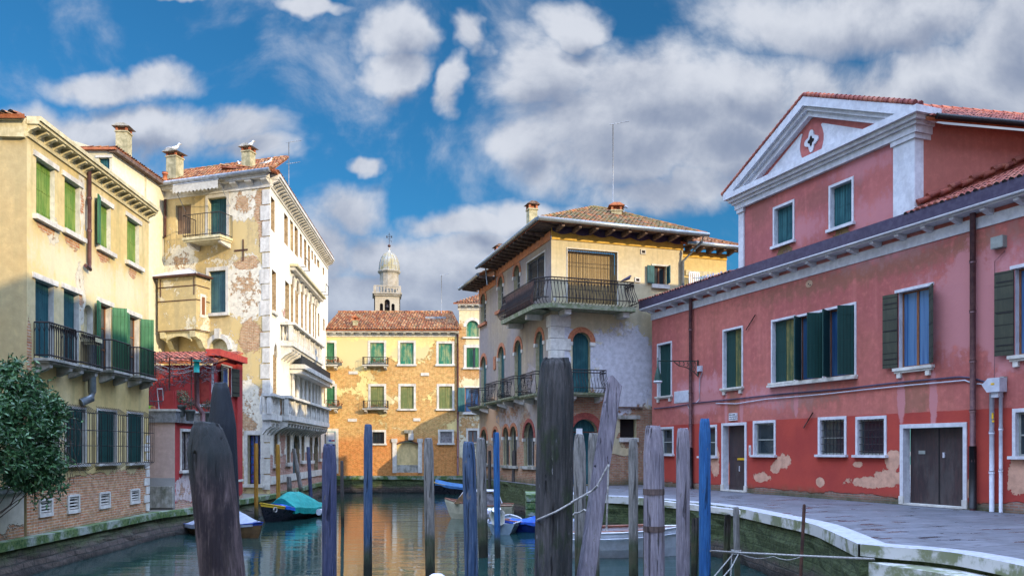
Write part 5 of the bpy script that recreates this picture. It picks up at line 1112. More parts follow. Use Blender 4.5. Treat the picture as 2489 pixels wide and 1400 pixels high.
pg = [X(1608, 1635, 1043, 1103), X(1705, 1740, 1039, 1108), X(1835, 1882, 1029, 1105), X(1994, 2053, 1021, 1104), X(2086, 2150, 1020, 1105), X(2470, 2535, 1002, 1108)]
pd = X(1759, 1811, 1035, 1193); pgt = X(2197, 2342, 1041, 1222)
pd = (*pd[:2], 1.53, pd[3], 0); pgt = (*pgt[:2], 1.53, pgt[3], 0)
zt_ = 8.95
m = MB(); wall(m, pl, pr_, 1.35, 9.6, list(pw.values())+pg+[pd, pgt], 'wall P', 'white paint', .2); m.obj('wall', Pk, FP.M)
s_ = dict(sur=.07, sm='white paint', sill=.07, sillmat='white stone', brackets=True, dep=.2, frame='brown wood')
window(Pk, FP, *pw['p1'], kind='closed', mat='shutter dark', **s_); window(Pk, FP, *pw['p2'], kind='closed', mat='shutter dark', mat2='shutter bronze', **s_)
s_['brackets'] = False
window(Pk, FP, *pw['a1'], kind='closed', mat='shutter dark', mat2='shutter bronze', **s_)
for k in ('a2', 'a3'): window(Pk, FP, *pw[k], kind='half', mat='shutter dark', angs=(62, 70), pane_tint='pane_tint', mull=(0, 0), **s_)
m = MB(); a, b = pw['a1'][0], pw['a3'][1]; zc = pw['a1'][2]; m.box(a-.15, b+.12, -.17, .0, zc-.16, zc-.085, 'white stone'); m.obj('sill', Pk, FP.M)
s_ = dict(sur=.08, sm='white paint', sill=.09, sillmat='white stone', brackets=True, dep=.2, frame='brown wood', lintel=True)
window(Pk, FP, *pw['p4'], kind='open', mat='shutter khaki', angs=(12, 40), pane_tint='pane_tint', lw=.46, mull=(1, 0), **s_); window(Pk, FP, *pw['p5'], kind='open', mat='shutter khaki', angs=(12, 20), pane_tint='pane_tint', lw=.46, mull=(1, 0), **s_)
for i, t in enumerate(pg): window(Pk, FP, *t, sur=.09, sm='white paint', sill=.08, sillmat='white paint', kind='glass', frame='shutter dark' if False else 'grey box', dep=.16, mull=(0, 1) if i != 4 else (0, 0), bars=(7, 5) if i in (3, 4) else None)
def doorway(t, name, mat, fr, two):
    a, b, c, d, _ = t; m = MB(); m.box(a, b, .26, .32, c, d, mat)
    if two: m.box((a+b)/2-.02, (a+b)/2+.02, .25, .26, c, d, 'black'); m.box(a+.3, a+.52, .24, .26, c+1.45, c+1.55, 'grey box')
    else:
        for q in (.2, .75, 1.3): m.box(a+.08, b-.08, .245, .26, c+q, c+q+.4, mat)
    o = m.obj(name, Pk, FP.M)
    m = MB()
    for q in ((a-fr, a-.002), (b+.002, b+fr)): m.box(*q, -.035, .24, c-.02, d, 'white paint'); m.box(q[0]-.02, q[1]+.02, -.06, .0, c-.02, c+.22, 'white stone')
    m.box(a-fr, b+fr, -.035, .24, d+.002, d+fr, 'white paint'); m.box(a, b, -.05, .3, c-.03, c+.02, 'white stone'); m.obj('frame', o, FP.M)
    m = MB()
    if two: m.box((a+b)/2+.15, (a+b)/2+.2, .21, .25, c+1.35, c+1.5, 'white paint')
    else: m.box((a+b)/2-.1, b-.12, .225, .245, c+1.18, c+1.26, 'yellow sticker'); m.box((a+b)/2, (a+b)/2+.03, .22, .245, c+.75, c+.95, 'white paint')
    m.obj('letter_plate' if not two else 'lock', o, FP.M)
doorway(pd, 'front_door', 'dark door', .11, False); doorway(pgt, 'garage_door', 'dark door', .12, True)
m = MB(); m.box(pl-.05, pr_, -.04, .0, zt_, zt_+.3, 'white paint'); m.box(pl-.3, pr_, -.42, .0, zt_+.42, zt_+.52, 'white paint'); m.tube([(pl-.3, -.46, zt_+.5), (pr_, -.46, zt_+.5)], .05, 'white paint', 6)
n = 22
for k in range(n): q = pl+.1+(pr_-pl-.4)*k/(n-1); m.poly([(0, zt_+.24), (0, zt_+.418), (-.36, zt_+.418), (-.36, zt_+.35)], q, q+.14, 'white paint', 0)
m.obj('cornice', Pk, FP.M)
m = MB(); m.box(pl-.32, pr_, -.5, -.44, zt_+.522, zt_+.88, 'purple sheet'); m.box(pl-.32, pr_, -.44, .1, zt_+.522, zt_+.6, 'purple sheet'); m.obj('gutter', Pk, FP.M)
ze_ = zt_+.84
u0, u1 = FP.u(1800), FP.u(2224.6); um = (u0+u1)/2-.1; zb0, zb1 = 9.4, 12.2
q1, q2 = X(1884.5, 1929, 510, 599), X(2021, 2072.5, 458, 558)
m = MB(); wall(m, u0, u1, zb0, zb1, [q1, q2], 'wall Pb', 'white paint', .2, w=.0); m.obj('upper_wall', Pk, FP.M @ T(0, -.02))
for t in (q1, q2): window(Pk, FP, *t, sur=.08, sm='white paint', sill=.1, sillmat='white paint', kind='closed', mat='shutter teal', dep=.2, proud=.05)
m = MB(); m.box(u0-.02, u0+.28, -.08, .0, zb0, zb1-.15, 'white paint'); m.box(u0-.08, u0+.32, -.13, .0, zb1-.148, zb1, 'white paint'); m.obj('pilaster', Pk, FP.M)
m = MB(); m.box(u1-.72, u1+.05, -.08, .0, zb0, zb1-.15, 'white paint'); m.box(u1, u1+.05, .001, .5, zb0, zb1-.15, 'white paint')
m.box(u1-.78, u1+.1, -.13, .5, zb1-.148, zb1, 'white paint'); m.obj('pilaster', Pk, FP.M)
m = MB()
for i, (p_, z0, z1) in enumerate(((.16, 0, .2), (.24, .202, .3), (.34, .302, .42), (.46, .422, .62))): m.box(u0-p_, u1+p_, -p_, .5, zb1+z0, zb1+z1, 'white paint')
m.obj('entablature', Pk, FP.M)
za = 14.86; zp = zb1+.62; hw = (u1-u0)/2+.46
def rake(m, off, th, pj, mat):   # a raking band: outer edge lowered by off, thickness th
    sl_ = (za-zp)/hw; L = um-hw+off/sl_*1.0; Rr = um+hw-off/sl_
    for sgn in (-1, 1):
        xo = L if sgn < 0 else Rr; xi = xo-sgn*th/sl_
        m.poly([(xo, zp), (um, za-off), (um, za-off-th), (xi, zp)], -pj, .3, mat)
m = MB(); rake(m, .0, .30, .46, 'white paint'); rake(m, .302, .14, .34, 'white paint'); rake(m, .444, .18, .22, 'white paint'); m.obj('pediment', Pk, FP.M)
m = MB(); m.poly([(um-hw+1., zp-.02), (um+hw-1., zp-.02), (um, za-.4)], -.03, .2, 'wall Pb'); 
tri = m.obj('tympanum', Pk, FP.M)
uc, zc = um-.05, zp+.63
def wpan(sg):
    return [(uc+sg*2.35, zp+.15), (uc+sg*.5, zp+1.05)]+[(uc+sg*(.44+.13*math.sin(t*math.pi)), zp+1.02-.87*t) for t in (0, .2, .4, .6, .8, 1)]
m = MB()
for sg in (-1, 1): m.poly(wpan(sg), -.05, -.02, 'white paint')
m.obj('panel', tri, FP.M)
def quat(r, s=1.): return [(uc+s*(r*math.cos(t)*(1+.26*math.cos(4*t))), zc+s*(r*1.15*math.sin(t)*(1+.26*math.cos(4*t)))) for t in [2*math.pi*i/48 for i in range(48)]]
m = MB(); m.poly(quat(.26), -.075, -.02, 'white paint'); m.poly(quat(.12), -.085, -.075, 'dark interior'); m.obj('rosette', tri, FP.M)
FPs = Fr(tuple(FP.W(u1, 0, 0))[:2], (1, .195)); Ls = 15
m = MB(); wall(m, 0, Ls, zb0-.6, zb1+.35, [], 'wall Ps'); m.obj('side_wall', Pk, FPs.M)
FPl = Fr(tuple(FP.W(u0, 0, 0))[:2], (-1, -.397)); m = MB(); wall(m, -Ls, 0, zb0-.6, zb1+.4, [], 'wall Ps'); m.obj('side_wall', Pk, FPl.M)
sl_ = (za-zp)/hw
rp = Vector((-FPs.n.x*-1, -FPs.n.y*-1, sl_)); h_ = math.hypot(hw, za-zp)
P0 = FPs.W(.1, -.45, zp-.3); P1 = FPs.W(Ls, -.45, zp-.3); A3 = FP.W(um, -.1, za+.02); XX = (P1-P0).normalized(); vv = A3-P0; sx = vv.dot(XX); pv = vv-XX*sx
roof(Pk, P0, P1, pv, [(0, 0), (Ls, 0), (Ls, pv.length), (sx, pv.length)], 'red tiles', ridge=[((sx, pv.length), (Ls, pv.length))])
EP = Vector((FP.d.x, FP.d.y, 0)); NP = Vector((FP.n.x, FP.n.y, 0))
roof(Pk, FP.W(um+hw, .85, zp+.05), FP.W(um+hw, -.46, zp+.05)+Vector((0, 0, 0)), -EP*hw+Vector((0, 0, za-zp)), [(0, 0), (1.3, 0), (1.3, h_+.08), (0, h_+.08)], 'red tiles') if False else None
m = MB(); z_ = .06
m = MB()
N_ = 24
for sg in (-1, 1):
    for k in range(N_):
        t0, t1 = k/N_, (k+1)/N_; a = (um+sg*hw*(1-t0), zp+(za-zp)*t0); b = (um+sg*hw*(1-t1)-sg*.03, zp+(za-zp)*t1+.02)
        m.tube([(a[0], -.40, a[1]+.07), (b[0], -.40, b[1]+.05)], [.10, .08], 'red tiles', 7); m.tube([(a[0], -.18, a[1]+.07), (b[0], -.18, b[1]+.05)], [.10, .08], 'red tiles', 7)
m.obj('verge_tiles', Pk, FP.M)
m = MB(); m.face([(um-hw, -.4, zp), (um, -.4, za+.02), (um, Ls, za+.02), (um-hw, Ls, zp)], 'red tiles'); m.face([(um, -.4, za+.02), (um+hw, -.4, zp), (um+hw, .5, zp), (um, .5, za+.02)], 'red tiles'); m.obj('roof', Pk, FP.M)
m = MB(); m.tube([(.3, -.5, zp-.28), (Ls, -.5, zp-.28)], .09, 'black', 8); m.obj('gutter', Pk, FPs.M)
roof(Pk, FP.W(pl-.4, -.46, ze_), FP.W(u0, -.46, ze_), Vector((FP.n.x, FP.n.y, .28)), [(0, 0), (u0-pl+.4, 0), (u0-pl+.4, 3.), (1.8, 3.)], 'red tiles', ridge=[((0, 0), (1.8, 3.)), ((1.8, 3.), (u0-pl+.4, 3.))])
roof(Pk, FP.W(u1+.04, -.46, ze_), FP.W(pr_, -.46, ze_), Vector((FP.n.x, FP.n.y, .42)), [(0, 0), (pr_-u1, 0), (pr_-u1, 9.), (0, 9.)], 'red tiles')
m = MB()
for k in range(26): q = .0+k*.36; z_ = ze_+.42*(q+.46)+.22+.05*(k % 2); m.tube([(q, -.05, z_), (q+.40, -.05, z_+.15)], [.10, .08], 'red tiles', 6)
m.obj('flashing_tiles', Pk, FPs.M)
back(Pk, [tuple(FP.W(pl, 0, 0))[:2], tuple(FP.W(pl, 9, 0))[:2]], 1.3, 9.6, 'wall Ps', 'end_wall')
for x, zb_ in ((1685, 1.5), (2373, 1.5)):
    u_ = FP.u(x); pipe(Pk, [FP.W(u_, -.13, zt_+.45), FP.W(u_, -.13, zb_)], .075, 'copper brown')
    m = MB(); m.tube([(u_, -.13, 1.55), (u_, -.13, 3.2)], .095, 'black', 8); m.obj('pipe_shoe', Pk, FP.M)
def onP(x, y, w=-.05): return FP.W(FP.u(x, w), w, FP.z(x, y, w))
pipe(Pk, [onP(x, y) for x, y in ((1590, 993), (1640, 988), (1690, 979), (1800, 968), (1900, 957), (2050, 945), (2150, 933), (2230, 925), (2330, 916), (2360, 918), (2395, 928))], .026, 'purple sheet', 'cable', 5)
pipe(Pk, [onP(x, y) for x, y in ((1740, 980), (1790, 981), (1860, 970), (2000, 958), (2100, 947), (2200, 937), (2345, 924), (2365, 932), (2395, 934))], .018, 'pvc', 'cable', 5)
pipe(Pk, [onP(x, y) for x, y in ((1707, 905), (1701, 920), (1700, 950), (1700, 970), (1692, 979))], .02, 'pvc', 'cable', 5)
pipe(Pk, [onP(x, y) for x, y in ((1672, 985), (1676, 995), (1676, 1180))], .026, 'pvc', 'conduit', 6)
pipe(Pk, [onP(x, y) for x, y in ((2443, 610), (2418, 635), (2417, 920))], .008, 'copper brown', 'cable', 4)
for x, w_ in ((2412, .06), (2434, .045)):
    u_ = FP.u(x, -.1); pipe(Pk, [FP.W(u_, -.12, FP.z(x, 955 if w_ > .05 else 940, -.1)), FP.W(u_, -.12, 1.5)], w_, 'pvc', 'conduit', 8)
u_, z_ = FP.uz(2403, 935, -.2); m = MB(); m.poly([(u_-.12, z_), (u_+.05, z_+.16), (u_+.38, z_+.16), (u_+.38, z_-.2), (u_+.02, z_-.2)], -.3, -.03, 'pvc'); m.box(u_+.1, u_+.3, -.24, -.06, z_-.34, z_-.202, 'pvc')
jb = tag(m.obj('junction_box', None, FP.M), 'grey angular electrical box with a yellow sticker on top of the two white conduits', 'electrical box')
m = MB(); m.box(u_+.14, u_+.24, -.306, -.30, z_-.02, z_+.03, 'yellow sticker'); m.obj('sticker', jb, FP.M)
m = MB(); u_, z_ = FP.uz(2412, 1005, -.2); m.box(u_-.03, u_+.02, -.187, -.18, z_-.14, z_+.02, 'yellow sticker'); m.box(u_-.02, u_+.04, -.188, -.18, z_-.22, z_-.17, 'yellow sticker'); m.obj('sticker', jb, FP.M)
u_, z_ = FP.uz(2418, 592); m = MB(); m.box(u_, u_+.34, -.16, -.0, z_-.17, z_+.13, 'grey box'); m.box(u_+.02, u_+.32, -.165, -.16, z_-.15, z_+.11, 'grey box'); tag(m.obj('meter_box', None, FP.M), 'square grey-green metal box high on the red wall beside the right drainpipe', 'electrical box')
u_, z_ = FP.uz(2440, 925); m = MB(); m.box(u_, u_+.1, -.14, -.0, z_-.03, z_+.1, 'grey box'); m.tube([(u_+.05, -.1, z_-.03), (u_+.05, -.1, z_-.2)], .02, 'pvc', 5); tag(m.obj('valve_box', None, FP.M), 'tiny grey switch box right of the angular electrical box', 'electrical box')
u_, z_ = FP.uz(1699, 896); m = MB(); m.box(u_, u_+.26, -.1, -.0, z_-.12, z_+.1, 'pvc'); tag(m.obj('lamp_box', None, FP.M), 'small white junction box at the foot of the lamp bracket', 'electrical box')
m = MB(); a, b = FP.u(1640), FP.u(1685); z_ = FP.z(1640, 980); m.box(a, b-.1, -.03, 0, z_, z_+.5, 'white paint'); m.box(a+.03, b-.13, -.034, -.03, z_+.03, z_+.47, 'pvc'); tag(m.obj('wall_sign', None, FP.M), 'blank white rectangular panel beside the left drainpipe of the red hall', 'sign')
# worn stone tablet above the front door
m = MB(); a, b = FP.u(1774), FP.u(1793); z_ = FP.z(1774, 1022); m.box(a, b, -.05, 0, z_, z_+.28, 'white paint'); pq = tag(m.obj('house_plaque', None, FP.M), 'small white tablet with dark worn lettering above the front door of the red hall', 'sign')
m = MB(); rr = random.Random(4)
for r_ in range(3):
    x = a+.03
    while x < b-.06: w_ = rr.uniform(.02, .05); h_ = rr.uniform(.02, .05); m.box(x, x+w_, -.055, -.05, z_+.04+r_*.08, z_+.04+r_*.08+h_, 'black'); x += w_+rr.uniform(.012, .03)
m.obj('lettering', pq, FP.M)
m = MB(); u_, z_ = FP.uz(1822, 1100); m.box(u_, u_+.1, -.04, 0, z_-.1, z_+.28, 'white paint'); m.box(u_+.03, u_+.07, -.045, -.04, z_+.05, z_+.2, 'grey box'); tag(m.obj('doorbell_panel', None, FP.M), 'narrow white doorbell panel between the front door and the window', 'doorbell')
for x0, y0, x1, y1 in ((1836, 765, 1813, 802), (1976, 1002, 1953, 1040)):
    m = MB(); m.tube([onP(x0, y0, -.06), onP(x1, y1, -.06)], .022, 'rusty iron', 5); m.obj('tie_bar', Pk)
m = MB(); u_, z_ = FP.uz(1967, 690); m.lathe((u_, -.02, z_), [(0.01, 0)], 'dark interior', 6); m = MB(); m.poly([(u_+.16*math.cos(t), z_+.12*math.sin(t)) for t in [i*math.pi/8 for i in range(16)]], -.012, 0, 'wall S'); m.box(u_-.04, u_+.0, -.02, -.012, z_-.02, z_+.02, 'black'); m.box(u_+.04, u_+.08, -.02, -.012, z_-.07, z_-.03, 'black'); m.obj('vent_patch', Pk, FP.M)
# street lamp on its bracket
L_ = thing('street_lamp', 'green wrought iron wall lamp with a bell shade hanging from a scrolled bracket', 'street lamp', onP(1698, 885))
LM = FP.M; u_ = FP.u(1698); zl = FP.z(1698, 878)
dirv = -1  # the arm reaches out along the wall and away from it
e0 = FP.W(u_, -.04, zl); e1 = at(1599, 877, 29.6); arm = e1-e0; m = MB()
m.tube([e0, e1, e1+Vector((0, 0, .12))], .022, 'iron green' if 'iron green' in MATS else simple('iron green', (.01, .06, .045), (.01, .04, .03), .5), 6)
def ap_(s, z): return e0+arm*s+Vector((0, 0, z))
m.tube([ap_(0, .05), ap_(0, -.62)], .028, 'iron green', 6); m.tube([ap_(0, -.6), ap_(.12, -.42), ap_(.3, -.25), ap_(.5, -.18), ap_(.62, -.03)], .02, 'iron green', 6)
for s, z, r in ((.08, -.14, .11), (.17, -.22, .08), (.08, -.34, .08), (.28, -.13, .08), (.38, -.1, .07), (.49, -.09, .06), (.2, -.08, .05)):
    m.tube([ap_(s, z)+Vector(((r*math.cos(t))*arm.normalized().x, r*math.cos(t)*arm.normalized().y, r*math.sin(t))) for t in [k*.7 for k in range(9)]], .013, 'iron green', 5)
m.obj('bracket', L_)
m = MB(); m.lathe(e1-Vector((0, 0, .74)), [(.14, .0), (.13, .1), (.1, .25), (.05, .45), (.03, .52), (.03, .74)], 'iron green', 14); sh = m.obj('shade', L_)
m = MB(); m.lathe(e1-Vector((0, 0, .82)), [(.02, 0), (.12, .01), (.17, .06), (.15, .09)], 'white paint', 14); m.obj('lens', L_)

# === bell tower
TW = thing('bell_tower', 'distant white stone bell tower with a ribbed lead dome and a cross', 'bell tower', (at(946, 1093, 110).x, 110, 1))
tx = at(946, 0, 110).x; zt2 = lambda y: H+(CY-y)*110/F; w_ = 1.72
facade('wall T', (.42, .37, .28), (.36, .30, .21), (.55, .42, .28), uth=-.05, bth=-.1, streak=.3)
FT = Fr((tx, 110-w_), (.985, .17)); 
m = MB(); k_ = 110/F
ops = [(-.62*1, .62, zt2(770)+0, zt2(733), 1)]
wall(m, -w_*.93, w_*.93, 1, zt2(725), [(-.35, .35, zt2(772), zt2(733), 1), (-.98, -.55, zt2(772), zt2(743), 1), (.55, .98, zt2(772), zt2(743), 1)], 'wall T', 'white stone', .3)
m.obj('shaft', TW, FT.M); FT2 = Fr((FT.W(w_*.93, 0, 0).x, FT.W(w_*.93, 0, 0).y), (-.17, .985)); m = MB(); wall(m, 0, 3.2, 1, zt2(725), [], 'wall T'); m.obj('shaft', TW, FT2.M)
FT3 = Fr((FT.W(-w_*.93, 0, 0).x, FT.W(-w_*.93, 0, 0).y), (.17, -.985)); m = MB(); wall(m, -3.2, 0, 1, zt2(725), [], 'wall T'); m.obj('shaft', TW, FT3.M)
m = MB(); m.box(-w_, w_, .4, 3, zt2(772)-2, zt2(730), 'dark interior'); m.lathe((0, .35, zt2(752)), [(.28, 0), (.2, .3), (.08, .5)], 'iron', 10); m.obj('belfry_interior', TW, FT.M)
m = MB(); c_ = (tx, 110, 0); m.box(-w_-.02, w_+.02, -.2, 3.4, zt2(725), zt2(721), 'tower stone'); m.box(-w_-.22, w_+.22, -.35, 3.6, zt2(720.9), zt2(717.5), 'tower stone'); 
for k in range(9): q = -w_+.1+k*(2*w_-.2)/8; (m.box(q-.07, q+.07, -.25, -.12, zt2(717), zt2(703.5), 'tower stone') if 0 < k < 8 else m.box(q-.2, q+.2, -.28, .1, zt2(717), zt2(703.5), 'tower stone'))
m.box(-w_-.05, w_+.05, -.28, -.1, zt2(703.4), zt2(701), 'tower stone'); m.box(-w_-.05, -w_+.1, -.1, 3.2, zt2(703.4), zt2(701), 'tower stone'); m.box(w_-.1, w_+.05, -.1, 3.2, zt2(703.4), zt2(701), 'tower stone'); m.obj('parapet', TW, FT.M)
m = MB(); m.lathe((tx, 110, zt2(716)), [(1.32, 0), (1.30, .3), (1.26, 2.6), (1.30, 2.75), (1.5, 2.9), (1.58, 3.05), (1.45, 3.15)], 'tower stone', 12, False); m.obj('drum', TW)
simple('dome lead', (.30, .31, .29), (.30, .25, .10), .6, sc_=1.2)
m = MB(); zb_ = zt2(660.5); hd = zt2(612)-zb_
prof = [(1.36*(1-(t)**2.6)**.62+.02, hd*t) for t in [i/14 for i in range(15)]]; m.lathe((tx, 110, zb_), prof, 'dome lead', 16, True)
for k in range(16): a = 2*math.pi*k/16; m.tube([(tx+(r+.02)*math.cos(a), 110+(r+.02)*math.sin(a), zb_+z) for r, z in prof], .035, 'tower stone', 4, False)
m.obj('dome', TW)
m = MB(); m.lathe((tx, 110, zt2(614)), [(.25, 0), (.08, .3), (.1, .5), (.22, .55), (.1, .62)], 'white stone', 10); m.lathe((tx, 110, zt2(602)), [(.02, 0), (.17, .1), (.22, .22), (.17, .36), (.02, .44)], 'rusty iron', 12)
z0 = zt2(595); m.tube([(tx, 110, z0), (tx, 110, z0+1.6)], .035, 'iron', 5); m.tube([(tx-.35, 110, z0+1.05), (tx+.35, 110, z0+1.05)], .03, 'iron', 5); m.tube([(tx, 110, z0+.55), (tx+.3, 110, z0+.55), (tx+.3, 110, z0+.3)], .03, 'iron', 5)
for x in (-.35, .35): m.tube([(tx+x, 110, z0+.9), (tx+x, 110, z0+1.2)], .05, 'iron', 5)
m.tube([(tx+.28*math.cos(t), 110, z0+1.05+.28*math.sin(t)) for t in [k*.52 for k in range(13)]], .02, 'iron', 4); m.obj('cross', TW)
# ---------------------------------------------------------------- ground, banks, water
m = MB(); m.face([(-1500, -400, -2.2), (1500, -400, -2.2), (1500, 2500, -2.2), (-1500, 2500, -2.2)], 'soil'); structure(m, 'ground')
m = MB(); m.face([(-300, -60, 0), (300, -60, 0), (300, 400, 0), (-300, 400, 0)], 'canal water'); structure(m, 'water')
def bank(name, edge, zt, inland, ledge=None, top='soil', lm='mossy ledge', batter=.45, sub=.5, kz=.0, seed=0):
    """edge: list of (x,y) along the water, inland: list closing the polygon"""
    m = MB(); E = []
    for i in range(len(edge)-1):
        a, b = Vector(edge[i]), Vector(edge[i+1]); n = max(1, int((b-a).length/sub))
        for k in range(n): E.append(a.lerp(b, k/n))
    E.append(Vector(edge[-1]))
    poly = [(*p, zt) for p in E]+[(*p, zt) for p in inland]; m.face(poly, top)
    cen = sum((Vector(p) for p in inland), Vector((0, 0)))/len(inland); N = len(E); nr = []
    for i in range(N):
        t = (E[min(i+1, N-1)]-E[max(i-1, 0)]).normalized(); q = Vector((t.y, -t.x)); q = -q if q.dot(cen-E[i]) > 0 else q; nr.append(q)
    lv = [0, .04, .12, .2, .28, .42, .58, .75, 1.]; zbm = -.6; z0 = zt if ledge is None else zt-ledge[1]; rows = []
    for i in range(N):
        row = []
        for l in lv:
            z = z0+(zbm-z0)*l; o = batter*l+(ledge[0]*.55 if ledge else 0); o += (mn.noise(Vector((E[i].x*1.3, E[i].y*1.3, z*2.+seed)))*.10+mn.noise(Vector((E[i].x*4, E[i].y*4, z*5+seed)))*.06)*(1 if l > 0 else 0)
            p = E[i]+nr[i]*o; row.append((p.x, p.y, z))
        rows.append(row)
    for i in range(N-1):
        for k in range(len(lv)-1): m.face([rows[i][k], rows[i+1][k], rows[i+1][k+1], rows[i][k+1]], 'mossy masonry', False)
        if ledge:
            w0, h0 = ledge; j = lambda q: mn.noise(Vector((q.x*2, q.y*2, 3.+seed)))*.03
            a, b = E[i], E[i+1]; a1, b1 = a+nr[i]*(w0+j(a)), b+nr[i+1]*(w0+j(b)); a2, b2 = a-nr[i]*.02, b-nr[i+1]*.02
            m.face([(a2.x, a2.y, zt+.012), (b2.x, b2.y, zt+.012), (b1.x, b1.y, zt+.012), (a1.x, a1.y, zt+.012)], lm)
            m.face([(a1.x, a1.y, zt+.012), (b1.x, b1.y, zt+.012), (b1.x, b1.y, zt-h0), (a1.x, a1.y, zt-h0)], lm); m.face([(a1.x, a1.y, zt-h0), (b1.x, b1.y, zt-h0), (b.x, b.y, zt-h0), (a.x, a.y, zt-h0)], lm)
    return structure(m, name)
bank('left_bank', [(-12.4, -10), (-12.4, 20), (-12.82, 28.9), (-12.45, 30.2), (-12.2, 37.), (-12.1, 41.1), (-13.45, YC-.3)], .88, [(-60, YC), (-60, -10)], (.32, .2), batter=.55)
bank('far_bank', [(-13.6, YC-.25), (40, YC-.25)], 1.22, [(60, 140), (-60, 140)], (.12, .25), batter=.12, seed=4)
# right bank: quay edge as measured, with pale kerb
edge = [(-2.3, 47.4), (1.45, 35.8), (1.75, 33.5), (1.9, 30.), (2.55, 28.7), (4.25, 27.5), (5.5, 24.9), (6.25, 22.9), (6.45, 19.6), (6.6, 17.65), (6.3, 15.8), (5.95, 13.8)]
e2 = edge+[(6.66, 13.1), (6.95, 12.6), (7.05, 12.), (7.1, 11.2), (7.0, 9.)]
bank('right_bank', e2, 1.49, [(7.2, -20), (60, -20), (60, 50), (0, 50)], None, top='paving', batter=.12, seed=9)
bank('rear_bank', [(-1.6, 50.6), (-1.6, 56)], 1.2, [(40, 56), (40, 50.6)], None, batter=.05)
def kerb(pts, w, name, zt=1.5, h=.24, over=.07, lm='kerb stone'):
    m = MB(); P = [Vector(p) for p in pts]; N = len(P); Q = []
    for i in range(N): t = (P[min(i+1, N-1)]-P[max(i-1, 0)]).normalized(); n = Vector((t.y, -t.x)); n = -n if n.x > 0 else n; Q.append(n)
    for i in range(N-1):
        a, b = P[i]+Q[i]*over, P[i+1]+Q[i+1]*over; c, d = P[i+1]-Q[i+1]*w, P[i]-Q[i]*w
        m.face([(*a, zt), (*b, zt), (*c, zt), (*d, zt)], lm); m.face([(*a, zt), (*b, zt), (*b, zt-h), (*a, zt-h)], 'mossy kerb' if 'mossy kerb' in MATS else simple('mossy kerb', (.50, .50, .48), (.16, .18, .09), .8, sc_=1.6, th=(.46, .58))); m.face([(*a, zt-h), (*b, zt-h), (*(P[i+1]-Q[i+1]*.05), zt-h), (*(P[i]-Q[i]*.05), zt-h)], 'mossy kerb')
    return structure(m, name)
def dense(pts, s=.4):
    o = []
    for i in range(len(pts)-1):
        a, b = Vector(pts[i]), Vector(pts[i+1]); n = max(1, int((b-a).length/s)); o += [tuple(a.lerp(b, k/n)) for k in range(n)]
    return o+[pts[-1]]
def chaikin(p, n=2):
    for _ in range(n):
        q = [p[0]]
        for a, b in zip(p, p[1:]): q += [(a[0]*.75+b[0]*.25, a[1]*.75+b[1]*.25), (a[0]*.25+b[0]*.75, a[1]*.25+b[1]*.75)]
        p = q+[p[-1]]
    return p
kerb(chaikin([(1.5, 35.7), (1.75, 33.5), (1.9, 30.), (2.55, 28.7), (4.25, 27.5), (5.5, 24.9), (6.25, 22.9), (6.45, 19.6), (6.6, 17.65), (6.3, 15.8), (5.95, 13.8)]), .42, 'kerb', 1.505)
kerb(chaikin([(5.95, 13.8), (6.3, 13.35), (6.66, 13.1), (6.95, 12.6), (7.05, 12.), (7.1, 11.2), (7.0, 9.)]), .38, 'kerb', 1.509, .2)
# steps down to the water at the right
m = MB()
for k, (dx_, z) in enumerate(((-.45, 1.24), (-.9, .98), (-1.35, .72), (-1.8, .46))):
    pts = [(5.97+dx_*.1, 13.5+k*.02), (6.55+dx_, 13.0), (6.9+dx_, 12.3), (7.0+dx_, 11.2), (6.95+dx_, 9.), (7.4, 9), (7.4, 13.2)]
    m.poly(pts, z-.3, z, 'mossy kerb', 2)
structure(m, 'steps')
# far mossy stairs beside the balcony house
m = MB()
for k in range(5): m.box(.55-k*.0, 1.9, 31.2-k*.0, 34.0-k*.38, 1.38-k*.27-.3, 1.38-k*.27, 'mossy ledge')
structure(m, 'water_stairs')

# ---------------------------------------------------------------- bush over the garden wall
bu = thing('bush', 'large dark green bush with drooping leaves spilling over the garden wall at far left', 'bush', (-12.9, 19.4, .9))
rr = random.Random(3); m = MB(); cl = []
for (x, y, r, Y) in ((20, 960, 75, 19.2), (60, 990, 80, 19.5), (10, 1060, 80, 18.8), (75, 1060, 75, 19.6), (115, 980, 42, 20.1), (105, 1110, 55, 19.9), (118, 1165, 38, 20.), (85, 1130, 45, 19.6), (10, 905, 28, 19.4), (40, 930, 45, 19.4), (125, 1050, 36, 20.), (30, 1130, 40, 18.9), (-40, 1000, 80, 18.8), (118, 1200, 16, 20.), (55, 1150, 34, 19.4), (20, 1165, 30, 19.1), (70, 1180, 26, 19.7), (95, 1085, 50, 19.9), (45, 1095, 50, 19.3), (150, 1010, 14, 20.2), (30, 895, 16, 19.4), (75, 915, 18, 19.6), (-30, 1090, 70, 18.4), (138, 1120, 20, 20.1)):
    cl.append((at(x, y, Y), r*Y/F))
for c, r in cl:
    n = int(2300*(r/.7)**1.6)
    for k in range(n):
        v = Vector((rr.gauss(0, 1), rr.gauss(0, 1), rr.gauss(0, 1))).normalized(); v = v*r*(rr.random()**.4)*(1+.8*mn.noise(c*3+v*1.6))
        p = c+v
        if mn.noise(p*2.3) < -.06 and rr.random() < .9: continue
        if p.x > -11.0: continue
        d = Vector((rr.gauss(0, .6), rr.gauss(0, .6), -.35+rr.gauss(0, .5))).normalized()*rr.uniform(.10, .2); s = d.cross(Vector((rr.gauss(0, 1), rr.gauss(0, 1), rr.gauss(0, 1)))).normalized()*rr.uniform(.016, .032)
        m.face([p, p+d*.5+s, p+d, p+d*.5-s], 'leaves')
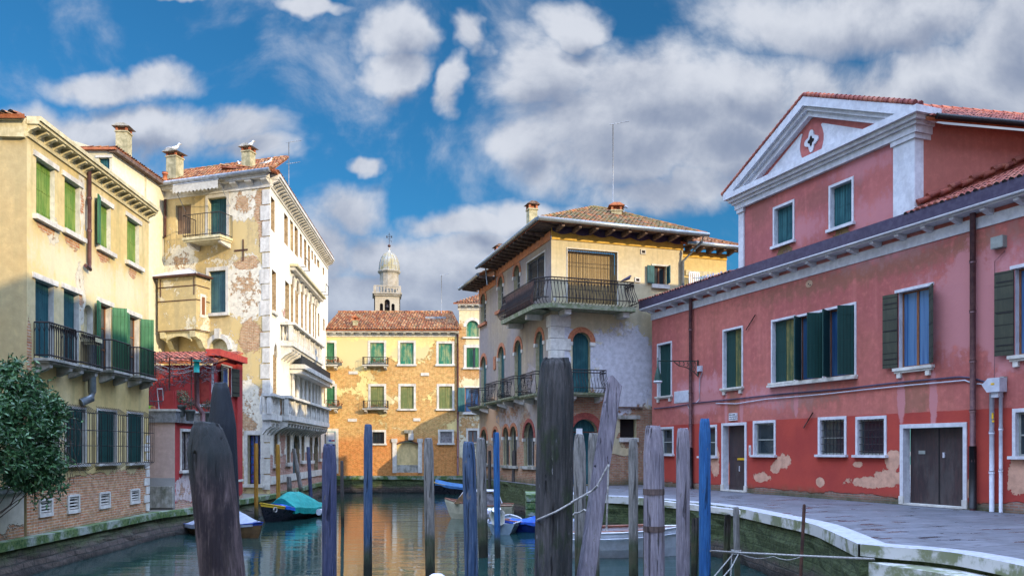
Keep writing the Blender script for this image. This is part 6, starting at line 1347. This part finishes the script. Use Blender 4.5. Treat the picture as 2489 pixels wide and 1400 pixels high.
for k in range(150):
    c, r = cl[rr.randrange(len(cl))]; v = Vector((abs(rr.gauss(0, 1)), -abs(rr.gauss(0, .7)), rr.gauss(.2, 1))).normalized(); p0 = c+v*r*.7; d = (v+Vector((rr.gauss(0, .3), rr.gauss(0, .3), rr.gauss(-.1, .4)))).normalized(); Ls_ = rr.uniform(.2, .5)
    m.tube([p0, p0+d*Ls_*.5, p0+d*Ls_+Vector((0, 0, -.06))], [.006, .005, .003], 'bark', 4, False)
    for j in range(11):
        p = p0+d*Ls_*(j+2)/12.5; e = (d*.5+Vector((rr.gauss(0, .7), rr.gauss(0, .7), rr.gauss(-.2, .5)))).normalized()*rr.uniform(.08, .15); s = e.cross(Vector((rr.gauss(0, 1), rr.gauss(0, 1), rr.gauss(0, 1)))).normalized()*.022
        m.face([p, p+e*.5+s, p+e, p+e*.5-s], 'leaves')
m.obj('foliage', bu)
m = MB()
for c, r in cl[:9]:
    root = Vector((-12.75+rr.uniform(-.1, .1), c.y+rr.uniform(-.5, .3), 1.6))
    j = Vector((rr.gauss(0, .2), rr.gauss(0, .2), rr.gauss(0, .2))); e = c+j*r*2; mid = root.lerp(e, .5)+j
    m.tube([root-Vector((0, 0, .4)), mid, e], [.018, .010, .004], 'bark', 5)
for k in range(40):
    p = at(rr.uniform(60, 185), rr.uniform(990, 1090), 20.3)+Vector((0, 0, 0)); m.tube([p, p+Vector((rr.gauss(0, .15), 0, -.4)), p+Vector((rr.gauss(0, .2), 0, -.95))], .006, 'bark', 4, False)
m.obj('stem', bu)

# ---------------------------------------------------------------- terrace plants, vine, railings
def shrub(name, x, y, Y, r, n, mats, label, cat, group, seed=1, pot=True, leaf=.05):
    rr = random.Random(seed); c = at(x, y, Y); t = thing(name, label, cat, c-Vector((0, 0, r)), group); m = MB()
    for k in range(n):
        v = Vector((rr.gauss(0, 1), rr.gauss(0, 1), rr.gauss(0, .8))).normalized()*r*rr.random()**.4; p = c+v; d = Vector((rr.gauss(0, 1), rr.gauss(0, 1), rr.gauss(0, 1))).normalized()*leaf*rr.uniform(.7, 1.6); s = d.cross(Vector((rr.gauss(0, 1), rr.gauss(0, 1), rr.gauss(0, 1)))).normalized()*leaf*.35
        m.face([p, p+d*.5+s, p+d, p+d*.5-s], mats[rr.randrange(len(mats))])
    m.obj('foliage', t)
    if pot: m = MB(); m.lathe(c-Vector((0, 0, r+.42)), [(.13, 0), (.17, .32), (.2, .33), (.2, .42)], 'flower pot', 12); m.obj('pot', t)
    return t
shrub('potted_plant', 440, 965, 30.7, .3, 500, ('plant green', 'leaves'), 'bushy grey green potted plant on the terrace parapet right of the red pier', 'potted plant', 'potted plants on the terrace')
shrub('potted_plant', 462, 980, 30.7, .24, 300, ('vine', 'plant green'), 'brownish trailing plant beside the flue on the terrace parapet', 'potted plant', 'potted plants on the terrace', 2)
shrub('potted_plant', 505, 985, 32.2, .25, 320, ('plant green', 'vine'), 'small straggly plant in a pot at the right end of the terrace', 'potted plant', 'potted plants on the terrace', 3)
vn = thing('vine', 'bare tangled climbing vine over the red terrace wall and its canopy wires', 'vine', at(380, 1010, 31.5)); m = MB(); rr = random.Random(8)
for k in range(90):
    p = at(rr.uniform(355, 520), rr.uniform(868, 925), rr.uniform(31.2, 33.4)); pts = [p]
    for j in range(5): p = p+Vector((rr.gauss(0, .16), rr.gauss(0, .12), rr.gauss(-.01, .11))); pts.append(p)
    m.tube(pts, .012, 'vine', 4, False)
for k in range(60):
    p = at(rr.uniform(352, 412), rr.uniform(900, 1005), 33.5); pts = [p]
    for j in range(4): p = p+Vector((rr.gauss(0, .1), rr.gauss(0, .03), rr.gauss(0, .16))); pts.append(p)
    m.tube(pts, .010, 'vine', 4, False)
m.obj('stem', vn)
t = thing('pergola', 'thin iron pergola frame with drooping wires over the red terrace', 'pergola', at(410, 1010, 31.)); m = MB()
for x, Y in ((412, 31.), (465, 31.3)): m.tube([at(x, 1010, Y), at(x, 868, Y)], .025, 'rusty iron', 5)
m.tube([at(352, 880, 30.8), at(412, 868, 31.), at(470, 872, 31.3), at(508, 888, 32)], .022, 'rusty iron', 5)
for y0 in (870, 880): m.tube([at(360+k*18, y0+28*math.sin(math.pi*k/8), 31.1) for k in range(9)], .012, 'rope', 4, False)
m.obj('frame', t)
t = thing('terrace_railing', 'dark iron railing bars around the red roof terrace', 'railing', at(425, 1015, 30.5))
m = MB()
for y in (975, 1000): m.tube([at(362, y, 30.5), at(398, y, 30.5)], .018, 'iron', 4); m.tube([FE.W(.6, .1, at(0, y, 30.5).z), FE.W(3.4, .1, at(0, y, 30.5).z)], .018, 'iron', 4)
for k in range(9): q = .7+k*.33; m.tube([FE.W(q, .1, zt+.5), FE.W(q, .1, at(0, 970, 30.5).z)], .012, 'iron', 4)
m.obj('bar', t)
m = MB(); p = at(362, 1008, 30.9); m.box(p.x-.05, p.x+.1, p.y-.1, p.y+.1, p.z-.1, p.z+.35, 'lime plastic'); m.box(p.x+.1, p.x+.2, p.y-.1, p.y+.1, p.z-.1, p.z+.33, 'orange trim'); tag(m.obj('toy_box'), 'bright lime and orange plastic container on the terrace behind the railing', 'container')
t = thing('folding_chair', 'white folding chair leaning on the vine covered terrace wall', 'chair', at(388, 1005, 31.6)); m = MB()
a = at(382, 945, 31.6); b = at(388, 1005, 31.6); c = at(395, 945, 31.6); d = at(400, 1005, 31.6)
for p, q in ((a, b), (c, d), (a, c), (b, d)): m.tube([p, q], .018, 'white paint', 5)
m.obj('frame', t); m = MB(); m.face([a.lerp(b, .5), c.lerp(d, .5), c.lerp(d, .5)+Vector((0, -.35, 0)), a.lerp(b, .5)+Vector((0, -.35, 0))], 'white paint'); m.obj('seat', t)

# ---------------------------------------------------------------- mooring poles
pole('mooring_post', 501, 1028, 530, 100, 6.0, 'stump wood', 'massive cracked brown mooring post in the left foreground, dark at the top', top=.60, sh=1.5, jit=.05, seed=2, yb=1300, group='foreground mooring posts', bulge=.05)
pole('mooring_post', 537, 932, 550, 64, 8.2, 'tarred timber', 'dark tarred post rising behind the brown post in the left foreground', top=.50, sh=3.2, jit=.04, seed=5, yb=1300, group='foreground mooring posts')
pole('mooring_post', 1352, 872, 1344, 88, 8.0, 'weathered bollard', 'thickest dark green and grey post in the centre foreground with a rope round it', top=.76, sh=2., jit=.05, seed=4, group='foreground mooring posts', bulge=.04)
lp = thing('leaning_post', 'pale lilac squared timber leaning to the right with cracked edge and tied rope', 'mooring pole', at(1432, 1400, 8.)*1., 'foreground mooring posts')
m = MB(); N = 22; ring = []
for j in range(N+1):
    s = j/N*1.0; yv = 1720+(922-1720)*s; xl = 1354+(1474-1354)*s; xr = 1404+(1512-1404)*s
    if s > .93: xl += (s-.93)/.07*5
    Yv = 8.0+.25*s; nz = lambda k: mn.noise(Vector((k*3.1, 0, s*9)))*.007
    a = at(xl, yv-(8 if j == N else 0), Yv); b = at(xr, yv+(16 if j == N else 0), Yv); e = at(xl+9, yv-(10 if j == N else 0), Yv)
    ring.append([a+Vector((nz(1), .03, 0)), e+Vector((nz(2), -.035, 0)), b+Vector((nz(3)-.01, -.03, 0)), b+Vector((nz(4), .0, 0)), b+Vector((-.012, .11, 0)), a+Vector((.02, .12, 0))])
for j in range(N):
    for q in range(6): m.face([ring[j][q], ring[j][(q+1) % 6], ring[j+1][(q+1) % 6], ring[j+1][q]], 'pole lilac')
m.face(ring[N], 'pole lilac'); bp = Vector((at(1432, 1400, 8.).x, 8., at(1432, 1400, 8.).z)); m.v = [tuple(Vector(v)-bp) for v in m.v]; m.obj('shaft', lp, WM[lp.name])

PL = [(800, 1080, 801, 35, 12.8, 'pole navy', 'dark blue painted pole left of the orange reflection, the widest of the left blue ones'),
      (895, 1031, 894, 21, 19.6, 'pole blue', 'tall slim blue pole standing in the orange reflection, green at the waterline'),
      (1041, 1065, 1046, 24, 19., 'pole grey', 'grey brown weathered pole right of the ochre gate'),
      (1139, 1074, 1146, 33, 12.8, 'pole blue', 'thick blue pole in front of the cream cabin boat'),
      (1168, 1064, 1176, 23, 23.5, 'pole grey', 'grey peeling pole just right of the thick blue pole'),
      (1206, 1050, 1210, 15, 23.4, 'pole bright blue', 'narrow bright blue pole left of the outboard motor'),
      (1190, 1095, 1191, 8, 42., 'pole dark', 'thin dark stick close to the arched ground windows, left one'),
      (1251, 1094, 1243, 11, 41., 'pole dark', 'thin dark leaning pole beside the mossy water stairs'),
      (1442, 1053, 1444, 27, 14., 'pole grey', 'grey purple pole half hidden behind the leaning timber'),
      (1539, 1065, 1540, 23, 18., 'pole grey', 'greenish grey slim pole between the leaning timber and the banded pole'),
      (1660, 1041, 1660, 33, 13.4, 'pole lilac', 'plain pale lilac pole between the banded pole and the bright blue pole'),
      (1713, 1018, 1713, 28, 14.6, 'pole bright blue', 'bright blue painted pole in front of the red hall door'),
      (1568, 1215, 1568, 9, 15., 'pole dark', 'thin dark stick half hidden behind the banded lilac pole'),
      (1690, 1258, 1687, 17, 19.5, 'pole dark', 'short dark mossy pile under the jetty beam left of the bright blue pole'),
      (1769, 1250, 1764, 16, 19.5, 'pole dark', 'short dark mossy pile under the right end of the jetty beam'),
      (1789, 1232, 1792, 15, 15.2, 'pole grey', 'slim grey post with ropes tied round it beside the jetty beam'),
      (1955, 1226, 1946, 8, 14.5, 'rusty iron', 'thin rusty iron stake in front of the curved kerb'),
      (831, 1120, 834, 8, 33., 'pole dark', 'thin dark pole right of the dark blue painted pole'),
      (622, 1077, 624, 10, 36., 'pole ochre', 'ochre yellow pole at the bow of the boat with the teal cover'),
      (675, 1080, 679, 10, 39.2, 'pole ochre', 'second ochre yellow pole behind the teal boat cover'),
      (714, 1090, 768, 10, 44.5, 'pole grey', 'grey pole leaning against the palazzo canal front'),
      (749, 1086, 766, 9, 43., 'pole navy', 'thin blue grey pole beside the palazzo water gate'),
      (702, 1158, 715, 12, 42.5, 'pole grey', 'short grey stump against the palazzo base')]
for i, (xt, yt, xb, w_, Y, mt, lb) in enumerate(PL): pole('mooring_pole', xt, yt, xb, w_, Y, mt, lb, top=.78 if w_ > 20 else .88, jit=.012 if 'blue' in mt or 'navy' in mt else .03, seed=i, bulge=.03 if 'grey' in mt else .0)
pole('mooring_pole', 1588, 1035, 1590, 50, 12., 'pole lilac', 'thick lilac pole with two brown bands', top=.74, jit=.03, seed=31, bands=((1187, 1202), (1277, 1291)))
pole('mooring_pole', 1408, 1055, 1412, 29, 18.6, 'pole grey', 'mossy grey pole with a white square cap', top=.7, jit=.03, seed=32, cap=(.065, .14), bulge=.05)
pole('mooring_pole', 1396, 1088, 1380, 12, 20., 'pole bright blue', 'thin bright blue pole leaning left behind the thickest post', seed=33, yb=1255)
# jetty beam
m = MB(); a, b = at(1580, 1214, 19.6), at(1800, 1240, 19.0); d = (b-a).normalized()
for o_ in (0,): m.face([a, b, b+Vector((.05, .35, 0)), a+Vector((.05, .35, 0))], 'pvc'); m.face([a, b, b-Vector((0, 0, .09)), a-Vector((0, 0, .09))], 'white stone'); m.face([a-Vector((0, 0, .09)), b-Vector((0, 0, .09)), b+Vector((.05, .35, -.09)), a+Vector((.05, .35, -.09))], 'grey stone'); m.face([a, a-Vector((0, 0, .09)), a+Vector((.05, .35, -.09)), a+Vector((.05, .35, 0))], 'grey stone')
tag(m.obj('jetty_beam'), 'pale timber walkway beam carried on short mossy piles along the quay', 'jetty')

# ---------------------------------------------------------------- ropes
def rope(pts, r, label, name='rope', mat='rope', sag=0., group=None):
    q = []
    for i in range(len(pts)-1):
        for k in range(8): q.append(Vector(pts[i]).lerp(Vector(pts[i+1]), k/8)-Vector((0, 0, sag*math.sin(math.pi*k/8))))
    q.append(Vector(pts[-1])); m = MB(); m.tube(q, r, mat, 6); return tag(m.obj(name), label, 'rope', group)
rope([at(1392, 1220, 7.85), at(1350, 1244, 7.78), at(1308, 1262, 7.85), at(1303, 1268, 8.1)], .011, 'rope wrapped round the thickest post in the centre', sag=0)
rope([at(1388, 1221, 7.83), at(1440, 1192, 7.9), at(1452, 1180, 7.82)], .011, 'rope stretched from the thickest post to the leaning timber')
rope([at(1452, 1180, 7.8), at(1478, 1130, 7.8), at(1479, 1128, 7.8), at(1477, 1200, 7.8), at(1474, 1290, 7.85)], .010, 'rope knotted to the face of the leaning timber and hanging down it')
rope([at(1378, 1256, 17.9), at(1398, 1246, 17.9), at(1420, 1238, 17.6), at(1432, 1237, 16)], .02, 'thick rope looped round the mossy capped pole', sag=.03)
rope([at(1392, 1256, 17.8), at(1390, 1330, 17.7), at(1386, 1385, 17.7)], .018, 'frayed rope end hanging from the mossy capped pole')
rope([at(1727, 1338, 14.5), at(1790, 1342, 15.0), at(1948, 1350, 14.2), at(2125, 1358, 13.1)], .02, 'taut pale line running from the bright blue pole to the stone steps', sag=0)
rope([at(1797, 1345, 15.), at(1880, 1352, 14.6), at(1948, 1352, 14.3)], .010, 'slack thin cord between the tied post and the rusty stake', sag=.06)
rope([at(1784, 1343, 15.), at(1760, 1372, 14.6), at(1732, 1405, 14.2)], .012, 'left rope hanging from the tied post towards the water')
rope([at(1796, 1343, 15.), at(1778, 1378, 14.6), at(1755, 1405, 14.2)], .012, 'right rope slanting down from the tied post')
rope([at(1779, 1343, 15.), at(1776, 1405, 14.8)], .012, 'straight rope hanging down beside the tied post')
m = MB(); c = at(1789.5, 1345, 15.2)
for k in range(3): m.tube([c+Vector((.085*math.cos(t), .085*math.sin(t), .03*k)) for t in [j*.7 for j in range(10)]], .012, 'rope', 5)
tag(m.obj('rope_coil'), 'coil of rope wound round the slim grey post', 'rope')

# ---------------------------------------------------------------- boats
def boat(name, label, x, y, ang, z=0): t = thing(name, label, 'boat', (x, y, z)); WM[t.name] = Matrix.Translation((x, y, z)) @ RZ(ang); t.matrix_basis = WM[t.name]; return t
def part(m, name, t, M=I4): return m.obj(name, t, WM[t.name] @ M)
# teal covered boat: bow towards the camera
b2 = boat('covered_boat', 'black wooden boat with yellow gunwale stripe under a peaked teal tarpaulin', -10.0, 36.6, math.radians(-104))
m = MB(); st = hull(m, 4.9, 1.55, .42, .85, 'hull black', 'gunwale yellow', strip='gunwale yellow', n=18, rake=.6); part(m, 'hull', b2)
part(cover(st, 0, 12, 'cover teal', lambda t: .18+.55*min(1, t*2.2)*(1 if t < .8 else (1-t)*3+.4), .22), 'cover', b2)
m = cover(st, 12, 14, 'cover blue', lambda t: .12, .1); part(m, 'tarpaulin', b2)
m = MB(); m.tube([(-.9, .95, .25), (-1.35, .95, .23)], .15, 'pvc', 10); m.tube([(-1.35, .95, .23), (-1.52, .95, .22)], .145, 'cover blue', 10); part(m, 'fender', b2)
m = MB(); m.tube([(1.95+.1*math.cos(t), .40-.02*math.cos(t), .55+.1*math.sin(t)) for t in [k*.6 for k in range(12)]], .03, 'rope', 6); part(m, 'rope_ring', b2)
m = MB(); st = None
b1 = boat('covered_boat', 'small brown boat under a pale grey pointed cover at left behind the dark post', -10.35, 29.6, math.radians(-35))
m = MB(); st = hull(m, 3.9, 1.5, .35, .55, 'hull brown', 'hull blue', strip='hull blue'); part(m, 'hull', b1); part(cover(st, 1, 13, 'cover grey', lambda t: .75*max(0, 1-abs(t-.45)*2.0)+.05, .1), 'cover', b1)
b3 = boat('gondola', 'slim black gondola with a light blue cover moored by the far quay', -3.5, 56.9, math.radians(180-3)) 
m = MB(); st = hull(m, 5.2, 1.2, .4, 1.0, 'hull black', 'gunwale yellow', rake=.3); m.poly([(2.35, .9), (2.62, 1.05), (2.72, 1.5), (2.6, 1.62), (2.55, 1.3), (2.3, 1.1)], -.03, .03, 'gunwale yellow'); part(m, 'hull', b3); part(cover(st, 0, 12, 'cover pale blue', lambda t: .22, .12), 'cover', b3)
b4 = boat('cabin_boat', 'cream wooden motorboat with a brown tinted windscreen and white hood', -1.5, 36.8, math.radians(176))
m = MB(); st = hull(m, 3.1, 1.8, .62, .9, 'hull cream', 'deck wood', n=16, rake=.45); 
for z_ in (.25, .42): m.tube([(p[3][0], -p[3][1]*(.96+z_*.05)-.02, z_) for p in st[:-1]], .012, 'hull brown', 4)
part(m, 'hull', b4)
m = MB(); pr = [(.65, .55), (.35, 1.12), (-.65, 1.16), (-.85, .6)]
m.poly(pr, -.62, .62, 'clear cover'); part(m, 'cabin', b4)
m = MB(); m.poly([(1.05, .7), (.62, 1.22), (.42, 1.22), (.7, .7)], -.68, .68, 'hull brown'); m.tube([(1.0, -.55, .7), (.6, -.62, 1.26), (-.8, -.62, 1.26), (-1.0, -.62, .65)], .03, 'white paint', 5); m.tube([(1.0, .55, .7), (.6, .62, 1.26), (-.8, .62, 1.26), (-1.0, .62, .65)], .03, 'white paint', 5); m.box(-.8, .5, -.62, .62, 1.22, 1.27, 'white paint'); part(m, 'windscreen', b4)
b5 = boat('motorboat', 'small grey white motorboat with a cream outboard engine tilted at its stern', -.25, 31.2, math.radians(84))
m = MB(); st = hull(m, 2.9, 1.25, .4, .5, 'hull greyblue', 'white paint', inner='cover grey'); part(m, 'hull', b5)
m = MB(); m.tube([(-1.45, .1, .45), (-1.62, .12, .75), (-1.75, .14, .95)], [.24, .29, .17], 'engine', 10); m.tube([(-1.6, .1, .5), (-1.75, .05, .1), (-1.95, .02, .0)], [.07, .06, .05], 'engine', 8); m.box(-1.75, -1.35, .02, .22, .62, .67, 'black'); part(m, 'outboard_motor', b5)
m = MB()
for k in range(6): c = Vector((-1.1+R.uniform(-.15, .15), .35+R.uniform(-.2, .2), .45+.06*k)); m.lathe(c, [(.02, 0), (.16, .04), (.17, .12), (.05, .2)], 'buoy', 9)
part(m, 'bundle', b5)
b6 = boat('tarpaulin_boat', 'low blue boat under a bright blue tarpaulin right of the outboard engine', .75, 31.0, math.radians(172))
m = MB(); st = hull(m, 2.3, 1.2, .35, .45, 'hull blue', 'deck wood'); part(m, 'hull', b6); part(cover(st, 0, 12, 'cover blue', lambda t: .22*math.sin(math.pi*min(1, t+.15)), .08, seed=4), 'tarpaulin', b6)
b7 = boat('white_boat', 'long white open boat with a brown rail moored by the right quay', 3.0, 23.9, math.radians(2))
m = MB(); st = hull(m, 4.3, 1.7, .72, .86, 'hull white', 'white paint', n=18, rake=.25, stern=.85)
m.tube([(p[4][0], -p[4][1]-.02, p[4][2]-.16) for p in st], .02, 'hull white', 5); part(m, 'hull', b7)
m = MB(); m.tube([(p[4][0]*.92, p[4][1]*.8, p[4][2]+.06) for p in st[:-3]], .04, 'deck wood', 5); m.tube([(p[4][0]*.92, -p[4][1]*.8, p[4][2]+.03) for p in st[:-3]], .035, 'deck wood', 5); part(m, 'rail', b7)
m = MB(); m.box(-1.6, -.9, -.45, .45, .5, 1.05, 'cover grey'); m.poly([(-.95, .6), (-.7, .6), (-.95, 1.35), (-1.0, 1.35)], -.4, .4, 'cover pale blue'); part(m, 'console', b7)
b8 = boat('near_boat', 'top of a blue and violet boat cover at the bottom edge of the picture', at(1062, 1400, 8.).x, 8., 0)
WM[b8.name] = Matrix.Translation((at(1062, 1400, 8.).x, 8.0, 0)) @ RZ(math.radians(12)); b8.matrix_basis = WM[b8.name]
m = MB(); st = hull(m, 3.4, 1.4, .9, 1.15, 'hull blue', 'hull blue', n=14); part(m, 'hull', b8); part(cover(st, 1, 13, 'cover blue', lambda t: .25, .1, seed=7), 'cover', b8)
m = MB(); m.lathe((.0, 0, 1.2), [(.22, 0), (.24, .2), (.22, .45), (.16, .6), (.05, .68)], 'buoy', 16); part(m, 'buoy', b8)

# ---------------------------------------------------------------- gulls and antennas
def gull(p, ang, label, s=1., sit=False):
    t = thing('seagull', label, 'seagull', p, 'seagulls on the palazzo roof'); WM[t.name] = Matrix.Translation(p) @ RZ(ang); t.matrix_basis = WM[t.name]
    m = MB(); m.tube([(-.34*s, 0, .17*s), (-.2*s, 0, .17*s), (-.05*s, 0, .19*s), (.1*s, 0, .24*s), (.17*s, 0, .33*s), (.2*s, 0, .41*s), (.24*s, 0, .44*s), (.27*s, 0, .44*s)], [.01*s, .05*s, .085*s, .085*s, .055*s, .05*s, .055*s, .025*s], 'gull white', 9); m.obj('body', t, WM[t.name])
    m = MB(); m.tube([(-.42*s, 0, .16*s), (-.2*s, 0, .2*s), (.03*s, 0, .24*s)], [.008, .06*s, .07*s], 'gull grey', 8); m.obj('wing', t, WM[t.name])
    m = MB(); m.tube([(.26*s, 0, .44*s), (.35*s, 0, .42*s)], [.018*s, .006*s], 'gunwale yellow', 5); m.obj('beak', t, WM[t.name])
    if not sit: m = MB(); m.tube([(0, .03*s, .14*s), (0, .03*s, 0)], .01, 'orange trim', 4); m.tube([(0, -.03*s, .14*s), (0, -.03*s, 0)], .01, 'orange trim', 4); m.obj('leg', t, WM[t.name])
gull(at(424, 370, 43.4), math.radians(20), 'seagull standing on the left chimney of the palazzo', 1.05); gull(at(605, 362, 42.5), math.radians(15), 'seagull standing on the right chimney of the palazzo', .95)
gull(at(650, 406, 42.8), math.radians(5), 'seagull standing on the roof edge at the palazzo corner', 1.0); gull(at(586, 408, 44.5), math.radians(170), 'seagull sitting on the ridge behind the right chimney', .8, True)
pg_ = FJr.W(FJr.u(1524, -.88), -.9, zbal+1.12); tt = thing('pigeon', 'dark pigeon perched at the right end of the wrap round balcony railing', 'pigeon', pg_); WM[tt.name] = Matrix.Translation(pg_) @ RZ(.1)
tt.matrix_basis = WM[tt.name]; m = MB(); m.tube([(-.28, 0, .04), (-.1, 0, .1), (.08, 0, .18), (.14, 0, .27), (.19, 0, .27)], [.01, .06, .075, .04, .02], 'gull grey' if False else 'purple sheet', 8); m.obj('body', tt, WM[tt.name])
antenna(at(702, 500, 50.), (500-346)*50/F, 'thin aerial with a rake head on the palazzo roof near its canal side', .75, .35, arms=((1., 1), (.66, .9)))
antenna(at(1073, 768, 63.), (768-669)*63/F, 'thin aerial with a short arm on the ochre house roof', .55, .3)
antenna(at(1490, 512, 39.8), (512-302)*39.8/F, 'very tall thin aerial on the mossy roof of the balcony house', .85, .3)
